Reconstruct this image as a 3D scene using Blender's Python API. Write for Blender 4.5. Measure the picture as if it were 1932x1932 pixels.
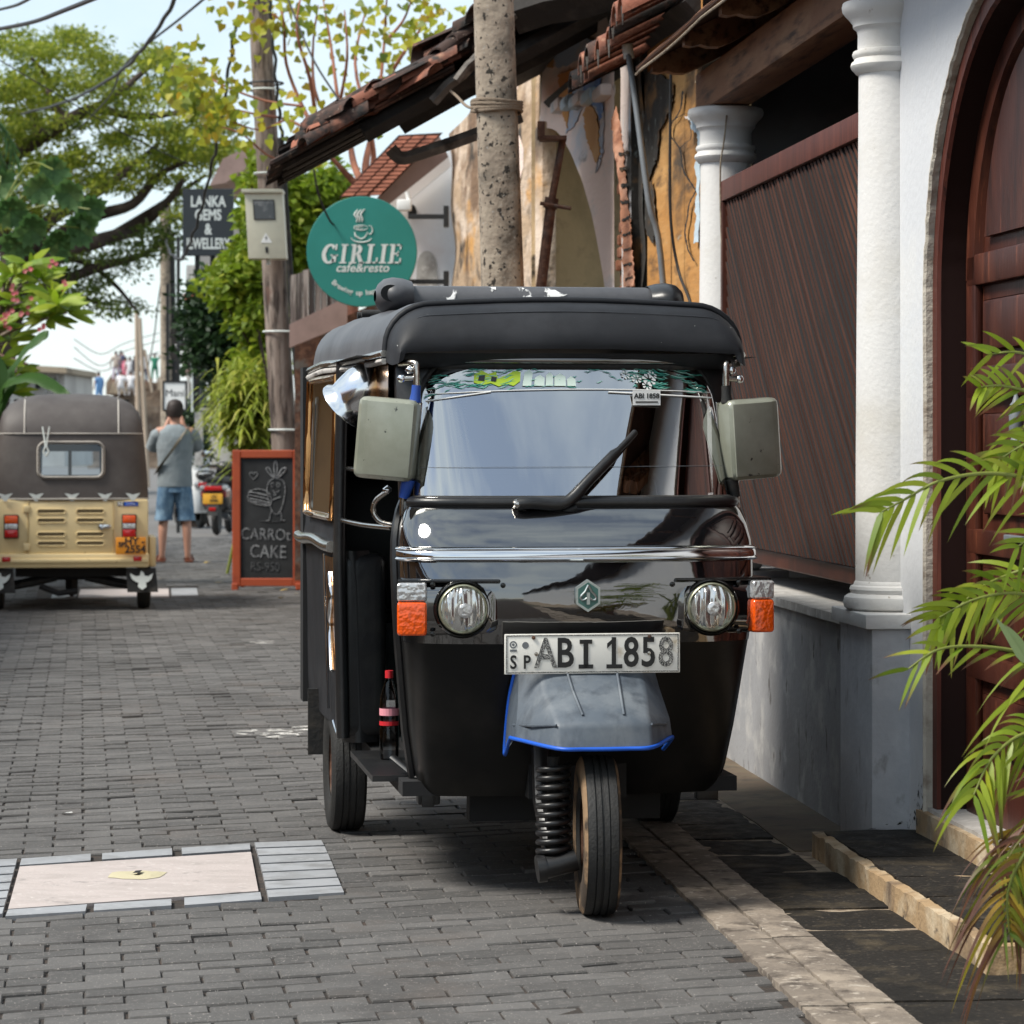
import bpy, bmesh, math, random
from mathutils import Vector, Matrix, noise
R = math.radians
random.seed(11)
sc = bpy.context.scene
for o in list(bpy.data.objects):
    bpy.data.objects.remove(o)
COL = sc.collection
# ------------------------------------------------------------------ camera
FOC, HC = 5490.0, 1.38          # focal length in units of a 1932 wide frame, eye height
cam_d = bpy.data.cameras.new('camera'); cam = bpy.data.objects.new('camera', cam_d); COL.objects.link(cam)
cam.location = (0, 0, HC); cam.rotation_euler = (R(90), 0, 0)
cam_d.sensor_width = 36; cam_d.lens = 36 * FOC / 1932; cam_d.shift_y = -133 / 1932
cam_d.clip_start = 0.1; cam_d.clip_end = 3000
cam_d.dof.use_dof = True; cam_d.dof.focus_distance = 8.9; cam_d.dof.aperture_fstop = 9.0
sc.camera = cam
# ------------------------------------------------------------------ sky, sun, exposure
SUN_EL, SUN_AZ = 52, -112        # azimuth measured from +y (into the street) towards +x
w = bpy.data.worlds.new('World'); sc.world = w; w.use_nodes = True
nt = w.node_tree; N = nt.nodes; L = nt.links; N.clear()
wo = N.new('ShaderNodeOutputWorld'); bg = N.new('ShaderNodeBackground'); sky = N.new('ShaderNodeTexSky')
sky.sky_type = 'NISHITA'; sky.sun_disc = False
sky.sun_elevation = R(SUN_EL); sky.sun_rotation = R(SUN_AZ); sky.air_density = 1.0; sky.dust_density = 0.3; sky.ozone_density = 1.0
tc = N.new('ShaderNodeTexCoord'); mp = N.new('ShaderNodeMapping'); mp.inputs['Scale'].default_value = (1, 1, 2.2)
nz = N.new('ShaderNodeTexNoise'); nz.inputs['Scale'].default_value = 3.4; nz.inputs['Detail'].default_value = 7; nz.inputs['Roughness'].default_value = .55
rp = N.new('ShaderNodeValToRGB'); rp.color_ramp.elements[0].position = .36; rp.color_ramp.elements[1].position = .62
rp.color_ramp.elements[0].color = (.30, .30, .30, 1); rp.color_ramp.elements[1].color = (1, 1, 1, 1)
mx = N.new('ShaderNodeMixRGB'); mx.inputs[2].default_value = (5.5, 6.2, 6.5, 1)
L.new(tc.outputs['Generated'], mp.inputs[0]); L.new(mp.outputs[0], nz.inputs[0]); L.new(nz.outputs[0], rp.inputs[0])
L.new(rp.outputs[0], mx.inputs[0]); L.new(sky.outputs[0], mx.inputs[1]); L.new(mx.outputs[0], bg.inputs[0])
bg.inputs[1].default_value = 0.12
L.new(bg.outputs[0], wo.inputs[0])
sd = bpy.data.lights.new('sun', 'SUN'); sun = bpy.data.objects.new('sun', sd); COL.objects.link(sun)
sd.energy = 3.6; sd.angle = R(18); sd.color = (1, .95, .86)
sdir = Vector((math.sin(R(SUN_AZ)) * math.cos(R(SUN_EL)), math.cos(R(SUN_AZ)) * math.cos(R(SUN_EL)), math.sin(R(SUN_EL))))
sun.rotation_euler = sdir.to_track_quat('Z', 'Y').to_euler(); sun.location = sdir * 40
sc.view_settings.view_transform = 'Standard'; sc.view_settings.look = 'None'
sc.view_settings.exposure = 0.55; sc.view_settings.gamma = 1.0; sc.view_settings.use_curve_mapping = False
sc.cycles.max_bounces = 8; sc.cycles.transparent_max_bounces = 16; sc.cycles.use_denoising = True
try: sc.cycles.caustics_reflective = False; sc.cycles.caustics_refractive = False
except Exception: pass
# ------------------------------------------------------------------ frames
AB, AS = 5.99, 8.43             # house line and street line, degrees left of straight ahead
cB, sB = math.cos(R(AB)), math.sin(R(AB))
def W(u, v, d): return Vector(((u - 966) / FOC * d, d, HC - (v - 833) / FOC * d))
def G(u, v, z=0.0): return W(u, v, (HC - z) * FOC / (v - 833))
def B(t, s, z=0.0): return Vector((cB * t - sB * s, cB * s + sB * t, z))      # house frame (t out of street, s along it)
# ------------------------------------------------------------------ mesh helper
class MB:
    def __init__(s): s.v = []; s.f = []; s.m = []; s.mi = 0; s.at = []
    def add(s, vs, fs, at=None):
        n = len(s.v); s.v += [tuple(v) for v in vs]; s.f += [tuple(i + n for i in f) for f in fs]; s.m += [s.mi] * len(fs)
        s.at += list(at) if at else [0.0] * len(vs)
        return s
    def box(s, x0, x1, y0, y1, z0, z1):
        return s.add([(x0,y0,z0),(x1,y0,z0),(x1,y1,z0),(x0,y1,z0),(x0,y0,z1),(x1,y0,z1),(x1,y1,z1),(x0,y1,z1)],
                     [(0,3,2,1),(4,5,6,7),(0,1,5,4),(1,2,6,5),(2,3,7,6),(3,0,4,7)])
    def rbox(s, x0, x1, y0, y1, z0, z1, r=.01, seg=2, M=None):
        bm = bmesh.new(); bmesh.ops.create_cube(bm, size=1)
        for v in bm.verts:
            v.co = Vector(((x0+x1)/2 + v.co.x*(x1-x0), (y0+y1)/2 + v.co.y*(y1-y0), (z0+z1)/2 + v.co.z*(z1-z0)))
        bmesh.ops.bevel(bm, geom=bm.edges[:], offset=r, segments=seg, profile=.6, affect='EDGES')
        if M is not None: bmesh.ops.transform(bm, matrix=M, verts=bm.verts)
        bm.verts.index_update()
        s.add([v.co.copy() for v in bm.verts], [[v.index for v in f.verts] for f in bm.faces]); bm.free(); return s
    def quad(s, a, b, c, d): return s.add([a, b, c, d], [(0, 1, 2, 3)])
    def poly(s, pts): return s.add(pts, [tuple(range(len(pts)))])
    def prism(s, pts, off):                       # closed 3-D outline pushed along a vector
        n = len(pts); off = Vector(off); a = [Vector(p) for p in pts]
        return s.add(a + [p + off for p in a], [tuple(range(n)), tuple(range(2*n-1, n-1, -1))] + [(i, i+n, (i+1) % n+n, (i+1) % n) for i in range(n)])
    def tube(s, pts, r, n=8, closed=False, caps=True, flat=1.0):
        pts = [Vector(p) for p in pts]; m = len(pts); vs = []; up = None
        for i, p in enumerate(pts):
            if closed: t = pts[(i+1) % m] - pts[i-1]
            else: t = pts[min(i+1, m-1)] - pts[max(i-1, 0)]
            t = t.normalized() if t.length > 1e-9 else Vector((0, 0, 1))
            if up is None: up = Vector((0, 0, 1)) if abs(t.z) < .9 else Vector((0, 1, 0))
            a = t.cross(up)
            if a.length < 1e-5: a = t.cross(Vector((1, .3, .2)))
            a.normalize(); b = a.cross(t).normalized(); up = b
            rr = r[i] if isinstance(r, (list, tuple)) else r
            for k in range(n):
                an = 2 * math.pi * k / n
                vs.append(p + a * (rr * math.cos(an)) + b * (rr * flat * math.sin(an)))
        fs = [(i*n+k, i*n+(k+1) % n, (i+1) % m*n+(k+1) % n, (i+1) % m*n+k) for i in range(m if closed else m-1) for k in range(n)]
        if caps and not closed: fs += [tuple(range(n-1, -1, -1)), tuple((m-1)*n+k for k in range(n))]
        return s.add(vs, fs)
    def lathe(s, prof, n=24, c=(0, 0, 0), axis='z', a0=0, a1=360, sx=1, sy=1):
        c = Vector(c); vs = []; full = abs(a1-a0) >= 359.9; k = n if full else n+1
        for r, z in prof:
            for i in range(k):
                a = R(a0 + (a1-a0) * i / n); x, y = r*math.cos(a)*sx, r*math.sin(a)*sy
                vs.append(c + (Vector((x, y, z)) if axis == 'z' else Vector((x, z, y)) if axis == 'y' else Vector((z, x, y))))
        fs = [(j*k+i, j*k+(i+1) % k, (j+1)*k+(i+1) % k, (j+1)*k+i) for j in range(len(prof)-1) for i in range(n)]
        return s.add(vs, fs)
    def grid(s, rows, cu=False, cv=False):
        m, n = len(rows), len(rows[0])
        return s.add([p for r in rows for p in r], [(i*n+j, i*n+(j+1) % n, (i+1) % m*n+(j+1) % n, (i+1) % m*n+j)
                     for i in range(m if cv else m-1) for j in range(n if cu else n-1)])
    def disc(s, c, r, n=24, axis='y', rz=None):
        c = Vector(c); rz = rz or r; return s.poly([c + (Vector((r*math.cos(a), 0, rz*math.sin(a))) if axis == 'y' else Vector((r*math.cos(a), rz*math.sin(a), 0))) for a in [2*math.pi*i/n for i in range(n)]])
    def build(s, name, mat, parent=None, sharp=None, kind=None, loc=None, rz=0):
        me = bpy.data.meshes.new(name); me.from_pydata(s.v, [], s.f); me.validate(clean_customdata=False)
        mats = mat if isinstance(mat, (list, tuple)) else [mat]
        for m_ in mats: me.materials.append(m_)
        if len(mats) > 1:
            for p, i in zip(me.polygons, s.m): p.material_index = i
        if any(s.at):
            a = me.attributes.new('tip', 'FLOAT', 'POINT'); a.data.foreach_set('value', s.at)
        if sharp is not None:
            me.polygons.foreach_set('use_smooth', [True]*len(me.polygons)); me.set_sharp_from_angle(angle=R(sharp))
        o = bpy.data.objects.new(name, me); COL.objects.link(o)
        if parent: o.parent = parent
        if loc is not None: o.location = loc; o.rotation_euler = (0, 0, rz)
        if kind: o['kind'] = kind
        return o
def tag(o, label=None, cat=None, group=None, kind=None):
    if label: o['label'] = label
    if cat: o['category'] = cat
    if group: o['group'] = group
    if kind: o['kind'] = kind
    return o
def thing(name, label, cat, loc=(0, 0, 0), rz=0, group=None, kind=None):
    o = bpy.data.objects.new(name, None); COL.objects.link(o); o.location = loc; o.rotation_euler = (0, 0, R(rz))
    o.empty_display_size = .1
    return tag(o, label, cat, group, kind)
def dup(o, parent=None):
    c = o.copy(); COL.objects.link(c); c.parent = parent
    for ch in list(o.children): dup(ch, c)
    return c
def text(s, size, parent, mat, p, name='lettering', x=(1, 0, 0), up=(0, 0, 1), ext=.001, align='CENTER', shear=0, bold=0, sx=1.0, space=1.0):
    cu = bpy.data.curves.new('t', 'FONT'); cu.body = s; cu.size = size; cu.align_x = align; cu.align_y = 'CENTER'; cu.extrude = ext
    cu.shear = shear; cu.offset = bold; cu.space_character = space; cu.resolution_u = 3
    to = bpy.data.objects.new('t', cu); COL.objects.link(to)
    dg = bpy.context.evaluated_depsgraph_get(); dg.update(); me = bpy.data.meshes.new_from_object(to.evaluated_get(dg))
    bpy.data.objects.remove(to); bpy.data.curves.remove(cu)
    X = Vector(x).normalized(); U = Vector(up).normalized(); Z = X.cross(U)
    for v in me.vertices: v.co = Vector(p) + X*(v.co.x*sx) + U*v.co.y + Z*v.co.z
    me.materials.clear(); me.materials.append(mat); me.name = name
    o = bpy.data.objects.new(name, me); COL.objects.link(o); o.parent = parent
    return o
def lerp(a, b, t): return a + (b - a) * t
def spline(pts, n=8):
    P = [Vector(p) for p in pts]; out = []
    for i in range(len(P)-1):
        p0, p1, p2, p3 = P[max(i-1, 0)], P[i], P[i+1], P[min(i+2, len(P)-1)]
        for k in range(n):
            t = k / n
            out.append(.5*((2*p1) + (p2-p0)*t + (2*p0-5*p1+4*p2-p3)*t*t + (3*p1-p0-3*p2+p3)*t**3))
    return out + [P[-1]]
# ------------------------------------------------------------------ materials
def mat(name, col, rough=.6, metal=0, spec=.5, var=(), bump=0, bscale=60, rnd=0, coat=0, ior=1.5, rvar=0, bdet=6, bstretch=(1, 1, 1), bdist=.01, pos=False):
    m = bpy.data.materials.new(name); m.use_nodes = True; nt = m.node_tree; N, L = nt.nodes, nt.links
    b = N['Principled BSDF']; b.inputs['Base Color'].default_value = (*col, 1); b.inputs['Roughness'].default_value = rough
    b.inputs['Metallic'].default_value = metal; b.inputs['Specular IOR Level'].default_value = spec; b.inputs['IOR'].default_value = ior
    b.inputs['Coat Weight'].default_value = coat; b.inputs['Coat Roughness'].default_value = .03
    tc = N.new('ShaderNodeNewGeometry' if pos else 'ShaderNodeTexCoord'); CO = 'Position' if pos else 'Object'; cur = None
    if rnd:
        g = N.new('ShaderNodeNewGeometry'); oi = N.new('ShaderNodeObjectInfo')
        ad = N.new('ShaderNodeMath'); ad.operation = 'ADD'; L.new(g.outputs['Random Per Island'], ad.inputs[0]); L.new(oi.outputs['Random'], ad.inputs[1])
        fr = N.new('ShaderNodeMath'); fr.operation = 'FRACT'; L.new(ad.outputs[0], fr.inputs[0])
        mr = N.new('ShaderNodeMapRange'); mr.inputs[3].default_value = 1-rnd; mr.inputs[4].default_value = 1+rnd; L.new(fr.outputs[0], mr.inputs[0])
        mu = N.new('ShaderNodeMixRGB'); mu.blend_type = 'MULTIPLY'; mu.inputs[0].default_value = 1; mu.inputs[1].default_value = (*col, 1); L.new(mr.outputs[0], mu.inputs[2]); cur = mu.outputs[0]
    first = None
    for c2, scl, lo, hi, *ex in var:
        st = ex[0] if ex else (1, 1, 1); det = ex[1] if len(ex) > 1 else 5; fac = ex[2] if len(ex) > 2 else 1
        mp = N.new('ShaderNodeMapping'); mp.inputs['Scale'].default_value = st; mp.inputs['Location'].default_value = (random.random()*9, random.random()*9, random.random()*9)
        L.new(tc.outputs[CO], mp.inputs[0])
        nz = N.new('ShaderNodeTexNoise'); nz.inputs['Scale'].default_value = scl; nz.inputs['Detail'].default_value = det; nz.inputs['Roughness'].default_value = .6
        L.new(mp.outputs[0], nz.inputs[0])
        mr = N.new('ShaderNodeMapRange'); mr.inputs[1].default_value = lo; mr.inputs[2].default_value = hi; mr.inputs[4].default_value = fac; L.new(nz.outputs[0], mr.inputs[0])
        mi = N.new('ShaderNodeMixRGB'); mi.inputs[2].default_value = (*c2, 1); L.new(mr.outputs[0], mi.inputs[0])
        if cur: L.new(cur, mi.inputs[1])
        else: mi.inputs[1].default_value = (*col, 1)
        cur = mi.outputs[0]; first = first or mr
    if cur: L.new(cur, b.inputs['Base Color'])
    if rvar:
        nz = N.new('ShaderNodeTexNoise'); nz.inputs['Scale'].default_value = bscale*.3; nz.inputs['Detail'].default_value = 4; L.new(tc.outputs[CO], nz.inputs[0])
        mr = N.new('ShaderNodeMapRange'); mr.inputs[1].default_value = .3; mr.inputs[2].default_value = .7; mr.inputs[3].default_value = rough-rvar; mr.inputs[4].default_value = rough+rvar
        L.new(nz.outputs[0], mr.inputs[0]); L.new(mr.outputs[0], b.inputs['Roughness'])
    if bump:
        mp = N.new('ShaderNodeMapping'); mp.inputs['Scale'].default_value = bstretch; L.new(tc.outputs[CO], mp.inputs[0])
        nz = N.new('ShaderNodeTexNoise'); nz.inputs['Scale'].default_value = bscale; nz.inputs['Detail'].default_value = bdet; L.new(mp.outputs[0], nz.inputs[0])
        bp = N.new('ShaderNodeBump'); bp.inputs['Strength'].default_value = bump; bp.inputs['Distance'].default_value = bdist
        L.new(nz.outputs[0], bp.inputs['Height']); L.new(bp.outputs[0], b.inputs['Normal'])
    return m
def leafmat(name, cols, trans=.35, rough=.5, tip=None):
    m = bpy.data.materials.new(name); m.use_nodes = True; nt = m.node_tree; N, L = nt.nodes, nt.links
    b = N['Principled BSDF']; b.inputs['Roughness'].default_value = rough; b.inputs['Specular IOR Level'].default_value = .35
    out = N['Material Output']; g = N.new('ShaderNodeNewGeometry'); oi = N.new('ShaderNodeObjectInfo')
    cr = N.new('ShaderNodeValToRGB'); e = cr.color_ramp.elements
    while len(e) < len(cols): e.new(.5)
    for i, c in enumerate(cols): e[i].position = i / (len(cols)-1); e[i].color = (*c, 1)
    L.new(g.outputs['Random Per Island'], cr.inputs[0]); c = cr.outputs[0]
    if tip:
        at = N.new('ShaderNodeAttribute'); at.attribute_name = 'tip'
        mr = N.new('ShaderNodeMapRange'); mr.inputs[1].default_value = .55; mr.inputs[2].default_value = .95; L.new(at.outputs['Fac'], mr.inputs[0])
        mi = N.new('ShaderNodeMixRGB'); mi.inputs[2].default_value = (*tip, 1); L.new(mr.outputs[0], mi.inputs[0]); L.new(c, mi.inputs[1]); c = mi.outputs[0]
    L.new(c, b.inputs['Base Color'])
    t = N.new('ShaderNodeBsdfTranslucent'); L.new(c, t.inputs[0]); ms = N.new('ShaderNodeMixShader'); ms.inputs[0].default_value = trans
    L.new(b.outputs[0], ms.inputs[1]); L.new(t.outputs[0], ms.inputs[2]); L.new(ms.outputs[0], out.inputs[0])
    return m
def glassmat(name, tint=(.8, .85, .85), ior=1.5, rough=.0):
    m = bpy.data.materials.new(name); m.use_nodes = True; nt = m.node_tree; N, L = nt.nodes, nt.links; N.clear()
    out = N.new('ShaderNodeOutputMaterial'); tr = N.new('ShaderNodeBsdfTransparent'); tr.inputs[0].default_value = (*tint, 1)
    gl = N.new('ShaderNodeBsdfGlossy'); gl.inputs['Roughness'].default_value = rough; fr = N.new('ShaderNodeFresnel'); fr.inputs[0].default_value = ior
    ms = N.new('ShaderNodeMixShader'); L.new(fr.outputs[0], ms.inputs[0]); L.new(tr.outputs[0], ms.inputs[1]); L.new(gl.outputs[0], ms.inputs[2]); L.new(ms.outputs[0], out.inputs[0])
    return m
def maskmat(name, col, scale, lo, hi, stretch=(1, 1, 1), rough=.7, cols=None):     # noise cut-out (worn paint, decal strokes)
    m = mat(name, col, rough); nt = m.node_tree; N, L = nt.nodes, nt.links; b = N['Principled BSDF']
    tc = N.new('ShaderNodeTexCoord'); mp = N.new('ShaderNodeMapping'); mp.inputs['Scale'].default_value = stretch; L.new(tc.outputs['Object'], mp.inputs[0])
    nz = N.new('ShaderNodeTexNoise'); nz.inputs['Scale'].default_value = scale; nz.inputs['Detail'].default_value = 4; nz.inputs['Distortion'].default_value = .6; L.new(mp.outputs[0], nz.inputs[0])
    mr = N.new('ShaderNodeMapRange'); mr.inputs[1].default_value = lo; mr.inputs[2].default_value = hi; L.new(nz.outputs[0], mr.inputs[0]); L.new(mr.outputs[0], b.inputs['Alpha'])
    if cols:
        n2 = N.new('ShaderNodeTexNoise'); n2.inputs['Scale'].default_value = scale*.5; L.new(mp.outputs[0], n2.inputs[0]); cr = N.new('ShaderNodeValToRGB')
        e = cr.color_ramp.elements
        while len(e) < len(cols): e.new(.5)
        for i, c in enumerate(cols): e[i].position = .3 + .4*i/(len(cols)-1); e[i].color = (*c, 1)
        L.new(n2.outputs[0], cr.inputs[0]); L.new(cr.outputs[0], b.inputs['Base Color'])
    return m
M = {}
M['paint'] = mat('black_gloss_paint', (.006, .006, .007), .05, spec=.6, ior=2.3, coat=.6, bump=.10, bscale=6, bdet=3, bdist=.02, var=[((.020, .018, .016), 5, .60, .78)], rvar=.03)
M['satin'] = mat('black_satin', (.012, .012, .013), .35, var=[((.035, .033, .03), 6, .5, .8)], bump=.08, bscale=40)
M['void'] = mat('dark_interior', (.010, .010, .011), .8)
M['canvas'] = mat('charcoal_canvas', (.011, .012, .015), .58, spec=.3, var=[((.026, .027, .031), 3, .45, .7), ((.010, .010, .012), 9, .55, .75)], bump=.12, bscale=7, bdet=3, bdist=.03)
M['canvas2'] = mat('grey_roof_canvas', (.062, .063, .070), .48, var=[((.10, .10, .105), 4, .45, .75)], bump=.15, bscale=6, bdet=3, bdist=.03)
M['rubber'] = mat('rubber', (.014, .014, .014), .75, var=[((.05, .042, .035), 14, .5, .75)], bump=.2, bscale=60)
M['tread'] = mat('tyre_tread', (.016, .016, .016), .7, var=[((.03, .028, .025), 20, .5, .8)], bump=.3, bscale=120)
M['mud'] = mat('mud_caked_sidewall', (.05, .035, .024), .85, var=[((.25, .16, .09), 9, .45, .55)], bump=.4, bscale=40)
M['chrome'] = mat('chrome', (.72, .72, .73), .09, metal=1)
M['chrome2'] = mat('worn_chrome', (.50, .47, .43), .22, metal=1, var=[((.2, .14, .1), 30, .55, .75)])
M['copper'] = mat('copper_film', (.62, .33, .14), .16, metal=1, bump=.15, bscale=5, bdet=1, bdist=.03)
M['glass'] = glassmat('windscreen_glass', (.72, .75, .77), 8.5)
M['glass2'] = glassmat('tinted_glass', (.25, .20, .14), 1.5)
M['mirror'] = mat('mirror_shell', (.25, .26, .205), .28, metal=.25, var=[((.36, .37, .31), 5, .4, .7), ((.05, .05, .045), 30, .655, .70)])
M['bluetape'] = mat('blue_tape', (.02, .07, .33), .4)
M['fender'] = mat('faded_grey_plastic', (.085, .105, .13), .5, var=[((.16, .18, .20), 6, .45, .7), ((.045, .055, .07), 16, .5, .75, (1, 1, .3))], bump=.1, bscale=25)
M['bluerim'] = mat('blue_rim', (.01, .10, .55), .45)
M['orange'] = mat('orange_lens', (.80, .095, .006), .12, coat=.5, bump=.5, bscale=70, bdet=1, bdist=.01)
M['clear'] = mat('clear_lens', (.55, .55, .55), .15, metal=.5, coat=.5, bump=.6, bscale=60, bdet=1)
M['redlens'] = mat('red_lens', (.45, .01, .01), .15, coat=.5)
M['lamp'] = mat('headlamp_lens', (.62, .62, .60), .12, metal=.8, coat=.6, bump=.9, bscale=70, bdet=0, bstretch=(1, 1, .06), bdist=.02)
M['brass'] = mat('pale_ring', (.42, .42, .30), .3, metal=.7)
M['plate'] = mat('white_plate', (.82, .80, .74), .35, var=[((.50, .42, .30), 12, .6, .75)])
M['black'] = mat('black_print', (.012, .012, .012), .5)
M['hatch'] = mat('worn_black_print', (.02, .02, .022), .5, var=[((.6, .59, .55), 420, .52, .60, (1, 1, 1), 1)])
M['emb'] = mat('emblem_silver', (.42, .46, .45), .3, metal=.8)
M['embg'] = mat('emblem_green', (.05, .14, .12), .35)
M['seat'] = mat('dark_teal_vinyl', (.012, .022, .024), .4)
M['white'] = mat('white_print', (.80, .80, .78), .5)
M['greyp'] = mat('grey_print', (.62, .66, .64), .5)
M['rust'] = mat('rusty_steel', (.07, .030, .018), .8, metal=.2, var=[((.16, .08, .05), 20, .45, .65), ((.12, .11, .10), 7, .55, .7)], bump=.3, bscale=60)
M['steel'] = mat('grey_pipe', (.14, .155, .17), .5, var=[((.20, .21, .22), 5, .5, .7)])
M['wire'] = mat('black_cable', (.012, .012, .013), .6)
# ================================================================== ground
ORG = {}
def bthing(name, label, cat, t0, s0, z0=0, group=None, kind=None):
    o = thing(name, label, cat, B(t0, s0, z0), AB, group, kind); ORG[o.name] = Vector((t0, s0, z0)); return o
def bb(mb, name, m, parent, **k):                  # parts written in house coordinates (t, s, z)
    r = parent
    while r.parent: r = r.parent
    off = ORG[r.name]; mb.v = [tuple(Vector(v) - off) for v in mb.v]
    return mb.build(name, m, parent, **k)
def nz3(p, s=1.0): return noise.noise(Vector(p) * s)
def slab(t0, t1, s0, s1, z0, z1, nt=6, ns=10, jit=.006, hj=.003, mb=None, seed=0):
    mb = mb or MB(); rows = []
    for i in range(ns+1):
        row = []
        for j in range(nt+1):
            t, s = lerp(t0, t1, j/nt), lerp(s0, s1, i/ns); e = Vector((t*7+seed, s*7, seed*3.1))
            ed = (i in (0, ns)) or (j in (0, nt))
            dt = (noise.noise(e*1.1)*.5+noise.noise(e*3.3)*.45+noise.noise(e*8)*.35)*jit if j in (0, nt) else 0; ds = noise.noise(e*2.1+Vector((9, 0, 0)))*jit if i in (0, ns) else 0
            dz = noise.noise(e*1.7+Vector((0, 5, 0)))*hj - (abs(noise.noise(e*3+Vector((0, 0, 7))))*hj*2.5+.002 if ed else 0)
            row.append((t+dt, s+ds, z1+dz))
        rows.append(row)
    mb.grid(rows)
    ring = rows[0][:-1] + [r[-1] for r in rows[:-1]] + rows[-1][:0:-1] + [r[0] for r in rows[:0:-1]]
    mb.grid([[(p[0], p[1], z0) for p in ring], ring], cu=True)
    return mb
M['sand'] = mat('joint_sand', (.030, .024, .020), .95, var=[((.075, .05, .038), 30, .5, .7)], bump=.4, bscale=120)
M['earth'] = mat('ground_earth', (.10, .085, .065), .95, var=[((.06, .06, .04), 2, .4, .7)])
M['paver'] = mat('grey_concrete_paver', (.092, .088, .085), .8, rnd=.28, pos=True, var=[((.060, .056, .054), 3.5, .50, .75), ((.15, .138, .13), 45, .55, .75), ((.46, .42, .39), 150, .66, .72, (1, 1, 1), 2), ((.025, .022, .020), .9, .54, .74, (1, .6, 1), 5, .6), ((.11, .085, .070), 1.7, .58, .75, (1, 1, 1), 4, .5)], bump=.4, bscale=140, bdist=.004)
M['pfar'] = mat('far_paving', (.125, .118, .114), .8, var=[((.09, .085, .08), 9, .45, .7, (1, 6, 1)), ((.16, .15, .145), .6, .45, .7)])
M['kerb'] = mat('worn_kerb_concrete', (.175, .145, .118), .9, pos=True, var=[((.30, .25, .20), 5, .45, .62), ((.07, .055, .045), 11, .52, .66), ((.42, .37, .31), 30, .58, .7)], bump=.5, bscale=45)
M['slate'] = mat('dark_mouldy_flagstone', (.020, .018, .016), .8, spec=.2, rnd=.15, var=[((.075, .06, .04), 6, .52, .72), ((.11, .09, .07), 60, .58, .72), ((.012, .011, .010), 3, .5, .7)], bump=.4, bscale=50, rvar=.15)
M['mortar'] = mat('pale_mortar', (.33, .27, .20), .95, var=[((.15, .11, .08), 20, .45, .65)], bump=.4, bscale=60)
M['brownc'] = mat('brown_concrete', (.095, .066, .043), .85, var=[((.15, .11, .068), 3, .45, .65), ((.05, .038, .028), 5, .52, .7), ((.09, .08, .05), 14, .55, .7)], bump=.3, bscale=50)
M['yelc'] = mat('stained_yellow_concrete', (.36, .245, .135), .9, var=[((.52, .42, .29), 6, .48, .65), ((.13, .09, .06), 5, .52, .66, (1, 1, .35)), ((.05, .042, .035), 12, .60, .70)], bump=.5, bscale=45)
M['tile_g'] = mat('blue_grey_tile', (.31, .318, .335), .6, rnd=.12, var=[((.22, .22, .225), 8, .48, .7), ((.38, .38, .39), 30, .58, .7)], bump=.1, bscale=80)
M['slabp'] = mat('pale_pink_slab', (.47, .41, .39), .75, var=[((.40, .35, .33), 6, .42, .68, (1, 2, 1)), ((.25, .225, .215), 9, .60, .72), ((.54, .49, .465), 40, .58, .7)], bump=.2, bscale=90)
M['cream'] = mat('cream_plaster_lump', (.50, .45, .30), .8, bump=.3, bscale=60)
MB().add([(-600, -80, -.03), (600, -80, -.03), (600, 1500, -.03), (-600, 1500, -.03)], [(0, 1, 2, 3)]).build('ground', M['earth'], kind='structure')
street = MB().add([B(-30, -12, -.0075), B(1.44, -12, -.0075), B(1.44, 60, -.0075), B(-30, 60, -.0075)], [(0, 1, 2, 3)]).build('street', M['sand'], kind='structure')
MB().add([B(-30, 42.02, -.004), B(1.4, 42.02, -.004), B(1.4, 160, -.004), B(-30, 160, -.004)], [(0, 1, 2, 3)]).build('far_street', M['pfar'], kind='structure')
AR = 20.0
cd = Vector((-math.sin(R(AS)), math.cos(R(AS)))); rd = Vector((math.cos(R(AR)), math.sin(R(AR))))
def zq(pts): return [(.3386*x, 1207.5+.3386*y) for x, y in pts]
HOLE = [G(u, v).xy for u, v in [(-70, 1624), (0, 1623), (594, 1586), (640, 1689), (0, 1734), (-120, 1744)]]
HOLE2 = [G(u, v).xy for u, v in [(60, 1106), (376, 1106), (378, 1126), (55, 1130)]]
def inside(p, P):
    c = False; j = len(P)-1
    for i in range(len(P)):
        if (P[i].y > p.y) != (P[j].y > p.y) and p.x < (P[j].x-P[i].x)*(p.y-P[i].y)/(P[j].y-P[i].y)+P[i].x: c = not c
        j = i
    return c
o0 = G(300, 1800).xy
def brick(mb, p, jz, a=0, l=.1985, wd=.0968, tilt=(0, 0)):
    r2 = Vector((rd.x*math.cos(a)-rd.y*math.sin(a), rd.x*math.sin(a)+rd.y*math.cos(a)))
    def q(x, y, z): v = p + r2*x + cd*y; return (v.x, v.y, z + tilt[0]*x + tilt[1]*y)
    h, k, e = l/2, wd/2, .003
    vs = [q(-h, -k, -.02), q(h, -k, -.02), q(h, k, -.02), q(-h, k, -.02), q(-h, -k, jz-.005), q(h, -k, jz-.005), q(h, k, jz-.005), q(-h, k, jz-.005),
          q(-h+e, -k+e, jz), q(h-e, -k+e, jz), q(h-e, k-e, jz), q(-h+e, k-e, jz)]
    mb.add(vs, [(0,1,5,4),(1,2,6,5),(2,3,7,6),(3,0,4,7),(4,5,9,8),(5,6,10,9),(6,7,11,10),(7,4,8,11),(8,9,10,11)])
bricks = []
for i in range(-40, 420):
    for j in range(-90, 60):
        p = o0 + cd*(i*.1015) + rd*((j+(.5 if i % 2 else 0))*.2035)
        if p.y < 6.3 or p.y > 42 or p.x < -.19*p.y-.4: continue
        t = cB*p.x + sB*p.y
        if t > 1.47: continue
        if inside(p, HOLE) or inside(p, HOLE2): continue
        bricks.append(p + Vector((random.uniform(-.0025, .0025), random.uniform(-.002, .002))))
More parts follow.
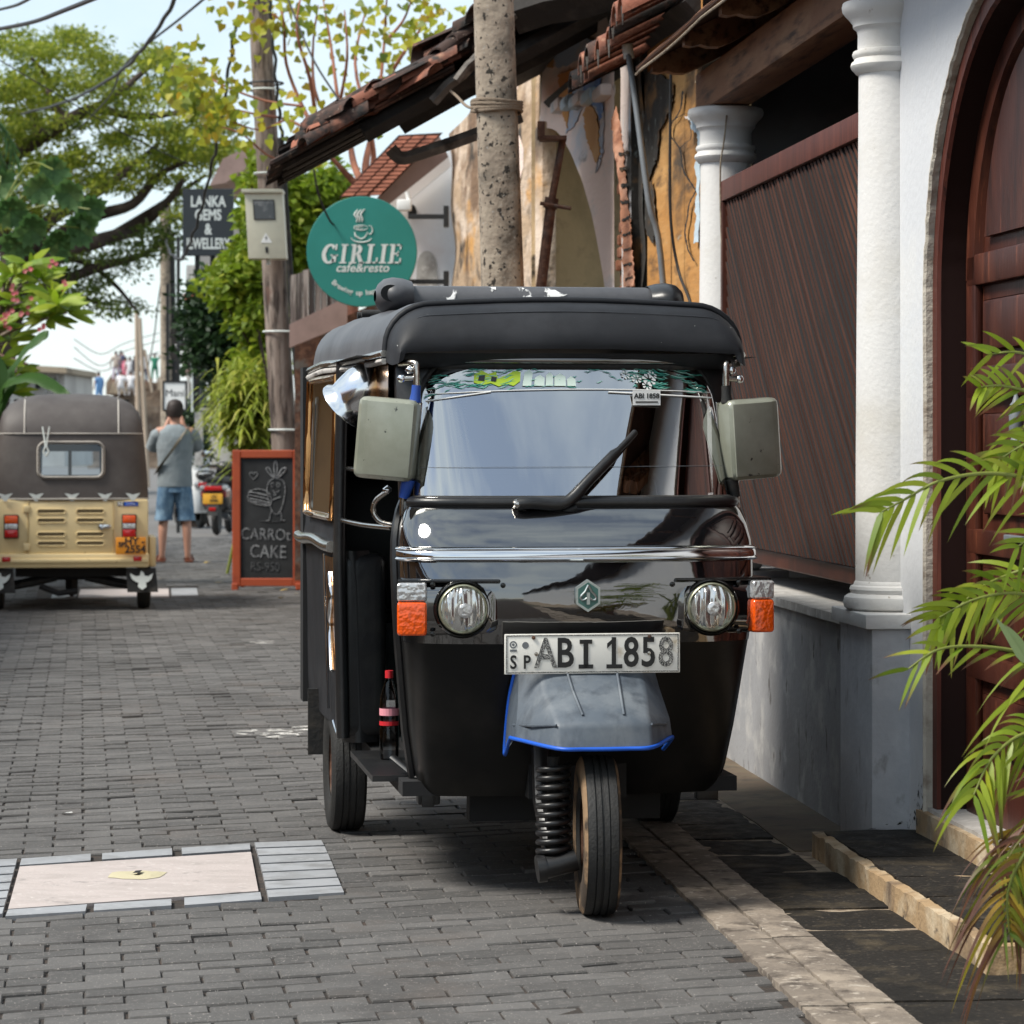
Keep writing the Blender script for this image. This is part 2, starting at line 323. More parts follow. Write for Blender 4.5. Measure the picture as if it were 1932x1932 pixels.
bricks.sort(key=lambda p: p.y)
def seen(p):
    u = 966+FOC*p.x/p.y; v = 833+FOC*HC/p.y
    return -30 < u < 1640 and v < 1940 and not (690 < u < 1380 and v < 1700)
near = []; rest = MB()
for p in bricks:
    if len(near) < 290 and seen(p): near.append(p)
    else: brick(rest, p, random.gauss(0, .0022), random.gauss(0, .012), .1985+random.uniform(-.002, .002), .0968, (random.gauss(0, .012), random.gauss(0, .02)))
rest.build('paver_field', M['paver'], street, kind='stuff')
protos = []
for k in range(10):
    mb = MB(); brick(mb, Vector((0, 0)), 0, random.gauss(0, .01), .1985+random.uniform(-.003, .002), .0968+random.uniform(-.002, .001), (random.gauss(0, .012), random.gauss(0, .02)))
    me = bpy.data.meshes.new('paver'); me.from_pydata(mb.v, [], mb.f); me.materials.append(M['paver']); protos.append(me)
for i, p in enumerate(near):
    o = bpy.data.objects.new('paver', random.choice(protos)); COL.objects.link(o); o.parent = street; o.location = (p.x, p.y, random.gauss(0, .0022))
# inspection cover near the camera
def gprism(mb, px, z0, z1):
    P = [G(u, v, z1) for u, v in px]; mb.prism([(p.x, p.y, z1) for p in P], (0, 0, z0-z1))
cover = thing('inspection_cover', 'pale pink stone inspection cover framed by grey tiles in foreground paving', 'manhole cover', G(250, 1660))
def cpart(name, px, z1, m):
    mb = MB(); gprism(mb, px, -.012, z1); c0 = cover.location; mb.v = [tuple(Vector(v)-c0) for v in mb.v]; mb.build(name, m, cover)
cpart('bedding', [(-80, 1624), (606, 1584), (657, 1692), (-120, 1746)], -.006, M['sand'])
cpart('slab', zq([(110, 1262), (1398, 1180), (1440, 1398), (45, 1498)]), .006, M['slabp'])
for q in ([(120, 1217), (505, 1190), (505, 1228), (110, 1254)], [(570, 1188), (958, 1160), (960, 1196), (568, 1222)], [(1012, 1157), (1392, 1132), (1395, 1166), (1015, 1192)],
          [(45, 1502), (485, 1472), (475, 1510), (30, 1538)], [(525, 1470), (955, 1442), (955, 1478), (522, 1507)], [(1027, 1435), (1450, 1404), (1458, 1445), (1028, 1477)]):
    cpart('tile', zq(q), .0075+random.uniform(-.001, .001), M['tile_g'])
yl = [1128, 1163, 1205, 1250, 1297, 1345, 1393, 1440]; yr = [1115, 1149, 1190, 1232, 1278, 1325, 1370, 1412]
for k in range(7):
    f0, f1 = k/7, (k+.84)/7
    cpart('tile', zq([(1418+80*f0, yl[k]), (1790+130*f0, yr[k]), (1790+130*f1, yr[k+1]-7), (1418+80*f1, yl[k+1]-7)]), .0075+random.uniform(-.0015, .0015), M['tile_g'])
    cpart('tile', zq([(-300, 1222+47*k+14), (96-86*f0, 1217+45*k), (96-86*f1, 1217+45*(k+1)-8), (-310, 1222+47*(k+1)+6)]), .0075+random.uniform(-.0015, .0015), M['tile_g'])
mb = MB(); c = G(258, 1655).xy - cover.location.xy; ring = []
for k in range(14):
    a = 2*math.pi*k/14; rr = 1+.45*noise.noise(Vector((k*1.3, 2, 0))); ring.append((c.x+.085*rr*math.copysign(abs(math.cos(a))**.6, math.cos(a)), c.y+.085*rr*math.copysign(abs(math.sin(a))**.6, math.sin(a)), .0075))
mb.grid([ring, [(c.x+(p[0]-c.x)*.6, c.y+(p[1]-c.y)*.6, .013+.006*nz3((p[0]*40, p[1]*40, 0))) for p in ring], [(c.x+(p[0]-c.x)*.1, c.y+(p[1]-c.y)*.1, .009) for p in ring]], cu=True)
mb.build('plaster_lump', M['cream'], cover, sharp=50)
mb = MB(); mb.add([(c.x-.010, c.y-.030, .0175), (c.x+.012, c.y-.02, .0175), (c.x+.014, c.y+.03, .0185), (c.x-.006, c.y+.022, .018)], [(0, 1, 2, 3)]); mb.build('lifting_hole', M['void'], cover)
cov2 = thing('inspection_cover', 'pale inspection cover in the paving beneath the yellow three-wheeler', 'manhole cover', G(210, 1118))
for px, m in (([(152, 1112), (262, 1111), (262, 1127), (147, 1128)], M['slabp']), ([(268, 1111), (318, 1110), (319, 1125), (266, 1126)], M['slabp']), ([(323, 1110), (371, 1109), (374, 1123), (324, 1124)], M['tile_g']), ([(102, 1114), (147, 1113), (140, 1128), (96, 1129)], M['tile_g'])):
    mb = MB(); gprism(mb, px, -.012, .004); mb.v = [tuple(Vector(v)-cov2.location) for v in mb.v]; mb.build('tile', m, cov2)
M['smear'] = maskmat('white_paint_smear', (.72, .70, .66), 11, .53, .60, (1, 2.0, 1))
for cu_, cv_, ru_, rv_ in ((470, 1384, 26, 5), (528, 1386, 40, 9), (572, 1378, 26, 7), (495, 1213, 24, 3.5), (672, 1718, 22, 3)):
    MB().poly([tuple(G(cu_+ru_*math.cos(a)*(1+.25*nz3((a*2, cu_, 0))), cv_+rv_*math.sin(a)*(1+.3*nz3((a*3, cv_, 0)))).xy)+(.0065,) for a in [2*math.pi*i/24 for i in range(24)]]).build('paint_smear', M['smear'], street)
# kerb, flags, footway
kerb = bthing('kerb', None, None, 1.55, 8, kind='structure')
s = 3.14
k = 0
while s < 30:
    bb(slab(1.435, 1.545, s+.006, s+.944, -.05, .014, 4, 40, .005, .0012, seed=k), 'kerb_stone', M['kerb'], kerb, sharp=75)
    bb(slab(1.55, 1.665, s+.006, s+.944, -.05, .019, 4, 40, .007, .0015, seed=k+50), 'kerb_stone', M['kerb'], kerb, sharp=40)
    s += .95; k += 1
walk = bthing('footway', None, None, 1.8, 8, kind='structure')
bb(MB().box(1.66, 9.0, -8, 60, -.028, .002), 'mortar_bed', M['mortar'], walk)
s = 3.0; k = 0
while s < 24:
    ww = random.uniform(.33, .39)
    bb(slab(1.672, 1.955 if s > 9.1 else 2.12, s+.005, s+ww-.006, -.012, .009+random.uniform(-.004, .004), 5, 6, .012, .003, seed=k+100), 'flagstone', M['slate'], walk, sharp=40)
    s += ww; k += 1
bb(slab(1.965, 2.30, 9.62, 24, -.012, .010, 4, 40, .015, .004, seed=300), 'concrete_apron', M['brownc'], walk, sharp=40)
bb(slab(2.0, 2.36, 3, 7.28, -.012, .008, 4, 20, .012, .004, seed=310), 'concrete_apron', M['kerb'], walk, sharp=40)
# ================================================================== white house on the right
M['wwall'] = mat('white_limewash', (.60, .612, .635), .75, spec=.3, var=[((.66, .66, .655), 3, .5, .75), ((.45, .43, .40), 90, .70, .76, (1, 1, 1), 2)], bump=.25, bscale=30, bdet=4, bdist=.008)
M['wcol'] = mat('white_column_paint', (.68, .67, .655), .65, spec=.3, var=[((.62, .60, .56), 4, .5, .75), ((.30, .26, .21), 26, .68, .76)], bump=.30, bscale=55, bdet=3, bdist=.006)
M['gwall'] = mat('grey_stained_limewash', (.30, .30, .31), .8, var=[((.21, .205, .205), 2.5, .45, .7, (1, .5, .35)), ((.42, .41, .40), 6, .52, .7), ((.10, .09, .085), 16, .62, .70, (1, 1, .4))], bump=.2, bscale=40)
M['gped'] = mat('grey_pedestal_paint', (.47, .475, .50), .75, var=[((.56, .56, .58), 9, .45, .7), ((.30, .29, .29), 14, .58, .72, (1, 1, .5))], bump=.25, bscale=45)
M['ledge'] = mat('dusty_ledge', (.42, .40, .375), .8, var=[((.26, .24, .22), 5, .48, .68), ((.55, .53, .5), 20, .5, .7)], bump=.2, bscale=60)
M['mould'] = mat('black_mould', (.03, .026, .022), .9, bump=.4, bscale=60)
M['wood'] = mat('dark_red_hardwood', (.050, .014, .009), .42, spec=.22, var=[((.090, .027, .015), 3, .45, .65, (6, 1.2, .4)), ((.020, .007, .005), 8, .5, .72, (8, 1.5, .3)), ((.19, .06, .03), 14, .6, .75, (9, 2, .25))], bump=.12, bscale=30, bstretch=(6, 6, .4))
M['wood2'] = mat('red_hardwood_frame', (.085, .024, .017), .50, spec=.22, var=[((.12, .036, .024), 3, .45, .65, (5, 5, .4)), ((.03, .010, .008), 7, .5, .7, (8, 8, .3))], bump=.08, bscale=30, bstretch=(6, 6, .4))
M['slat'] = mat('brown_blind_slat', (.060, .024, .016), .7, spec=.12, rnd=.35, var=[((.12, .05, .03), 3, .5, .7, (1, .3, .5)), ((.03, .020, .017), 2, .52, .75, (1, .3, 1))], bump=.1, bscale=40)
M['beam'] = mat('varnished_beam', (.20, .09, .045), .6, spec=.15, var=[((.32, .18, .10), 2, .45, .65, (3, .5, 3)), ((.045, .02, .012), 5, .5, .7, (5, .5, 5))], bump=.1, bscale=30)
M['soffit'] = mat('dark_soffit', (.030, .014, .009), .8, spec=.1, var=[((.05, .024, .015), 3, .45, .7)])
M['clay'] = mat('clay_roof_tile', (.24, .085, .050), .85, rnd=.3, var=[((.11, .05, .035), 5, .48, .68), ((.36, .19, .12), 14, .55, .72), ((.035, .028, .024), 7, .56, .68)], bump=.4, bscale=50)
M['clayd'] = mat('blackened_clay_tile', (.045, .024, .018), .9, rnd=.4, var=[((.20, .08, .05), 6, .54, .68), ((.015, .013, .012), 8, .48, .6), ((.30, .22, .17), 18, .62, .72)], bump=.5, bscale=45)
M['blackw'] = mat('blackened_timber', (.016, .013, .011), .85, var=[((.045, .038, .033), 8, .5, .72, (1, 1, 1))], bump=.4, bscale=40)
hs = bthing('white_house', 'white limewashed house with round columns, slatted blind and arched wooden door', 'house', 2.34, 9.8)
def hpart(mb, name, m, parent=None, **k): return bb(mb, name, m, parent or hs, **k)
# dwarf wall, ledge and pedestal
hpart(slab(0, 1, 0, 1, 0, 1, 1, 1, 0, 0, MB()) if False else MB().box(2.245, 2.75, 10.0, 12.85, -.02, .735), 'dwarf_wall', M['gwall'])
led = slab(2.215, 2.85, 10.03, 12.86, .737, .772, 4, 24, .004, .001, seed=7); hpart(led, 'ledge', M['ledge'], sharp=40)
ped = MB(); ped.rbox(2.212, 2.60, 9.55, 10.04, -.02, .752, .006); hpart(ped, 'pedestal', M['gped'], sharp=30)
mb = MB(); mb.rbox(2.185, 2.60, 9.525, 10.065, .753, .802, .006); hpart(mb, 'pedestal_cap', M['wcol'], sharp=30)
PROF = [(.0, .802), (.150, .803), (.163, .812), (.168, .830), (.163, .848), (.150, .857), (.140, .860), (.142, .866), (.146, .874), (.142, .884), (.132, .889), (.130, .897), (.125, .903),
        (.124, 1.3), (.121, 1.8), (.116, 2.3), (.114, 2.638), (.124, 2.642), (.130, 2.650), (.138, 2.658), (.142, 2.668), (.138, 2.680), (.130, 2.686), (.128, 2.692), (.134, 2.700), (.136, 2.708), (.132, 2.718), (.118, 2.722), (.117, 2.775), (.121, 2.79), (.133, 2.800), (.134, 2.812), (.146, 2.828), (.160, 2.842), (.170, 2.856), (.172, 2.870), (.168, 2.884), (.150, 2.890), (0, 2.891)]
def column(s, t=2.34):
    mb = MB(); mb.lathe(PROF, 40, (t, s, 0)); return hpart(mb, 'column', M['wcol'], sharp=38)
column(9.80); c2 = column(13.02)
hpart(MB().box(2.20, 2.60, 12.86, 13.25, -.02, .80), 'pedestal', M['gped'])
# rust-stained wire down the far column
mb = MB(); mb.tube(spline([B(0, 0) + Vector((2.30, 12.865, z)) + Vector((.02*math.sin(z*7), 0, 0)) for z in (2.87, 2.78, 2.7, 2.6, 2.3, 1.9, 1.5)], 3), .004, 6); hpart(mb, 'wire', M['mortar'])
# timber screen: frame and leaning blind
fr = MB(); fr.rbox(2.29, 2.34, 9.9, 12.90, 2.455, 2.545, .004); hpart(fr, 'screen_rail', M['wood2'], sharp=30)
fr = MB(); fr.rbox(2.292, 2.338, 12.84, 12.885, .78, 2.454, .004); hpart(fr, 'screen_stile', M['wood'], sharp=30)
bl = MB(); bl.box(2.335, 2.40, 9.9, 12.88, 2.40, 2.452); blind = hpart(bl, 'blind', M['wood'])
SA = math.tan(R(52)); ZB, ZT_, S0_, S1_ = .93, 2.452, 9.95, 12.84
k = S0_-SA*0
s0 = S0_
while s0 < S1_+(ZT_-ZB)*SA:                           # a slat meets the rail at s0 and runs down towards the camera
    zt = ZT_ if s0 <= S1_ else ZT_-(s0-S1_)/SA; sa = min(s0, S1_); zb = max(ZB, ZT_-(s0-S0_)/SA); sb = s0-(ZT_-zb)*SA
    if zt-zb > .02:
        jt = random.uniform(-.003, .003); bw = .012*math.sin(zt*2+s0)
        hw_ = .0185; mb = MB(); mb.prism([(2.309+jt, sa-hw_, zt), (2.309+jt+bw, (sa+sb)/2-hw_, (zt+zb)/2), (2.309+jt, sb-hw_, zb), (2.309+jt, sb+hw_, zb), (2.309+jt+bw, (sa+sb)/2+hw_, (zt+zb)/2), (2.309+jt, sa+hw_, zt)], (.024, 0, 0)); mb.m = [0, 0]+[1]*(len(mb.f)-2); hpart(mb, 'slat', [M['slat'], M['void']], blind)  # slat edges near-black: groove shade painted into the colour
    s0 += .066
hpart(MB().quad((2.345, 9.9, .93), (2.345, 12.85, .93), (2.345, 12.85, 2.45), (2.345, 9.9, 2.45)), 'backing', M['void'], blind)  # black sheet painting in the shade behind the slats
hpart(MB().rbox(2.33, 2.38, 9.95, 12.84, .86, .925, .006), 'bottom_bar', M['wood'], blind)
# room behind the screen and its roof timbers
rm = MB(); rm.quad((3.6, 9.9, 0), (3.6, 13.2, 0), (3.6, 13.2, 3.6), (3.6, 9.9, 3.6)); rm.quad((2.5, 13.24, 0), (2.5, 13.24, 3.6), (3.6, 13.24, 3.6), (3.6, 13.24, 0)); rm.quad((2.5, 9.86, 0), (3.6, 9.86, 0), (3.6, 9.86, 3.6), (2.5, 9.86, 3.6))
M['roomw'] = mat('grey_inner_wall', (.16, .165, .175), .85, var=[((.10, .10, .11), 2, .45, .7)]); hpart(rm, 'inner_wall', M['roomw'])
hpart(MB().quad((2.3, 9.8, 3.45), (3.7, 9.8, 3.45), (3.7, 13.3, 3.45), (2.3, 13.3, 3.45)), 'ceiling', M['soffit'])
bm_ = MB(); bm_.rbox(2.25, 2.43, 9.66, 13.30, 2.893, 3.075, .008); hpart(bm_, 'beam', M['beam'], sharp=30)
# front wall with arched doorway (plane t = 2.34)
SC, RA, ZS = 8.33, 1.0, 1.86
outer = [(SC+RA, .13)] + [(SC+RA*math.cos(R(a)), ZS+.94*math.sin(R(a))) for a in range(0, 181, 6)] + [(SC-RA, .13)]
def wallarch(t, S0, S1, ZT):
    mb = MB(); n = len(outer)
    pts = [(t, S1, -.02), (t, S1, ZT), (t, S0, ZT), (t, S0, -.02), (t, SC-RA, -.02)]
    mb.quad((t, SC+RA, -.02), (t, S1, -.02), (t, S1, ZS), (t, SC+RA, ZS))
    top = [(t, lerp(S1, S0, i/(n-3)), ZT) for i in range(n-2)]
    arc = [(t, a, b) for a, b in outer[1:-1]]
    mb.grid([arc, top])
    mb.quad((t, S1, ZS), (t, S1, ZT), (t, SC+RA, ZS), (t, SC+RA, ZS)) if False else None
    mb.add([(t, SC+RA, ZS), (t, S1, ZS), (t, S1, ZT)], [(0, 1, 2)]); mb.add([(t, SC-RA, ZS), (t, S0, ZT), (t, S0, ZS)], [(0, 1, 2)])
    mb.quad((t, S0, -.02), (t, SC-RA, -.02), (t, SC-RA, ZS), (t, S0, ZS))
    return mb
wa = wallarch(2.34, 7.0, 9.72, 3.5)
nn = [(2.34, a, b) for a, b in outer]
rows = []
for k in range(5):
    rows.append([(2.34+.10*k/4, a, b) for a, b in outer])
wa.grid(rows)
wa.quad((2.34, -14, -.02), (2.34, 7.0, -.02), (2.34, 7.0, 3.5), (2.34, -14, 3.5))
hpart(wa, 'front_wall', M['wwall'])
# rough plaster arris round the doorway
mb = MB(); ring = []
for i in range(len(outer)-1):
    for q in range(4):
        f = q/4; a = lerp(outer[i][0], outer[i+1][0], f); b = lerp(outer[i][1], outer[i+1][1], f); dx, dz = a-SC, max(b-ZS, 0); l = math.hypot(dx, dz) or 1; ring.append((a, b, dx/l, dz/l))
rws = []
for tt, off in ((2.338, .012), (2.333, .008), (2.333, .002), (2.342, -.004), (2.366, -.004)):
    rws.append([(tt+.004*nz3((a*30, b*30, tt)), a+dx*(off+.005*nz3((a*22, b*22, off*50))), b+dz*(off+.005*nz3((a*25, b*22, 3+off*50)))) for a, b, dx, dz in ring])
mb.grid(rws); M['plas'] = mat('raw_plaster_edge', (.52, .48, .41), .9, var=[((.30, .25, .20), 14, .5, .68)], bump=.5, bscale=60); hpart(mb, 'plaster_edge', M['plas'])
# door frame and leaf
door = MB(); rws = []
for tt, off in ((2.44, -.005), (2.362, -.006), (2.362, -.062), (2.374, -.070)):
    rws.append([(tt, a+dx*off, b+dz*off) for a, b, dx, dz in ring])
door.grid(rws); hpart(door, 'door_frame', M['wood2'], sharp=30)
M['jamb'] = mat('shade_painted_jamb', (.016, .006, .005), .5, spec=.15); door = MB(); door.grid([[(tt, a+dx*off, b+dz*off) for a, b, dx, dz in ring] for tt, off in ((2.374, -.070), (2.40, -.072), (2.44, -.080), (2.49, -.082))]); hpart(door, 'door_jamb', M['jamb'], sharp=30)  # dark jamb colour paints in the shade of the door recess
leaf = MB(); T0 = 2.475
ins = [(SC+(a-SC)*.915, (b if b < ZS else ZS+(b-ZS)*.915)) for a, b in outer]
leaf.poly([(T0, a, b) for a, b in ins]); door_o = hpart(leaf, 'door', M['wood'])
hpart(MB().rbox(T0-.055, T0-.002, 8.28, 8.375, .16, 2.72, .012), 'meeting_stile', M['wood2'], door_o, sharp=30)
for z0, z1 in ((.16, .36), (.62, .70), (1.02, 1.10), (1.52, 1.62), (1.88, 1.98)):
    hpart(MB().rbox(T0-.028, T0-.001, 8.40, 9.22, z0, z1, .008), 'rail', M['wood'], door_o, sharp=30)
for s0, s1 in ((9.12, 9.235), (8.385, 8.46)):
    hpart(MB().rbox(T0-.026, T0-.001, s0, s1, .16, 1.9, .008), 'stile', M['wood'], door_o, sharp=30)
for z0, z1 in ((.38, .60), (.72, 1.0), (1.13, 1.49), (1.65, 1.85)):
    hpart(MB().rbox(T0-.020, T0-.001, 8.52, 9.06, z0+.02, z1-.02, .014), 'panel', M['wood'], door_o, sharp=30)
def arcp(sc_, r0, r1, a0, a1, zc, ky=.94):
    return [(T0, sc_+r0*math.cos(R(a)), zc+r0*ky*math.sin(R(a))) for a in range(a0, a1+1, 6)] + [(T0, sc_+r1*math.cos(R(a)), zc+r1*ky*math.sin(R(a))) for a in range(a1, a0-1, -6)]
mb = MB(); rws = [[(T0-d, SC+r*math.cos(R(a)), 1.90+r*.94*math.sin(R(a))) for a in range(0, 89, 4)] for r, d in ((.905, .001), (.895, .028), (.80, .028), (.785, .001))]
mb.grid(rws); hpart(mb, 'arched_rail', M['wood'], door_o, sharp=30)
pa = [(8.47, 2.02)] + [(8.47, 2.02)]
P = [(T0-.020, SC+.70*math.cos(R(a)), 1.96+.70*.94*math.sin(R(a))) for a in range(5, 78, 5)]
P = [(T0-.020, 8.50, 2.03), (T0-.020, SC+.70, 2.03)] + P[1:] + [(T0-.020, 8.50, P[-1][2])]
mb = MB(); mb.prism(P, (.019, 0, 0)); hpart(mb, 'arched_panel', M['wood'], door_o)
mb = MB(); mb.lathe([(0, .10), (.012, .06), (.02, .05), (.014, .04), (.022, .02), (.022, -.03), (.013, -.045), (.02, -.06), (0, -.075)], 12, (T0-.05, 8.56, 1.44)); hpart(mb, 'door_bolt', M['steel'], door_o, sharp=40)
hpart(MB().rbox(T0-.045, T0-.02, 8.52, 8.72, 1.075, 1.095, .004), 'latch_bar', M['steel'], door_o)
hpart(MB().quad((2.68, 7.1, 0), (2.68, 9.5, 0), (2.68, 9.5, 3), (2.68, 7.1, 3)), 'door_backing', M['void'])
# steps
st = slab(1.998, 2.36, 7.32, 9.50, -.01, .088, 8, 60, .007, .006, seed=21)
hpart(st, 'step', M['yelc'], sharp=40)
for k, (s0, s1) in enumerate(((7.34, 7.66), (7.68, 8.06), (8.08, 8.44), (8.455, 8.85), (8.865, 9.47))):
    hpart(slab(2.03, 2.345, s0, s1, .07, .095, 6, 8, .014, .002, seed=30+k), 'step_flag', M['slate'], sharp=40)
hpart(slab(2.325, 2.67, 7.1, 9.40, .0, .172, 5, 30, .006, .004, seed=51), 'threshold', M['yelc'], sharp=40)
hpart(slab(2.345, 2.66, 7.1, 9.36, .165, .185, 4, 30, .006, .002, seed=52), 'threshold_top', M['ledge'], sharp=40)
M['mouldm'] = maskmat('mould_blotches', (.03, .026, .022), 38, .55, .64, (1, 1, 1), .9)
for q in ([(2.20, 9.5485, .085), (2.345, 9.5485, .085), (2.345, 9.5485, .125), (2.30, 9.5485, .105), (2.24, 9.5485, .098)], [(2.3385, 9.335, .175), (2.3385, 9.55, .09), (2.3385, 9.545, .13), (2.3385, 9.46, .20), (2.3385, 9.37, .30), (2.3385, 9.338, .42)]):
    hpart(MB().poly(q), 'mould_stain', M['mouldm'])
# roof: soffit boards, rafter tails, tiles
def roofz(t): return 3.11 + .50*(t-2.0)
rf = MB(); rf.add([(1.985, -14, roofz(1.985)), (4.6, -14, roofz(4.6)), (4.6, 13.4, roofz(4.6)), (1.985, 13.4, roofz(1.985)), (1.985, -14, roofz(1.985)+.02), (4.6, -14, roofz(4.6)+.02), (4.6, 13.4, roofz(4.6)+.02), (1.985, 13.4, roofz(1.985)+.02)], [(0, 3, 2, 1), (4, 5, 6, 7), (0, 1, 5, 4), (1, 2, 6, 5), (2, 3, 7, 6), (3, 0, 4, 7)])
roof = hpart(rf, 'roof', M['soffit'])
prof = [(2.03, .0), (2.03, -.05), (2.06, -.07), (2.10, -.08), (2.13, -.105), (2.18, -.13), (2.24, -.135), (2.6, -.135), (2.6, 0)]
k = 0; s = 13.25
while s > 6.5:
    mb = MB(); mb.prism([(t, s, roofz(t)+dz-.002) for t, dz in prof], (0, -.07, 0)); hpart(mb, 'rafter_tail', M['beam'], roof); s -= .90
mb = MB(); mb.tube([(2.0, s, roofz(1.985)+.012+.004*math.sin(s*5)) for s in [6+.35*i for i in range(22)]], .016, 6); hpart(mb, 'eave_batten', M['beam'], roof)
mb = MB(); mb.tube([(1.985, s, roofz(1.985)-.012-.012*abs(math.sin(s*1.9))) for s in [6+.2*i for i in range(38)]], .006, 6); hpart(mb, 'eave_wire', M['mortar'], roof)
tl = MB()
s = 13.3
while s > -13:
    for q in range(9):
        t0 = 2.16+q*.30; z = roofz(t0)+.03
        rows = []
        for (tt, zz, rr) in ((t0, z, .078), (t0+.34, z+.17+.01, .066)):
            rows.append([(tt, s+rr*math.cos(R(a)), zz+rr*.6*math.sin(R(a))) for a in range(0, 181, 30)])
        tl.grid(rows)
    s -= .165
o = hpart(tl, 'roof_tiles', M['clay'], roof); o['kind'] = 'stuff'
# ================================================================== ruined house
M['orange_w'] = mat('peeling_orange_plaster', (.46, .215, .055), .9, var=[((.56, .31, .11), 3, .45, .65, (1, .2, 1)), ((.05, .035, .022), 2.6, .53, .68, (1, .25, .8), 12), ((.10, .055, .025), 8, .52, .68, (1, .2, 1)), ((.36, .30, .22), 30, .66, .72, (1, .2, 1))], bump=.5, bscale=30, bstretch=(1, .14, 1))
M['pink_w'] = mat('peeling_pink_blue_plaster', (.86, .66, .56), .9, var=[((.50, .54, .60), 1.6, .54, .62, (1, .18, .8), 4), ((.70, .60, .53), 7, .55, .68, (1, .2, 1)), ((.08, .055, .04), 5, .60, .68, (1, .2, .6))], bump=.6, bscale=22, bstretch=(1, .14, 1))
M['pale_w'] = mat('pale_blue_plaster_pier', (.72, .60, .54), .9, var=[((.50, .60, .66), 2, .47, .58, (1, 1, .3)), ((.05, .045, .04), 4, .56, .64, (1, .25, .4))], bump=.5, bscale=25, bstretch=(1, .14, 1))
M['mould_w'] = mat('black_mould_plaster', (.028, .024, .020), .95, var=[((.20, .10, .03), 6, .52, .66, (1, .3, .7)), ((.22, .24, .22), 9, .62, .72)], bump=.6, bscale=30, bstretch=(1, .14, 1))
M['streak_w'] = mat('crumbling_stained_plaster', (.44, .31, .20), .95, var=[((.66, .53, .42), 3, .48, .60, (1, .22, .6), 9), ((.58, .30, .09), 2.2, .54, .62, (1, .22, .7), 9), ((.20, .12, .07), 3, .52, .64, (1, .25, .5), 9), ((.035, .027, .02), 3.2, .56, .66, (1, .3, .7), 12)], bump=.8, bscale=16, bstretch=(1, .14, .7), bdist=.03)
M['inner_y'] = mat('yellowed_inner_plaster', (.66, .53, .33), .9, var=[((.46, .37, .23), 2.5, .45, .65, (1, 1, .6)), ((.45, .34, .22), 6, .55, .7), ((.06, .05, .035), 3, .60, .70)], bump=.4, bscale=25)
M['rbrick'] = mat('eroded_red_brick', (.34, .135, .07), .95, rnd=.3, var=[((.48, .24, .15), 9, .45, .65), ((.18, .07, .04), 14, .5, .7)], bump=.7, bscale=30)
ru = bthing('ruined_house', 'derelict house with peeling orange and blue plaster, broken arch and collapsing tile roof', 'house', 2.28, 16)
def rp(mb, name, m, parent=None, **k): return bb(mb, name, m, parent or ru, **k)
def BU(u, v, t):
    k = (u-966)/FOC; s = (cB*t-k*sB*t)/(sB+k*cB); y = cB*s+sB*t; return (t, s, HC-(v-833)/FOC*y)
def panel(t, s0, s1, z0, z1, ns=8, nz=24, amp=.015, f=2.5, seed=0):
    mb = MB(); mb.grid([[(t + amp*noise.noise(Vector((s*f*.22, z*f*.8, seed))), s, z) for s in [lerp(s0, s1, i/ns) for i in range(ns+1)]] for z in [lerp(z0, z1, j/nz) for j in range(nz+1)]]); return mb
rp(panel(2.275, 13.26, 14.95, -.02, 3.9, 20, 40, .006, 3, 1), 'orange_wall', M['orange_w'], sharp=60)
# broken plaster edge beside the column
mb = MB()

rp(panel(2.25, 14.95, 15.12, -.02, 3.75, 4, 40, .03, 4, 3), 'mould_strip', M['mould_w'], sharp=60)
rp(panel(2.215, 15.12, 15.50, -.02, 3.7, 6, 40, .015, 3, 4), 'pale_pier', M['pale_w'], sharp=60)
rp(MB().quad((2.215, 15.12, 0), (2.30, 15.12, 0), (2.30, 15.12, 3.7), (2.215, 15.12, 3.7)), 'pier_return', M['mould_w'])
# exposed brick strip
bk = MB(); bk.box(2.27, 2.32, 15.49, 15.92, -.02, 3.3); core = rp(bk, 'brick_core', M['mortar'])
z = 1.2; k = 0
while z < 3.2:
    for s0, s1 in (((15.50, 15.70), (15.71, 15.90)) if k % 2 else ((15.50, 15.60), (15.61, 15.82), (15.83, 15.90))):
        d = random.uniform(.0, .035); rp(MB().rbox(2.235+d, 2.30, s0+.005, s1, z, z+.058, .012, 2), 'brick', M['rbrick'], core, sharp=50)
    z += .07; k += 1
# arch wall
ap = [(16.28, -.02), (16.25, 1.2), (16.25, 2.05), (16.32, 2.28), (16.6, 2.53), (17.0, 2.79), (17.35, 2.97), (17.7, 3.11), (18.1, 3.25), (18.6, 3.38), (19.2, 3.46), (19.7, 3.47), (20.3, 3.38), (20.9, 3.2), (21.6, 2.8), (22.0, 2.2), (22.05, -.02)]
AP = [(p.y, p.z) for p in spline([(0, a, b) for a, b in ap], 3)]
mb = MB(); n = len(AP)
top = []
for i in range(n):
    f = i/(n-1); top.append((lerp(15.90, 22.2, f), 4.1) if .12 < f < .88 else ((15.90, lerp(-.02, 4.1, f/.12)) if f <= .12 else (22.2, lerp(4.1, -.02, (f-.88)/.12))))
rows = []
for q in range(9):
    f = q/8; rows.append([(2.235 + .006*noise.noise(Vector((a*3, b*3, 2))), a, b) for a, b in [(lerp(AP[i][0], top[i][0], f), lerp(AP[i][1], top[i][1], f)) for i in range(n)]])
mb.grid(rows); rp(mb, 'arch_wall', M['pink_w'], sharp=60)
mb = MB(); mb.grid([[(t, a+.01*noise.noise(Vector((b*4, t*9, 0))), b) for a, b in AP] for t in (2.235, 2.33, 2.45, 2.6)]); rp(mb, 'arch_reveal', M['inner_y'], sharp=60)
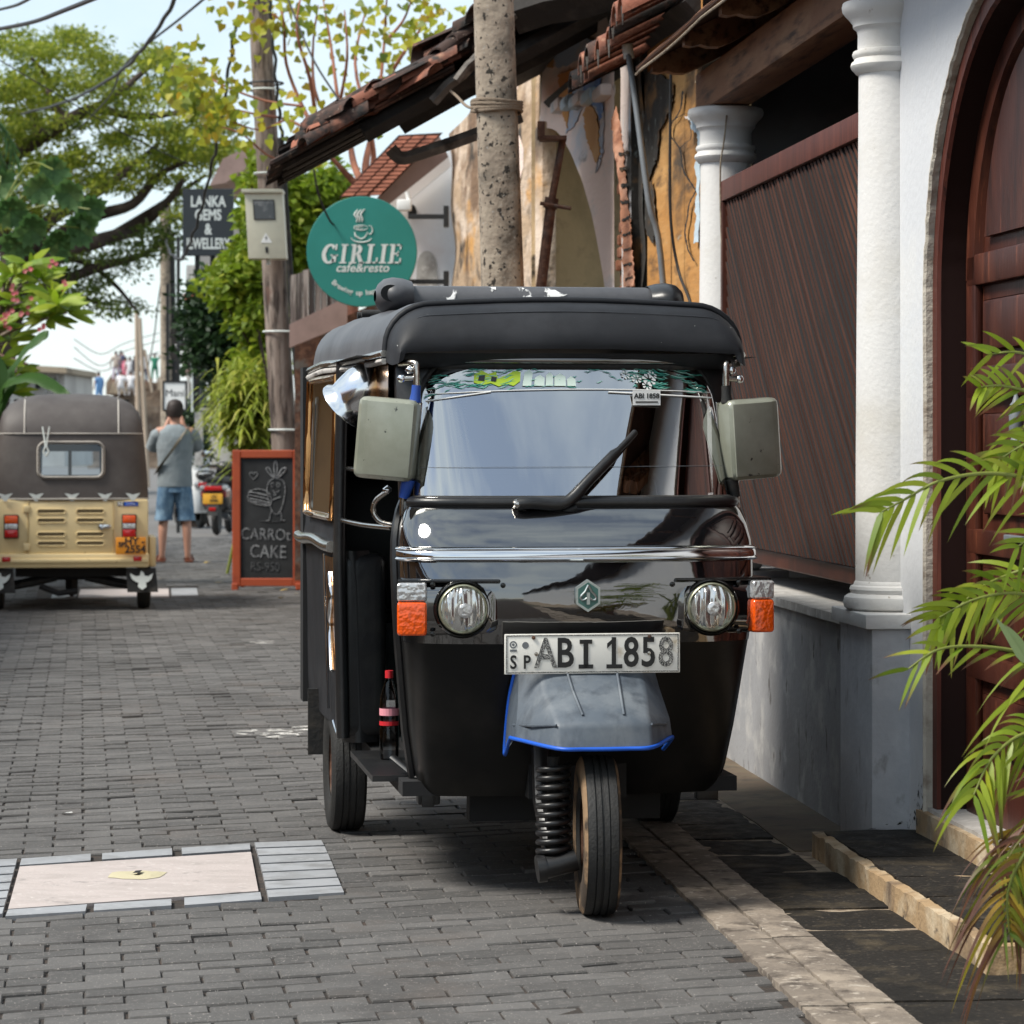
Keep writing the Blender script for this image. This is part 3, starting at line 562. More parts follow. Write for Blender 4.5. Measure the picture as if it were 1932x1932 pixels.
rp(MB().quad((2.45, 19.7, -.02), (4.2, 19.7, -.02), (4.2, 19.7, 4), (2.45, 19.7, 4)).quad((2.2, 19.7, -.02), (2.45, 19.7, -.02), (2.45, 19.7, 4), (2.2, 19.7, 4)), 'inner_cross_wall', M['inner_y'])
rp(MB().quad((2.24, 19.695, 1.0), (2.36, 19.695, 1.0), (2.33, 19.695, 2.3), (2.24, 19.695, 2.5)), 'dark_niche', M['mould_w'])
rp(MB().rbox(2.20, 2.30, 19.1, 19.5, 1.2, 3.5, .03), 'timber_post', M['streak_w'], sharp=40)
rp(panel(2.24, 19.4, 26.6, -.02, 4.2, 40, 40, .06, 2.2, 8), 'streaked_wall', M['streak_w'], sharp=60)
rp(MB().quad((2.3, 13.26, 3.89), (5, 13.26, 3.89), (5, 26, 3.89), (2.3, 26, 3.89)), 'upper_floor', M['blackw'])
# peeling layers of older paint, and the crack, laid out on the wall planes
M['pblue'] = mat('old_blue_paint', (.13, .24, .52), .9, var=[((.30, .40, .58), 5, .45, .65, (1, .2, 1))], bump=.3, bscale=30, bstretch=(1, .14, 1))
M['porange'] = mat('old_orange_paint', (.55, .25, .06), .9, var=[((.68, .40, .16), 4, .45, .65, (1, .2, .6))], bump=.3, bscale=30, bstretch=(1, .14, 1))
M['pgrey'] = mat('old_grey_blue_paint', (.40, .46, .56), .9, var=[((.58, .50, .46), 5, .5, .65, (1, .2, 1))], bump=.3, bscale=30, bstretch=(1, .14, 1))
def patch(name, zp, t, m):
    P = [(955.7+.2864*x, .2864*y) for x, y in zp]; Q = []
    for i in range(len(P)):
        a, b = P[i], P[(i+1) % len(P)]
        for q in range(10):
            f = q/10; u, v = lerp(a[0], b[0], f), lerp(a[1], b[1], f); Q.append(BU(u+3*nz3((u*.21, v*.21, 1))+3.2*nz3((u*.7, v*.5, 9)), v+3*nz3((u*.2, v*.2, 5))+2.5*nz3((u*.7, v*.6, 3)), t))
    mb = MB(); mb.prism(Q, (.003, 0, 0)); rp(mb, name, m if not isinstance(m, str) else M[m])
patch('paint_layer', [(440, 480), (500, 440), (600, 430), (618, 560), (640, 760), (630, 1000), (590, 1140), (600, 1000), (620, 800), (560, 690), (500, 700), (450, 820), (390, 880)], 2.2265, 'pgrey')
patch('paint_layer', [(495, 440), (600, 430), (615, 560), (635, 740), (612, 790), (585, 700), (520, 660), (500, 540)], 2.222, 'pblue')
patch('paint_layer', [(505, 740), (530, 680), (580, 720), (605, 850), (615, 1000), (590, 1080), (560, 1000), (520, 900)], 2.222, 'porange')
patch('paint_layer', [(335, 500), (440, 450), (430, 560), (400, 850), (370, 760), (350, 620)], 2.222, 'porange')
patch('paint_layer', [(200, 370), (270, 330), (310, 400), (300, 450), (220, 430)], 2.222, 'porange')
patch('paint_layer', [(290, 300), (450, 200), (560, 270), (590, 310), (420, 420), (330, 450)], 2.220, 'pgrey')
M['rbrick2'] = mat('raw_brick_face', (.52, .23, .13), .95, var=[((.66, .36, .24), 9, .45, .62, (1, .2, 1)), ((.24, .09, .05), 12, .5, .66, (1, .2, 1))], bump=.8, bscale=22, bstretch=(1, .2, 1))
patch('exposed_brick', [(690, 790), (722, 700), (752, 860), (768, 1000), (790, 1250), (815, 1500), (832, 1700), (842, 1890), (770, 1890), (762, 1600), (750, 1350), (735, 1150), (705, 980)], 2.208, 'rbrick2')
for y_ in (1010, 1110, 1220, 1330, 1440, 1540, 1640, 1740, 1830): patch('brick_joint', [(742+(y_-1010)*.04, y_), (790+(y_-1010)*.04, y_-14), (792+(y_-1010)*.04, y_+2), (744+(y_-1010)*.04, y_+18)], 2.204, 'mould_w')
patch('mould_patch', [(820, 480), (1000, 470), (1100, 560), (1085, 700), (1010, 860), (985, 1050), (930, 1200), (880, 1150), (850, 1000), (830, 760)], 2.262, 'mould_w')
patch('mould_patch', [(890, 1250), (960, 1180), (985, 1500), (960, 1600), (905, 1500)], 2.262, 'mould_w')
def crackz(zp, w0):
    C = spline([(955.7+.2864*x, .2864*y, 0) for x, y in zp], 6); mb = MB(); r = [[], []]
    for i, p in enumerate(C):
        ww = w0*(.55+.9*abs(nz3((i*.5, 1, 0)))); j = 1.6*nz3((i*.8, 4, 0)); r[0].append(BU(p.x+j-ww, p.y, 2.258)); r[1].append(BU(p.x+j+ww, p.y, 2.258))
    mb.grid(r); rp(mb, 'crack', M['void'])
patch('broken_plaster_edge', [(1165, 770), (1205, 790), (1215, 850), (1255, 880), (1262, 1000), (1240, 1080), (1250, 1300), (1236, 1600), (1262, 1600), (1275, 900), (1230, 760)], 2.255, 'pale_w')
crackz([(1160, 600), (1150, 700), (1125, 760), (1085, 820), (1085, 900), (1140, 980), (1165, 1120), (1230, 1230), (1245, 1260), (1205, 1340), (1190, 1440), (1175, 1530), (1195, 1640), (1235, 1720)], 2.0)
crackz([(1140, 980), (1180, 940), (1215, 910), (1210, 830), (1200, 790)], 1.3); crackz([(1090, 800), (1130, 770), (1190, 745)], 2.2); crackz([(1000, 1540), (1080, 1530), (1170, 1525)], .7)
# battered cornice scraps
for k in range(5):
    s0 = 16.0+.5*k; rp(MB().rbox(2.17, 2.26, s0, s0+random.uniform(.3, .48), 3.30+.04*k, 3.37+.04*k, .02, 2), 'cornice_scrap', M['pale_w'], sharp=40)
# roof
def rz(t): return 2.93 + .545*(t-.43)
roof2 = rp(MB().add([(.55, 15.95, rz(.55)-.06), (3.2, 15.95, rz(3.2)-.06), (3.2, 19.5, rz(3.2)-.06), (1.95, 19.5, rz(1.95)-.06), (1.7, 17.1, rz(1.7)-.06), (.50, 17.0, rz(.5)-.06)], [(0, 1, 2, 3, 4, 5)]), 'roof', M['blackw'])
for j in range(17):                                                   # roof boards, seen from below
    s0 = 15.92+.062*j
    t0 = .40+random.uniform(0, .10); mb = MB(); mb.prism([(t0, s0, rz(t0)-.03), (3.1, s0, rz(3.1)-.03), (3.1, s0, rz(3.1)-.055), (t0, s0, rz(t0)-.055-random.uniform(0, .02))], (0, .05, 0)); rp(mb, 'board', M['blackw'], roof2)
def corr(t0, t1, s0, s1, z, amp=.018, per=.085, m='clay'):
    n = int((s1-s0)/(per/6)); mb = MB()
    def row(t, dz): return [(t+random.uniform(-.004, .004), lerp(s0, s1, i/n), rz(t)+dz+amp*math.sin(2*math.pi*lerp(s0, s1, i/n)/per)) for i in range(n+1)]
    mb.grid([row(t0, z), row(t1, z)]); mb.grid([row(t0, z+.014), row(t1, z+.014)]); mb.grid([row(t0, z), row(t0, z+.014)])
    a, b = (t0, s0), (t1, s0); mb.quad((t0, s0, rz(t0)+z), (t1, s0, rz(t1)+z), (t1, s0, rz(t1)+z+.014), (t0, s0, rz(t0)+z+.014))
    return rp(mb, 'tile_sheet', M[m], roof2, sharp=50)
for j in range(8):
    t0 = .38+.27*j
    for q in range(4):
        ss = 15.80+.16*q+random.uniform(-.05, .06)+(.05 if j in (3, 6) else 0)
        corr(t0+random.uniform(-.05, .05)+.03*q, t0+.40+random.uniform(-.03, .08), ss, 16.9+.1*q, -.01+.036*q+random.uniform(0, .012)+(.04 if j > 2 else 0), m='clayd' if random.random() < .35 or q == 0 else 'clay')
for k in range(78):                                                   # heaped broken half-round tiles higher up
    t = random.uniform(1.25, 1.95) if k < 34 else random.uniform(.56, 1.35); s = random.uniform(15.7, 16.3) if k < 34 else random.uniform(15.66, 15.95); z = (rz(t)+.10+random.uniform(0, .10)+.10*(t-1.2)) if k < 34 else rz(t)+random.uniform(.0, .11)
    mb = MB(); r0, r1, ln = .075, .06, random.uniform(.14, .30); Rm = Matrix.Rotation(R(random.gauss(0, 18)), 4, 'X') @ Matrix.Rotation(R(random.gauss(0, 22)), 4, 'Z')
    def pt(x, a, r): v = Rm @ Vector((x, r*math.cos(R(a)), r*.75*math.sin(R(a)))); return (t+v.x, s+v.y, z+v.z+v.x*.545)
    mb.grid([[pt(-ln/2, a, r0) for a in range(0, 181, 30)], [pt(ln/2, a, r1) for a in range(0, 181, 30)]]); mb.grid([[pt(-ln/2, a, r0-.014) for a in range(0, 181, 30)], [pt(ln/2, a, r1-.014) for a in range(0, 181, 30)]]); mb.grid([[pt(-ln/2, a, r0) for a in range(0, 181, 30)], [pt(-ln/2, a, r0-.014) for a in range(0, 181, 30)]])
    rp(mb, 'broken_tile', M['clayd'] if random.random() < .78 else M['clay'], roof2, sharp=50)
def timber(name, a, b, r, m='blackw', n=4):
    a, b = Vector(a), Vector(b); P = [a.lerp(b, i/5) + Vector((0, 0, .012*math.sin(i*2.1))) for i in range(6)]; mb = MB(); mb.tube(P, r, n); return rp(mb, name, M[m], roof2)
timber('rafter', (.85, 15.86, rz(.85)-.10), (3.0, 15.86, rz(3.0)-.12), .055)
timber('rafter', (1.1, 16.6, rz(1.1)-.11), (3.0, 16.6, rz(3.0)-.12), .055)
M['gwood'] = mat('weathered_grey_timber', (.10, .088, .078), .85, var=[((.20, .18, .16), 8, .48, .66, (1, 1, 1)), ((.035, .03, .027), 6, .52, .66)], bump=.5, bscale=35)
timber('strut', (1.22, 15.72, 3.22), (1.62, 15.70, 3.62), .030, 'gwood')
timber('strut', (1.34, 15.66, 3.33), (1.66, 15.66, 3.70), .022, 'gwood')
P = spline([B(0, 0)*0 + Vector(p) for p in [(1.02, 16.2, 3.01), (1.08, 16.2, 2.96), (1.18, 16.2, 2.985), (1.45, 16.2, 3.08), (1.75, 16.2, 3.20)]], 4); mb = MB(); mb.tube(P, [.05]*len(P), 6, flat=.8); rp(mb, 'bracket_arm', M['gwood'], roof2, sharp=40)
# eaves of the old roof above the arch: stepped clay tile ends
for k in range(9):
    f = k/8; c = Vector((2.10+random.uniform(-.03, .03), 15.1-.20*k, 3.32+.02*k+random.uniform(-.015, .015))); rows = []
    for rr in (.098, .080):
        rows.append([[(c.x-.18+dx, c.y+rr*math.cos(R(a)), c.z+rr*.9*math.sin(R(a))-.09+dx*.5) for a in range(-10, 191, 20)] for dx in (0, .36)])
    mb = MB(); mb.grid(rows[0]); mb.grid(rows[1]); mb.grid([rows[0][0], rows[1][0]]); rp(mb, 'eave_tile', M['clay'] if k % 3 else M['clayd'], roof2, sharp=50)
    if k > 1:
        mb = MB()
        x = c.x-.17; y = c.y+random.uniform(-.05, .05); mb.tube([(x, y, c.z-.06), (x, y, c.z-.11-random.uniform(0, .07))], [.010, .002], 5)
        rp(mb, 'lime_drip', M['gwood'], roof2)
timber('beam', (1.66, 15.75, 3.70), (2.55, 15.5, 3.92), .11)
timber('beam', (1.95, 15.4, 3.86), (2.75, 15.4, 4.15), .10, 'gwood')
timber('roof_plate', (2.30, 13.3, 3.42), (2.30, 19.0, 3.62), .10)
# ------------------------------------------------------------------ loose things by the ruin
pr = thing('steel_prop', 'rusty adjustable steel prop shoring the broken arch', 'prop', W(985, 1250, 15.9).xy.to_3d())
def cpt(o, P): return [Vector(p) - o.location for p in P]
a, b = W(982, 700, 16.0), W(1062, 262, 16.0)
mb = MB(); mb.tube(cpt(pr, [W(930, 1310, 16.0) - Vector((0, 0, W(930, 1310, 16.0).z)), a.lerp(b, .72)]), .029, 12); mb.build('outer_tube', M['rust'], pr, sharp=40)
mb = MB(); mb.tube(cpt(pr, [a.lerp(b, .6), b]), .020, 12); mb.build('inner_tube', M['rust'], pr, sharp=40)
mb = MB(); mb.tube(cpt(pr, [a.lerp(b, .70), a.lerp(b, .745)]), .038, 12); c = a.lerp(b, .72); mb.tube(cpt(pr, [c+Vector((-.06, -.04, 0)), c+Vector((.11, -.05, -.03))]), .012, 6); mb.build('collar', M['rust'], pr, sharp=40)
mb = MB(); q = b - pr.location; mb.rbox(q.x-.13, q.x+.02, q.y-.08, q.y+.08, q.z-.01, q.z+.012, .004); mb.rbox(q.x-.14, q.x-.10, q.y-.08, q.y+.08, q.z, q.z+.09, .004); mb.build('head_plate', M['rust'], pr)
pi = thing('drain_pipe', 'slanting grey pipe propped against the mouldy orange wall', 'pipe', W(1300, 1340, 14.4).xy.to_3d())
mb = MB(); e = W(1300, 1330, 14.2); e.z = 0; mb.tube(cpt(pi, spline([W(1184, 92, 14.5), W(1200, 200, 14.4), W(1224, 380, 14.3), W(1252, 545, 14.3), e], 6)), .0155, 10); mb.build('tube', M['steel'], pi, sharp=60)
mb = MB(); mb.tube(cpt(pi, [W(1183, 84, 14.5), W(1187, 110, 14.5)]), .027, 10); mb.build('socket', M['greyp'], pi, sharp=60)
mb = MB(); mb.tube(spline([W(1266, 120, 13.9), W(1264, 300, 13.9), W(1266, 420, 13.9), W(1280, 510, 13.9), W(1305, 580, 13.7), W(1330, 700, 13.6)], 6), .007, 6)
tag(mb.build('hanging_cable', M['wire']), 'thin black cable hanging down the cracked orange wall', 'cable')
# ------------------------------------------------------------------ concrete pole
M['cpole'] = mat('pitted_concrete', (.30, .245, .19), .9, var=[((.40, .335, .26), 4, .45, .65), ((.13, .108, .085), 5, .5, .66), ((.03, .025, .02), 34, .595, .63, (1, 1, .8), 2), ((.36, .34, .31), 70, .62, .7)], bump=.7, bscale=28, bdist=.012)
cp = thing('utility_pole', 'pitted concrete utility pole with rope tied round it behind the black three-wheeler', 'pole', Vector((.028, 15.1, 0)))
ax = [(W(918, -400, 15.1), .106), (W(931, 0, 15.1), .112), (W(948, 530, 15.1), .120), (Vector((.022, 15.1, -.05)), .130)]
mb = MB(); P = []; rr = []
for i in range(3):
    for k in range(30): f = k/30; P.append(ax[i][0].lerp(ax[i+1][0], f)-cp.location); rr.append(lerp(ax[i][1], ax[i+1][1], f))
P.append(ax[3][0]-cp.location); rr.append(ax[3][1]); rows = []
for p, r in zip(P, rr):
    row = []
    for k in range(32):
        a = 2*math.pi*k/32; q = r*(1/max(abs(math.cos(a)), abs(math.sin(a)))**.45); q *= 1+.012*noise.noise(Vector((math.cos(a)*3, math.sin(a)*3, p.z*6)))+(.006*noise.noise(Vector((a*9, p.z*30, 1))))
        row.append((p.x+q*.93*math.cos(a), p.y+q*.93*math.sin(a), p.z))
    rows.append(row)
mb.grid(rows, cu=True); mb.build('shaft', M['cpole'], cp, sharp=60)
M['rope'] = mat('jute_rope', (.22, .17, .125), .95, bump=.6, bscale=90)
for k, v in enumerate((193, 199, 205, 210)):
    c = W(937, v, 15.1)-cp.location; mb = MB(); mb.tube([(c.x+.128*math.cos(a)*1.02, c.y+.128*math.sin(a), c.z+.006*math.sin(a*2+k)) for a in [2*math.pi*i/28 for i in range(28)]], .009, 6, closed=True); mb.build('rope_turn', M['rope'], cp, sharp=60)
mb = MB(); mb.tube(spline([W(898, 206, 15.0)-cp.location, W(880, 200, 15.3)-cp.location, W(862, 182, 15.6)-cp.location, W(850, 172, 15.7)-cp.location], 4), .008, 6); mb.build('rope_end', M['rope'], cp)
# ================================================================== wooden pole with meter box
M['wpole'] = mat('weathered_timber_pole', (.19, .145, .12), .9, var=[((.30, .245, .21), 5, .45, .62, (3, 3, .4)), ((.05, .036, .03), 6, .5, .62, (3, 3, .45)), ((.20, .09, .06), 2, .58, .7)], bump=.6, bscale=20, bstretch=(4, 4, .3), bdist=.02)
M['boxp'] = mat('beige_steel_box', (.56, .54, .43), .45, var=[((.47, .45, .36), 4, .5, .75)])
wp = thing('utility_pole', 'weathered timber pole carrying a beige meter box', 'pole', W(553, 1103, 28).xy.to_3d())
D = 28.0
def wpx(v): return lerp(488, 537, v/850)
P = [W(wpx(v), v, D)-wp.location for v in (-150, 0, 200, 400, 600, 850, 1104)]; P[-1].z = -.05
mb = MB(); mb.tube(spline(P, 4), [lerp(.098, .128, i/24) for i in range(25)], 14); mb.build('shaft', M['wpole'], wp, sharp=60)
mb = MB(); mb.tube([W(wpx(v)+lerp(24, 33, v/850), v, D-.08)-wp.location for v in (260, 360, 500, 700, 850, 1090)], .032, 10); mb.build('conduit', M['rubber'], wp, sharp=60)
for v, m in ((157, 'wire'), (170, 'greyp'), (328, 'greyp'), (626, 'greyp'), (811, 'greyp')):
    c = W(wpx(v)+5, v, D)-wp.location; mb = MB(); mb.tube([(c.x+.165*math.cos(a), c.y+.15*math.sin(a), c.z) for a in [2*math.pi*i/20 for i in range(20)]], .010, 5, closed=True); mb.build('strap', M[m], wp)
mbx = thing('meter_box', 'beige electricity meter box with warning triangle on the timber pole', 'meter box', W(507, 490, 27.6))
def xb(mb, sh=.058): mb.v = [(x-sh*z, y, z) for x, y, z in mb.v]; return mb
S = 5490/27.6
mb = MB(); mb.rbox(-.178, .178, -.16, .05, 0, .615, .008); xb(mb).build('case', M['boxp'], mbx, sharp=30)
mb = MB(); mb.rbox(-.205, .185, -.20, .06, .617, .655, .012); xb(mb).build('lid', M['boxp'], mbx, sharp=30)
M['mglass'] = mat('meter_window', (.07, .075, .08), .15, var=[((.22, .22, .22), 12, .5, .6)])
mb = MB(); mb.box(-.095, .09, -.165, -.161, .375, .545); win = xb(mb).build('window', M['mglass'], mbx)
mb = MB()
for a in ((-.105, .10, .545, .555), (-.105, .10, .365, .375), (-.105, -.095, .375, .545), (.09, .10, .375, .545)): mb.box(a[0], a[1], -.168, -.161, a[2], a[3])
xb(mb).build('frame', M['black'], win)
mb = MB(); mb.prism([(-.055, -.1625, .15), (.055, -.1625, .15), (0, -.1625, .245)], (0, -.002, 0)); tr = xb(mb).build('warning_triangle', M['white'], mbx)
mb = MB(); mb.prism([(.008, -.1650, .225), (-.012, -.1650, .19), (.002, -.1650, .19), (-.006, -.1650, .163), (.014, -.1650, .20), (0, -.1650, .20)], (0, -.001, 0)); xb(mb).build('bolt_symbol', M['black'], tr)
mb = MB(); mb.box(-.013, .013, -.166, -.161, .055, .11); xb(mb).build('keyhole', M['black'], mbx)
mb = MB(); mb.lathe([(.022, 0), (.022, -.05), (0, -.05)], 10, (0, -.03, 0)); mb.build('cable_gland', M['greyp'], mbx)
# ================================================================== round cafe sign
M['teal'] = mat('teal_sign_face', (.010, .185, .155), .55, var=[((.014, .21, .18), 2, .4, .7)])
sg = thing('round_cafe_sign', 'round teal cafe sign with white cup logo hanging on a black bracket', 'sign', W(683, 475, 25))
SS = 5490/25
mb = MB(); mb.lathe([(0, -.03), (.470, -.03), (.474, -.026), (.474, .03), (0, .03)], 64, axis='y'); mb.build('disc', M['teal'], sg, sharp=30)
def sp(u, v): return ((u-683)/SS, -.034, -(v-475)/SS)
mb = MB(); LH, y0 = .165, -.102                       # serif capitals, built as strokes
def stroke(x0, x1, z0, z1): mb.prism([(x0+.16*z0, -.031, z0), (x1+.16*z0, -.031, z0), (x1+.16*z1, -.031, z1), (x0+.16*z1, -.031, z1)], (0, -.003, 0))
def stem(x, wd=.036, ser=.018): stroke(x, x+wd, .012, LH-.012); stroke(x-ser, x+wd+ser, 0, .0125); stroke(x-ser, x+wd+ser, LH-.0125, LH)
def arcs(cx, cz, rx, rz, wx, wz, a0, a1, n=14):
    A = [R(lerp(a0, a1, i/n)) for i in range(n+1)]
    o = [(cx+rx*math.cos(a), cz+rz*math.sin(a)) for a in A]; i_ = [(cx+(rx-wx*abs(math.cos(a))-wz*abs(math.sin(a)))*math.cos(a), cz+(rz-wx*abs(math.cos(a))-wz*abs(math.sin(a)))*math.sin(a)) for a in A]
    for k in range(n): mb.prism([(x+.16*z, -.031, z) for x, z in (o[k], o[k+1], i_[k+1], i_[k])], (0, -.003, 0))
G0 = -.335
arcs(G0+.075, LH/2, .078, LH/2+.003, .038, .014, 48, 318); stroke(G0+.105, G0+.145, .012, .075); stroke(G0+.085, G0+.16, .064, .076); stroke(G0+.125, G0+.142, .115, LH)
stem(G0+.20)
stem(G0+.300); arcs(G0+.335, .118, .062, .047, .034, .012, -92, 92); mb.prism([(x+.16*z, -.031, z) for x, z in ((G0+.345, .075), (G0+.383, .078), (G0+.425, 0), (G0+.385, 0))], (0, -.003, 0)); stroke(G0+.385, G0+.435, 0, .0125)
stem(G0+.465); stroke(G0+.50, G0+.565, 0, .014); stroke(G0+.550, G0+.566, 0, .05)
stem(G0+.60)
stem(G0+.690); stroke(G0+.725, G0+.80, 0, .014); stroke(G0+.786, G0+.802, 0, .045); stroke(G0+.725, G0+.79, LH-.014, LH); stroke(G0+.775, G0+.79, LH-.045, LH); stroke(G0+.725, G0+.77, LH/2-.006, LH/2+.008); stroke(G0+.757, G0+.77, LH/2-.022, LH/2+.024)
mb.v = [(x*.85-.066, y, z+y0) for x, y, z in mb.v]
mb.build('lettering', M['greyp'], sg)
text('cafe&resto', .105, sg, M['greyp'], (.004, -.032, -.142), shear=.22, bold=.0015, sx=1.0)
T = 'Brewing up happiness'
for k, ch in enumerate(T):
    if ch == ' ': continue
    a = R(-131 + 84*k/(len(T)-1)); text(ch, .062, sg, M['greyp'], (.362*math.cos(a), -.032, .362*math.sin(a)+.006), x=(-math.sin(a), 0, math.cos(a)), up=(-math.cos(a), 0, -math.sin(a)), bold=.0012)
lg = MB()
def fl(pts, r): lg.tube([(p[0], -.033, p[1]) for p in pts], r, 6, flat=1)
def zz(x, y): u, v = 850+.414*x, 650+.414*y; return ((u*.503125-683)/SS, -(v*.503125-475)/SS)      # from an enlarged view of the sign
for dx in (0, 30, 62):
    pts = spline([(*zz(1190+dx, 325 if dx == 62 else 330), 0), (*zz(1160+dx*.9, 375), 0), (*zz(1185+dx*.75, 415), 0), (*zz(1175+dx*.8, 445), 0)], 5); lg.tube([(p.x, -.033, p.y) for p in pts], [.003+.006*math.sin(math.pi*i/(len(pts)-1)) for i in range(len(pts))], 6)
def el(cx, cy, rx, ry, a0, a1, r, n=22):
    pts = [zz(cx+rx*math.cos(R(lerp(a0, a1, i/n))), cy+ry*math.sin(R(lerp(a0, a1, i/n)))) for i in range(n+1)]; lg.tube([(p[0], -.033, p[1]) for p in pts], [r*.72*(.35+.65*math.sin(math.pi*i/n)) for i in range(n+1)], 6)
el(1218, 495, 62, 22, 0, 360, .006); el(1215, 497, 34, 11, 40, 330, .005); el(1218, 500, 62, 95, 20, 160, .008); el(1298, 515, 24, 38, -120, 140, .007); el(1222, 582, 92, 44, 10, 180, .009); el(1185, 545, 22, 34, 60, 200, .012)
lg.build('cup_logo', M['greyp'], sg, sharp=60)
mb = MB(); mb.rbox(.40, .74, .02, .06, .285, .325, .004); mb.rbox(.40, .74, .02, .06, -.275, -.235, .004); mb.build('bracket_arm', M['black'], sg)
for z in (.305, -.255): MB().rbox(.70, .745, -.02, .10, z-.09, z+.09, .004).build('bracket_plate', M['black'], sg)
# ================================================================== cafe building behind the sign
M['cafew'] = mat('white_cafe_wall', (.76, .74, .74), .8, var=[((.66, .60, .58), 2, .5, .75)])
M['mauve'] = mat('mauve_bargeboard', (.30, .205, .18), .7, var=[((.22, .15, .13), 4, .45, .7)])
M['ctile'] = mat('orange_clay_tile', (.35, .125, .075), .8, rnd=.2, var=[((.24, .08, .05), 8, .5, .7)], bump=.2, bscale=40)
M['claygrout'] = mat('dark_tile_joint', (.035, .012, .009), .9)
cf = thing('cafe_building', 'white cafe gable with small clay tile verge behind the round sign', 'building', W(800, 1100, 27).xy.to_3d())
def cq(name, px, d, m, th=.25, parent=None, **k):
    mb = MB(); mb.prism([W(u, v, d)-cf.location for u, v in px], (-.104*th, .99*th, 0)); return mb.build(name, m, parent or cf, **k)
cq('gable_wall', [(738, 1110), (900, 1110), (900, 245), (846, 285), (736, 395)], 27, M['cafew'], .4)
cq('arched_window', [(786, 560)] + [(805+19*math.cos(R(a)), 505-32*math.sin(R(a))) for a in range(180, -1, -15)] + [(826, 560)], 26.985, M['ledge'], .006)
cq('arched_niche', [(770, 412)] + [(778+8*math.cos(R(a)), 400-14*math.sin(R(a))) for a in range(180, -1, -20)] + [(786, 412)], 26.985, M['void'], .006)
bo = cq('bargeboard', [(712, 372), (829, 256), (846, 296), (733, 386)], 26.5, M['mauve'], .08)
cq('soffit', [(733, 386), (846, 296), (852, 312), (748, 398)], 26.7, M['cafew'], .25)
vg = cq('verge', [(640, 372), (752, 255), (836, 250), (722, 366)], 26.35, M['claygrout'], .10)
for i in range(15):
    for j in range(3):
        def q(a, b): return W(lerp(642, 754, a)+lerp(0, 76, b), lerp(371, 257, a)-lerp(0, 2, b), 26.33-.05*b)-cf.location
        a0, a1, b0, b1 = (i+.14)/15, (i+.86)/15, (j+.08)/3, (j+.92)/3
        mb = MB(); mb.prism([q(a0, b0), q(a0, b1), q(a1, b1), q(a1, b0)], (0, -.03-.012*(j % 2), 0)); mb.build('tile', M['ctile'], vg)
mb = MB(); c = W(768, 362, 26)-cf.location; mb.tube([c, c+Vector((.02, 0, -.08))], .02, 8); mb.rbox(c.x-.09, c.x+.04, c.y-.06, c.y+.08, c.z-.17, c.z-.07, .02); mb.build('wall_lamp', M['white'], cf, sharp=40)
# grey plank hoarding and boards below the sign
M['grayplank'] = mat('silvered_planks', (.17, .14, .125), .9, rnd=.25, var=[((.36, .31, .28), 5, .48, .62, (5, 5, .35)), ((.05, .04, .035), 6, .52, .66, (5, 5, .35))], bump=.7, bscale=16, bstretch=(4, 4, .4), bdist=.02)
hp = thing('plank_hoarding', 'silvered vertical plank hoarding beside the timber pole', 'hoarding', W(600, 1090, 26.2).xy.to_3d())
for k in range(9):
    u0 = 548+11.5*k; vt = 520-4.5*k; vb = 622-5.2*k; mb = MB(); d = 26.2+random.uniform(-.02, .02)
    mb.prism([W(u0, vb, d)-hp.location, W(u0+10.9, vb-5, d)-hp.location, W(u0+10.9, vt-3, d)-hp.location, W(u0, vt+random.uniform(-2, 3), d)-hp.location], (0, .03, 0)); mb.build('plank', M['grayplank'], hp)
mb = MB(); mb.prism([W(546, 612, 26.1)-hp.location, W(655, 560, 26.1)-hp.location, W(655, 612, 26.1)-hp.location, W(546, 656, 26.1)-hp.location], (0, .08, 0)); mb.build('rail', M['mauve'], hp)
mb = MB(); mb.prism([W(556, 1095, 26.4)-hp.location, W(735, 1095, 26.4)-hp.location, W(735, 560, 26.4)-hp.location, W(556, 640, 26.4)-hp.location], (0, .06, 0)); mb.build('dark_panel', M['rust'], hp)
# ================================================================== other hanging signs
M['signb'] = mat('dark_slate_sign', (.020, .026, .032), .5)
ls = thing('jeweller_sign', 'square black jeweller sign with white capitals above the creeper', 'sign', W(393, 483, 36)); LS = 5490/36
MB().rbox(-.315, .315, -.03, .03, 0, .83, .006).build('board', M['signb'], ls)
for s, z in (('LANKA', .665), ('GEMS', .50), ('&', .325), ('JEWELLERY', .145)):
    text(s, .185, ls, M['greyp'], (.0, -.032, z), bold=.006, sx=.72 if len(s) < 6 else .58)
for x in (-.17, .02): MB().box(x, x+.06, .03, .09, -1.9, .7).build('post', M['black'], ls)
vs = thing('vertical_banner_sign', 'tall narrow black sign with white lettering by dark foliage', 'sign', W(372, 770, 44)); vs.scale = (1.158,)*3
MB().rbox(-.05, .28, -.04, .04, 0, 1.35, .006).build('board', M['signb'], vs)
MB().box(-.075, -.05, -.05, .05, -.05, 1.38).build('edge', M['greyp'], vs); MB().box(.02, .03, -.045, -.041, .05, 1.1).build('rule', M['greyp'], vs)
text('GALLERY', .15, vs, M['greyp'], (.16, -.042, .60), x=(0, 0, -1), up=(1, 0, 0), bold=.002) if False else None
for k in range(9):
    MB().rbox(.12+random.uniform(-.02, .02), .19+random.uniform(0, .03), -.044, -.041, .10+.085*k, .16+.085*k, .001, 1).build('letter_mark', M['greyp'], vs)
MB().box(-.03, .07, -.02, .06, -.75, -.05).build('post', M['ledge'], vs)
ms = thing('white_guesthouse_sign', 'small white hanging sign with black frame behind the tourist', 'sign', W(330, 772, 44)); 
MB().rbox(-.16, .16, -.02, .02, 0, .40, .004).build('board', M['white'], ms)
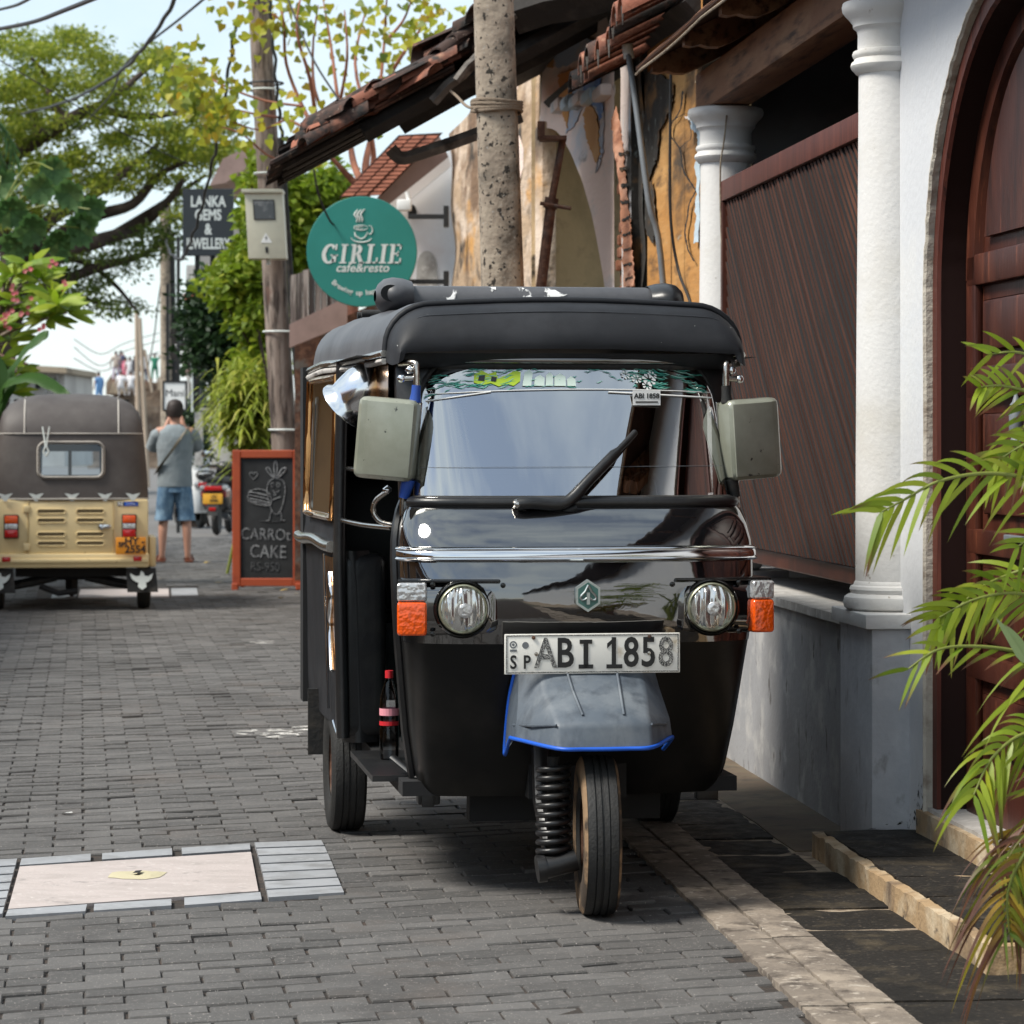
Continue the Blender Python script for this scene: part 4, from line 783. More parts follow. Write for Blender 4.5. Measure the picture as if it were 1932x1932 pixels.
mb = MB(); mb.box(-.185, -.16, -.03, .03, -.03, .43); mb.box(.16, .185, -.03, .03, -.03, .43); mb.box(-.16, .16, -.03, .03, -.03, 0); mb.box(-.16, .16, -.03, .03, .40, .43); mb.build('frame', M['black'], ms)
text('Mani', .15, ms, M['black'], (0, -.022, .24))
MB().box(.02, .07, .03, .08, -2.0, 2.6).build('post', M['black'], ms); MB().box(-.14, -.09, .03, .08, -.5, 1.9).build('post', M['black'], ms)
M['chrome3'] = mat('dull_chrome', (.75, .76, .78), .16, metal=1)
M['pod'] = mat('black_pod_plastic', (.008, .008, .008), .16)
M['lower'] = mat('lower_black_panel', (.007, .007, .007), .32, spec=.25, var=[((.02, .018, .016), 4, .5, .75)])
# ================================================================== black three-wheeler (front wheel at the origin, +y is backwards)
tk = thing('three_wheeler', 'black three-wheeled taxi parked in the foreground facing the camera', 'three-wheeler', G(1125, 1725), AS)
def tp(mb, name, m, parent=None, sharp=35): return mb.build(name, m if not isinstance(m, str) else M[m], parent or tk, sharp=sharp)
LV = [(.30, .455, .40, .52), (.36, .475, .34, .50), (.50, .498, .27, .47), (.65, .515, .20, .43), (.78, .528, .150, .40), (.86, .534, .130, .39), (.94, .538, .128, .385), (1.02, .540, .150, .39), (1.08, .538, .172, .40), (1.13, .530, .205, .42), (1.17, .518, .243, .45), (1.195, .505, .275, .475)]
def ol(z):
    for i in range(len(LV)-1):
        a, b = LV[i], LV[i+1]
        if z <= b[0] or i == len(LV)-2:
            f = (z-a[0])/(b[0]-a[0]); return [lerp(a[k], b[k], f) for k in (1, 2, 3)]
def sh(th, z, off=0, e1=.78, e2=.50):
    hw, yc, ye = ol(z); s_, c_ = math.sin(th), math.cos(th)
    x = (hw+off)*math.copysign(abs(s_)**e1, s_); y = ye-(ye-yc+off)*max(c_, 0)**e2
    return Vector((x, y, z))
TH = [R(-90+180*i/48) for i in range(49)]
ZS_ = [z/1000 for z in (300, 318, 340, 380, 440, 500, 560, 620, 680, 740, 780, 820, 860, 900, 940, 980, 1020, 1050, 1080, 1105, 1130, 1150, 1170, 1185, 1195)]
mb = MB(); mb.grid([[sh(t, z) for t in TH] for z in ZS_ if z < .81]); tp(mb, 'lower_shield', 'lower', sharp=50)
mb = MB(); mb.grid([[sh(t, z, .002) for t in TH] for z in ZS_ if z > .77])
mb.grid([[sh(t, .30) for t in TH], [sh(t, .30)+Vector((0, .05, .01)) for t in TH]])
for sg_ in (-1, 1):                                                    # side returns of the shield
    mb.grid([[sh(R(90*sg_), z)+Vector((-.012*sg_*k, .05*k, 0)) for z in ZS_] for k in range(3)])
tp(mb, 'front_shield', 'paint', sharp=50)
for sg_ in (-1, 1):
    P = [sh(R(90*sg_), z)+Vector((.006*sg_, .02, 0)) for z in ZS_]; mb = MB(); mb.tube(P, .016, 8); tp(mb, 'shield_edge', 'satin')
# belt trim
mb = MB(); rows = []
for dz, off in ((.022, .004), (.021, .012), (.015, .017), (.010, .012), (.0075, .0135), (-.0075, .0135), (-.010, .012), (-.015, .017), (-.021, .012), (-.022, .004)):
    rows.append([sh(t, 1.043+dz+.004*math.cos(t), off) for t in TH[1:-1]])
mb.grid(rows); tp(mb, 'chrome_belt', 'chrome', sharp=60)
# lamps
for sg_ in (-1, 1):
    hl = MB()
    def lx(x): return x*sg_
    x0, x1 = sorted((lx(.245), lx(.545)))
    M4 = Matrix.Translation((lx(.40), .2, 0)) @ Matrix.Rotation(R(8*sg_), 4, 'Z') @ Matrix.Translation((-lx(.40), -.2, 0))
    hl.rbox(x0, x1, .150, .36, .804, .970, .060, 5, M4); ho = tp(hl, 'headlight', 'paint')
    mb = MB(); x0, x1 = sorted((lx(.255), lx(.56))); mb.rbox(x0, x1, .150, .40, .962, .973, .006, 2, M4); tp(mb, 'hood_lip', 'pod', ho)
    cx, cz, cy = lx(.374), .886, .138
    mb = MB(); mb.lathe([(.086, .03), (.087, .006), (.080, -.004), (.074, .004)], 40, (cx, cy, cz), 'y'); tp(mb, 'socket', 'pod', ho, 60)
    mb = MB(); mb.lathe([(.0735, .012), (.0735, -.006), (.0695, -.010), (.066, -.005)], 40, (cx, cy, cz), 'y'); tp(mb, 'bezel', 'brass', ho, 60)
    mb = MB(); mb.lathe([(.067, -.004), (.060, -.011), (.046, -.017), (.028, -.021), (.0, -.0225)], 40, (cx, cy, cz), 'y'); tp(mb, 'lens', 'lamp', ho, 60)
    mb = MB(); mb.lathe([(.022, -.0225), (.020, -.025), (.010, -.0262), (0, -.0262)], 24, (cx+.004, cy, cz-.004), 'y'); tp(mb, 'lens_eye', 'clear', ho, 60)
    for sx_, sz_ in ((.255, .955), (.462, .958), (.462, .812)):
        mb = MB(); mb.lathe([(.008, .01), (.008, -.004), (0, -.006)], 10, (lx(sx_), .140+.02*(sx_ > .3), sz_), 'y'); tp(mb, 'screw', 'pod', ho)
    ind = MB(); x0, x1 = sorted((lx(.472 if sg_ < 0 else .492), lx(.560))); ind.rbox(x0, x1, .122, .33, .808, .908, .012, 3, M4); io = tp(ind, 'indicator', 'orange')
    mb = MB(); mb.rbox(x0, x1, .124, .33, .9085, .964, .010, 3, M4); tp(mb, 'sidelight_lens', 'clear', io)
# emblem
em = MB(); em.prism([(.052*math.sin(R(60*k)), .123-.012, .955-.0+.060*math.cos(R(60*k))) for k in range(6)], (0, .03, 0)); em_o = tp(em, 'emblem', 'emb', sharp=30)
em_o.scale = (.8, 1, .8); em_o.location = (-.005, -.002, .160)
mb = MB(); mb.prism([(.043*math.sin(R(60*k)), .1105, .955+.050*math.cos(R(60*k))) for k in range(6)], (0, .004, 0)); tp(mb, 'field', 'embg', em_o)
mb = MB(); mb.prism([(x, .107, .955+z) for x, z in ((-.006, -.032), (.006, -.032), (.006, .012), (-.006, .012))], (0, .004, 0))
for s_ in (-1, 1): mb.tube([(s_*x, .109, .955+z) for x, z in ((.0, .040), (.012, .016), (.026, .002), (.030, -.008), (.024, -.016), (.014, -.014), (.006, -.008))], .0042, 6)
tp(mb, 'leaf_mark', 'emb', em_o)
# number plate
pl = MB(); pl.rbox(-.262, .262, .060, .066, .698, .816, .0028, 2); po = tp(pl, 'number_plate', 'plate')
mb = MB()
for a in ((-.257, .257, .8095, .8125), (-.257, .257, .7015, .7045), (-.2572, -.2542, .7045, .8095), (.2542, .2572, .7045, .8095)): mb.box(a[0], a[1], .0585, .0600, a[2], a[3])
tp(mb, 'plate_border', 'hatch', po)
YP = .0590
for ch, x, m in (('A', -.140, 'hatch'), ('B', -.083, 'black'), ('1', .063, 'black'), ('8', .115, 'black'), ('5', .167, 'black'), ('8', .219, 'hatch')):
    text(ch, .122, po, M[m], (x, YP, .7555), bold=.0022, sx=.78)
mb = MB(); mb.box(.041, .088, .0575, .0597, .7125, .7245); mb.prism([(.0575, .0597, .798), (.0575, .0597, .786), (.043, .0597, .772), (.043, .0597, .786)], (0, -.002, 0)); tp(mb, 'figure_serif', 'black', po)
mb = MB(); mb.box(-.0275, -.0135, .0575, .0597, .713, .798); mb.box(-.042, .001, .0575, .0597, .713, .725); mb.box(-.039, -.002, .0575, .0597, .786, .798); tp(mb, 'letter_i', 'black', po)
text('S', .055, po, M['black'], (-.236, YP, .732), bold=.001, sx=.8); text('P', .055, po, M['black'], (-.196, YP, .732), bold=.001, sx=.8)
mb = MB(); mb.lathe([(.011, 0), (.007, 0)], 16, (-.236, .0592, .785), 'y'); mb.lathe([(.004, 0), (0, 0)], 12, (-.236, .0592, .785), 'y'); mb.box(-.246, -.226, .0588, .0596, .765, .771); mb.lathe([(.010, 0), (.0, 0)], 14, (-.200, .0592, .783), 'y'); tp(mb, 'crest', 'steel', po)
for x, z in ((-.168, .757), (.168, .757), (-.176, .805), (.170, .806)):
    mb = MB(); mb.lathe([(.006, .0), (.005, -.004), (0, -.005)], 10, (x, .059, z), 'y'); tp(mb, 'screw', 'chrome2' if z < .8 else 'rust', po)
# mudguard
def fr_(c, n=7): return c
rowA = [(-.205, .16, .706), (-.150, .095, .708), (-.075, .085, .708), (.0, .083, .708), (.075, .085, .708), (.150, .095, .706), (.200, .15, .70)]
rowB = [(-.216, .10, .62), (-.150, .02, .645), (-.07, .00, .652), (.0, -.003, .653), (.07, .00, .652), (.150, .02, .645), (.214, .10, .63)]
rowC = [(-.226, .06, .565), (-.137, -.10, .585), (-.060, -.118, .59), (.0, -.12, .59), (.060, -.118, .59), (.135, -.10, .585), (.228, .05, .565)]
rowD = [(-.229, .055, .545), (-.138, -.128, .565), (-.060, -.146, .568), (.0, -.148, .568), (.060, -.146, .568), (.138, -.128, .565), (.230, .045, .545)]
rowE = [(-.232, .05, .512), (-.140, -.145, .503), (-.060, -.158, .501), (.0, -.160, .501), (.060, -.158, .501), (.140, -.145, .503), (.234, .04, .512)]
fe = MB(); fe.grid([rowA, rowB, rowC, rowD, rowE])
fe.grid([[rowA[0], rowB[0], rowC[0], rowD[0], rowE[0]], [(-.213, .175, .70), (-.230, .185, .62), (-.236, .19, .56), (-.238, .195, .52), (-.240, .20, .455)]])
fe.grid([[rowA[6], rowB[6], rowC[6], rowD[6], rowE[6]], [(.21, .175, .69), (.23, .185, .62), (.236, .19, .56), (.238, .195, .52), (.24, .20, .46)]])
fo = tp(fe, 'mudguard', 'fender', sharp=180); bv = fo.modifiers.new('soft_edges', 'BEVEL'); bv.width = .012; bv.segments = 3; bv.limit_method = 'ANGLE'; bv.angle_limit = R(16); fo.data.set_sharp_from_angle(angle=R(60))
for xs in ((-.075, -.07, -.060), (.075, .07, .060)):
    mb = MB(); mb.tube([(xs[0], .083, .711), (xs[1], -.002, .655), (xs[2], -.119, .593)], .004, 6); tp(mb, 'rib', 'fender', fo, 60)
for s_ in (-1, 1):
    mb = MB(); mb.tube([(s_*.139, -.130, .566), (s_*.20, -.02, .555), (s_*.233, .09, .548)], .0035, 6); tp(mb, 'rib', 'fender', fo, 60)
mb = MB(); mb.tube(spline([(-.213, .175, .70), (-.231, .188, .60), (-.241, .20, .452), (-.237, .12, .502), (-.232, .05, .510), (-.140, -.146, .501), (-.06, -.160, .499), (.06, -.160, .499), (.140, -.146, .501), (.234, .04, .510), (.24, .20, .458)], 5), .0062, 8); tp(mb, 'blue_rim', 'bluerim', fo, 60)
# wheels
def wheel(x, y, r, wd, name, mud=False, steer=0):
    Mt = Matrix.Translation((x, y, r)) @ Matrix.Rotation(R(steer), 4, 'Z')
    hw = wd/2; prof = [(r*.52, -hw*.75), (r*.60, -hw*.92), (r*.80, -hw), (r*.93, -hw*.96), (r*.985, -hw*.80), (r, -hw*.45), (r, -hw*.40), (r-.005, -hw*.38), (r-.005, -hw*.34), (r, -hw*.32), (r, -.004), (r-.005, -.003), (r-.005, .003), (r, .004), (r, hw*.32), (r-.005, hw*.34), (r-.005, hw*.38), (r, hw*.40), (r, hw*.45), (r*.985, hw*.80), (r*.93, hw*.96), (r*.80, hw), (r*.60, hw*.92), (r*.52, hw*.75)]
    t = MB(); t.lathe(prof, 48, axis='x'); t.v = [tuple(Mt @ Vector(v)) for v in t.v]
    wo_ = tp(t, name, 'tread', sharp=40)
    m_ = MB(); m_.lathe([(0, -hw*.6), (r*.2, -hw*.65), (r*.3, -hw*.5), (r*.5, -hw*.55), (r*.55, -hw*.76), (r*.55, hw*.76), (r*.5, hw*.5), (0, hw*.5)], 24, axis='x'); m_.v = [tuple(Mt @ Vector(v)) for v in m_.v]; tp(m_, 'rim', 'rust', wo_)
    if mud:
        for s_ in (-1, 1):
            m_ = MB(); m_.lathe([(r*.60, s_*hw*.935), (r*.80, s_*hw*1.02), (r*.93, s_*hw*.985), (r*.985, s_*hw*.83)], 48, axis='x'); m_.v = [tuple(Mt @ Vector(v)) for v in m_.v]; tp(m_, 'muddy_sidewall', 'mud', wo_, 60)
    return wo_
wheel(.002, 0, .232, .108, 'front_wheel', True, -5)
for s_ in (-1, 1): wheel(s_*.56, 1.96, .232, .125, 'rear_wheel', False)
# front suspension
mb = MB(); mb.tube([(-.122+.044*math.cos(a), .03+.044*math.sin(a), .17+.265*a/(2*math.pi*10)) for a in [2*math.pi*10*i/240 for i in range(241)]], .0095, 8); tp(mb, 'coil_spring', 'satin', sharp=60)
mb = MB(); mb.lathe([(.018, .12), (.018, .46)], 12, (-.122, .03, 0)); mb.lathe([(.05, .160), (.05, .172), (0, .172)], 20, (-.122, .03, 0)); tp(mb, 'damper', 'rubber')
mb = MB(); mb.tube([(-.165, 0, .135), (-.06, 0, .16)], .032, 14); mb.tube([(-.12, -.0, .12), (-.12, .25, .30), (-.12, .3, .5)], .028, 10); mb.tube([(-.175, .0, .135), (-.150, .0, .138)], .040, 14); tp(mb, 'swing_arm', 'satin')
mb = MB(); mb.box(-.30, .30, .55, .62, .205, .34); mb.box(-.42, .42, .56, 2.5, .30, .375); mb.box(-.15, .15, .32, .6, .30, .45); tp(mb, 'chassis', 'void')
# windscreen
def ws(f, th, off=0):                                  # f 0 bottom .. 1 top
    z = lerp(1.203, 1.614, f); hw = lerp(.492, .445, f**1.3) * (1 if f < .75 else 1-.10*((f-.75)/.25)**2); yc = lerp(.290, .462, f); ye = lerp(.455, .530, f)
    s_, c_ = math.sin(th), math.cos(th); return Vector(((hw)*math.copysign(abs(s_)**.85, s_), ye-(ye-yc+off)*max(c_, 0)**.6, z))
mb = MB(); mb.grid([[ws(f/14, R(-90+180*i/40)) for i in range(41)] for f in range(15)]); wsO = tp(mb, 'windscreen', 'glass', sharp=80)
ring = [ws(0, R(-90+180*i/30)) for i in range(31)] + [ws(f/10, R(90)) for f in range(1, 10)] + [ws(1, R(90-180*i/30)) for i in range(31)] + [ws(f/10, R(-90)) for f in range(9, 0, -1)]
mb = MB(); mb.tube(ring, .014, 8, closed=True); tp(mb, 'rubber_seal', 'rubber', wsO, 60)
mb = MB(); mb.tube([sh(R(-82+164*i/30), 1.19, -.004)+Vector((0, -.004, .006)) for i in range(31)], .017, 8); tp(mb, 'cowl_seal', 'satin', wsO, 60)
for nm_, c_ in (('teal', (.06, .34, .27)), ('mint', (.28, .55, .46)), ('lime', (.45, .62, .03)), ('palm_', (.62, .74, .66))): M['dc_'+nm_] = mat('decal_'+nm_, c_, .5)
def wspatch(name, f0, f1, x0, x1, m, off):             # fractions of half width
    def th(x): return math.asin(max(-1, min(1, math.copysign(abs(x)**(1/.85), x))))
    mb = MB(); mb.grid([[ws(lerp(f0, f1, j/3), th(lerp(x0, x1, i/20)), off) for i in range(21)] for j in range(4)]); return tp(mb, name, m, wsO, 80)
def wth(x): return math.asin(max(-1, min(1, math.copysign(abs(x)**(1/.85), x))))
def wpt(x, f, off=.004): return ws(f, wth(x), off)
def dpoly(mb, P, off=.004): mb.poly([wpt(x, f, off) for x, f in P])
for k_, (nm_, cnt) in enumerate((('teal', 90), ('mint', 70))):
    mb = MB()
    for _ in range(cnt):
        sd_ = random.random(); x = random.uniform(-.97, -.42) if sd_ < .42 else (random.uniform(.40, .97) if sd_ < .86 else random.uniform(-.4, .4)); f = random.uniform(.82, .975) - (.10*max(0, abs(x)-.7)/.27*random.random()); ln = random.uniform(.03, .13); bend = random.uniform(-.012, .03)*(1 if x < 0 else -1)
        mb.tube([wpt(max(-.985, min(.985, x+ln*(q/4-.5))), f+bend*(q/4-.5)+.004*math.sin(q*2+x*9), .004) for q in range(5)], [.0004, .0011, .0016, .0011, .0004], 4)
    o = tp(mb, 'decal_strokes', 'dc_'+nm_, wsO, 60); o['kind'] = 'stuff'
mb = MB()
dpoly(mb, [(-.70, .93), (-.66, .96), (-.60, .935), (-.55, .95), (-.52, .90), (-.46, .93), (-.42, .96), (-.37, .95), (-.36, .88), (-.40, .845), (-.46, .86), (-.50, .84), (-.56, .865), (-.62, .85), (-.68, .87)], .0045); tp(mb, 'decal_lime_figure', 'dc_lime', wsO)
mb = MB(); dpoly(mb, [(-.66, .92), (-.62, .925), (-.61, .88), (-.655, .885)], .006); dpoly(mb, [(-.57, .915), (-.53, .91), (-.53, .875), (-.565, .88)], .006); tp(mb, 'decal_gap', 'satin', wsO)
mb = MB()
for x0, w0, h0 in ((-.34, .06, .10), (-.26, .07, .06), (-.18, .05, .08), (-.12, .08, .07), (-.03, .06, .05)): dpoly(mb, [(x0, .845), (x0+w0, .845), (x0+w0, .845+h0), (x0+w0*.5, .87+h0), (x0, .845+h0)], .005)
tp(mb, 'decal_town', 'dc_palm_', wsO)
mb = MB()
for x0, f0, r0 in ((.40, .93, .030), (.47, .90, .034), (.56, .895, .045), (.60, .93, .03), (.53, .85, .032)):
    for q in range(7): a_ = q*.898; dpoly(mb, [(x0+r0*math.cos(a_)*.3, f0+r0*.9*math.sin(a_)*.3), (x0+r0*math.cos(a_-.3), f0+r0*.9*math.sin(a_-.3)), (x0+r0*1.1*math.cos(a_), f0+r0*math.sin(a_)), (x0+r0*math.cos(a_+.3), f0+r0*.9*math.sin(a_+.3))], .0055)
tp(mb, 'decal_flowers', 'white', wsO)
def wsline(fs, x0, x1, r, m, name):
    def th(x): return math.asin(max(-1, min(1, math.copysign(abs(x)**(1/.85), x))))
    mb = MB(); mb.tube([ws(lerp(fs[0], fs[1], i/24) + (.03*(1-(2*i/24-1)**2) if len(fs) > 2 else 0), th(lerp(x0, x1, i/24)), .005) for i in range(25)], r, 5); tp(mb, name, m, wsO, 60)
wsline((.78, .80, 1), -.98, .98, .0016, 'white', 'decal_edge'); wsline((.80, .76), .25, .97, .0026, 'white', 'decal_edge'); wsline((.73, .80), -.97, -.55, .0024, 'white', 'decal_edge')
wsline((.24, .25), -.97, .97, .0006, 'steel', 'film_edge')
lab = ws(.755, math.asin(.50**(1/.85)), .006); MB().box(lab.x-.043, lab.x+.043, lab.y-.012, lab.y-.009, lab.z-.022, lab.z+.024).build('licence_label', M['white'], wsO)
text('ABI 1858', .021, wsO, M['black'], (lab.x, lab.y-.0125, lab.z+.006), bold=.0006)
MB().box(lab.x-.035, lab.x+.035, lab.y-.0135, lab.y-.012, lab.z-.014, lab.z-.010).build('print_line', M['black'], wsO)
# screen surround: side pillars and header
for s_ in (-1, 1):
    mb = MB(); rows = []
    for f in [k/10 for k in range(11)]:
        a = ws(f, R(90*s_)); z = a.z; xo = lerp(.520, .528, f)*s_; rows.append([Vector((a.x-.004*s_, a.y-.004, z)), Vector((lerp(a.x, xo, .6), a.y+.004, z)), Vector((xo, a.y+.03, z)), Vector((xo, a.y+.10, z)), Vector((xo-.05*s_, a.y+.10, z))])
    mb.grid(rows); tp(mb, 'screen_pillar', 'satin', sharp=40)
mb = MB(); mb.tube([ws(1.0, R(-90+180*i/30), .01)+Vector((0, -.004, .016)) for i in range(31)], .013, 8); tp(mb, 'header_rail', 'paint', sharp=60)
# wiper
wi = MB(); pv = Vector((-.195, .262, 1.192)); tip = ws(.50, math.asin(.335), .012); el_ = ws(.0, math.asin(.02), .030)+Vector((-.07, -.012, -.008))
wi.tube(spline([pv+Vector((0, -.02, 0)), pv+Vector((.04, -.024, .004)), el_, el_.lerp(tip, .35)+Vector((0, -.022, 0)), el_.lerp(tip, .75)+Vector((0, -.016, 0)), tip], 5), [.019]*14+[.017]*6+[.010]*6, 8); wio = tp(wi, 'wiper', 'satin', sharp=60)
mb = MB(); a_ = el_.lerp(tip, .12); mb.prism([a_+Vector((0, .004, -.012)), tip+Vector((0, .004, -.008)), tip+Vector((0, .008, .004)), a_+Vector((0, .008, .010))], (0, .006, 0)); tp(mb, 'blade', 'rust', wio)
mb = MB(); mb.lathe([(0, -.03), (.012, -.026), (.016, -.01), (.018, .03)], 14, pv, 'y'); mb.lathe([(0, -.040), (.008, -.036), (.009, -.026)], 12, pv, 'y'); tp(mb, 'pivot', 'chrome2', wio)
mb = MB(); mb.tube(spline([pv+Vector((0, 0, -.012)), pv+Vector((.05, -.012, -.034)), pv+Vector((.12, -.012, -.032)), pv+Vector((.18, -.01, -.01))], 5), .010, 8); tp(mb, 'hose', 'rubber', wio, 60)
# roof canopy
def sec(hw, zb, zt, rc, y, n=9):
    pts = [Vector((-hw-.004, y, zb-.004))]
    for k in range(n): a = R(180-90*k/(n-1)); pts.append(Vector((-hw+rc+rc*math.cos(a), y, zt-rc*.9+rc*.9*math.sin(a))))
    for k in range(1, 8): f = k/8; pts.append(Vector((lerp(-hw+rc, hw-rc, f), y, zt+.014*math.sin(math.pi*f))))
    for k in range(n): a = R(90-90*k/(n-1)); pts.append(Vector((hw-rc+rc*math.cos(a), y, zt-rc*.9+rc*.9*math.sin(a))))
    pts.append(Vector((hw+.004, y, zb-.004))); return pts
def RH(y): return lerp(.545, .628, min(1, max(0, (y-.5)/1.3))**.8)
FR = [(.425, .515, 1.632, 1.650, .010), (.420, .530, 1.622, 1.668, .030), (.430, .540, 1.618, 1.700, .07), (.452, .546, 1.617, 1.735, .10), (.485, .550, 1.620, 1.768, .125), (.525, .553, 1.625, 1.789, .14), (.570, .556, 1.632, 1.800, .145), (.60, .560, 1.636, 1.803, .145)]
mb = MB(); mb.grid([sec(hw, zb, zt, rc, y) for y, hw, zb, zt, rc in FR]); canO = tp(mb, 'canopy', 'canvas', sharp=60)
mb = MB(); Y2 = [.60, .7, .85, 1.0, 1.2, 1.4, 1.6, 1.8, 2.0, 2.2, 2.4, 2.55, 2.66, 2.72, 2.74]
def wv(y): return .006*math.sin(y*11)
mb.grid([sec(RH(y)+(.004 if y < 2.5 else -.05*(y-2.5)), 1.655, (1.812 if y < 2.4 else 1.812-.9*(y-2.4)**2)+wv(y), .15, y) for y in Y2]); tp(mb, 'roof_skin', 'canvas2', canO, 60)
mb = MB(); mb.tube([p+Vector((0, -.002, .003)) for p in sec(.558, 1.634, 1.803, .147, .575)], .011, 8); tp(mb, 'piping', 'canvas', canO, 60)
mb = MB(); mb.tube([p+Vector((0, -.006, .0)) for p in sec(.540, 1.625, 1.765, .12, .49)][1:-1], .004, 6); tp(mb, 'seam', 'canvas', canO, 60)
mb = MB(); n_ = 30; rows = []                          # valance under the front of the canopy
for (z, y0, y1, hw) in ((1.650, .425, .50, .515), (1.630, .440, .52, .530), (1.612, .462, .545, .525), (1.605, .50, .56, .51)):
    rows.append([Vector((hw*math.copysign(abs(math.sin(R(-90+180*i/n_)))**.85, math.sin(R(-90+180*i/n_))), y1-(y1-y0)*max(0, math.cos(R(-90+180*i/n_)))**.5, z)) for i in range(n_+1)])
mb.grid(rows); tp(mb, 'valance', 'canvas', canO, 60)
M['specks'] = maskmat('white_specks', (.7, .7, .68), 60, .735, .75, (1, 1, 1))
mb = MB(); mb.grid([[p+Vector((0, -.0025, .0012)) for p in sec(hw, zb, zt, rc, y)][3:-3] for y, hw, zb, zt, rc in FR[1:6]]); tp(mb, 'bird_lime_specks', 'specks', canO, 60)
for s_ in (-1, 1):                                     # drip moulding along the roof edge
    for dz, r in ((0, .012), (-.024, .010)):
        mb = MB(); mb.tube([(s_*(RH(y)+.012), y, 1.648+dz+.004*math.sin(y*4)) for y in [.56+.12*k for k in range(19)]], r, 6); tp(mb, 'roof_moulding', 'ledge' if dz else 'chrome2', canO, 60)
# roof-top carrier
rk = MB(); rows = []
for x in [lerp(-.44, .44, k/24) for k in range(25)]:
    rows.append([Vector((x, 1.22+dy, 1.815+dz)) for dy, dz in ((0, 0), (-.012, .02), (-.008, .052), (.02, .078), (.09, .086), (.17, .07), (.19, .03), (.18, 0))])
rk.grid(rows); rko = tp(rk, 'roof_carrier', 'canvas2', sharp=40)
for s_ in (-1, 1):
    mb = MB(); rows = []
    for f, r in ((0, 1.0), (.25, 1.16), (.5, 1.22), (.75, 1.1), (.9, .8), (1, .35)):
        x = s_*(.40+.12*f); rows.append([Vector((x, 1.30+.125*r*math.cos(a)-.02*f, 1.852+.052*r*math.sin(a)+(.012 if s_ < 0 else 0))) for a in [2*math.pi*k/20 for k in range(20)]])
    mb.grid(rows, cu=True); tp(mb, 'end_cap', 'canvas2' if s_ < 0 else 'satin', rko, 60)
mb = MB(); rows = [[Vector((-.47+.035*math.cos(a)-.01, 1.155+.01*math.cos(a), 1.868+.028*math.sin(a))) for a in [2*math.pi*k/16 for k in range(16)]]]; mb.poly(rows[0]); tp(mb, 'vent_hole', 'void', rko)
M['worn'] = maskmat('worn_white_paint', (.75, .75, .74), 16, .52, .57, (1, 1, 1.4))
for x0, x1 in ((-.30, -.12), (-.06, .14)):
    mb = MB(); mb.grid([[Vector((lerp(x0, x1, k/8), 1.22+dy-.002, 1.815+dz+.002)) for k in range(9)] for dy, dz in ((-.012, .02), (-.008, .052), (.02, .078))]); tp(mb, 'worn_patch', 'worn', rko, 60)
for y in (1.95, 2.12):
    mb = MB(); mb.tube([(-.50, y, 1.835), (.50, y, 1.835)], .014, 8); tp(mb, 'roof_bar', 'rubber', rko, 60)
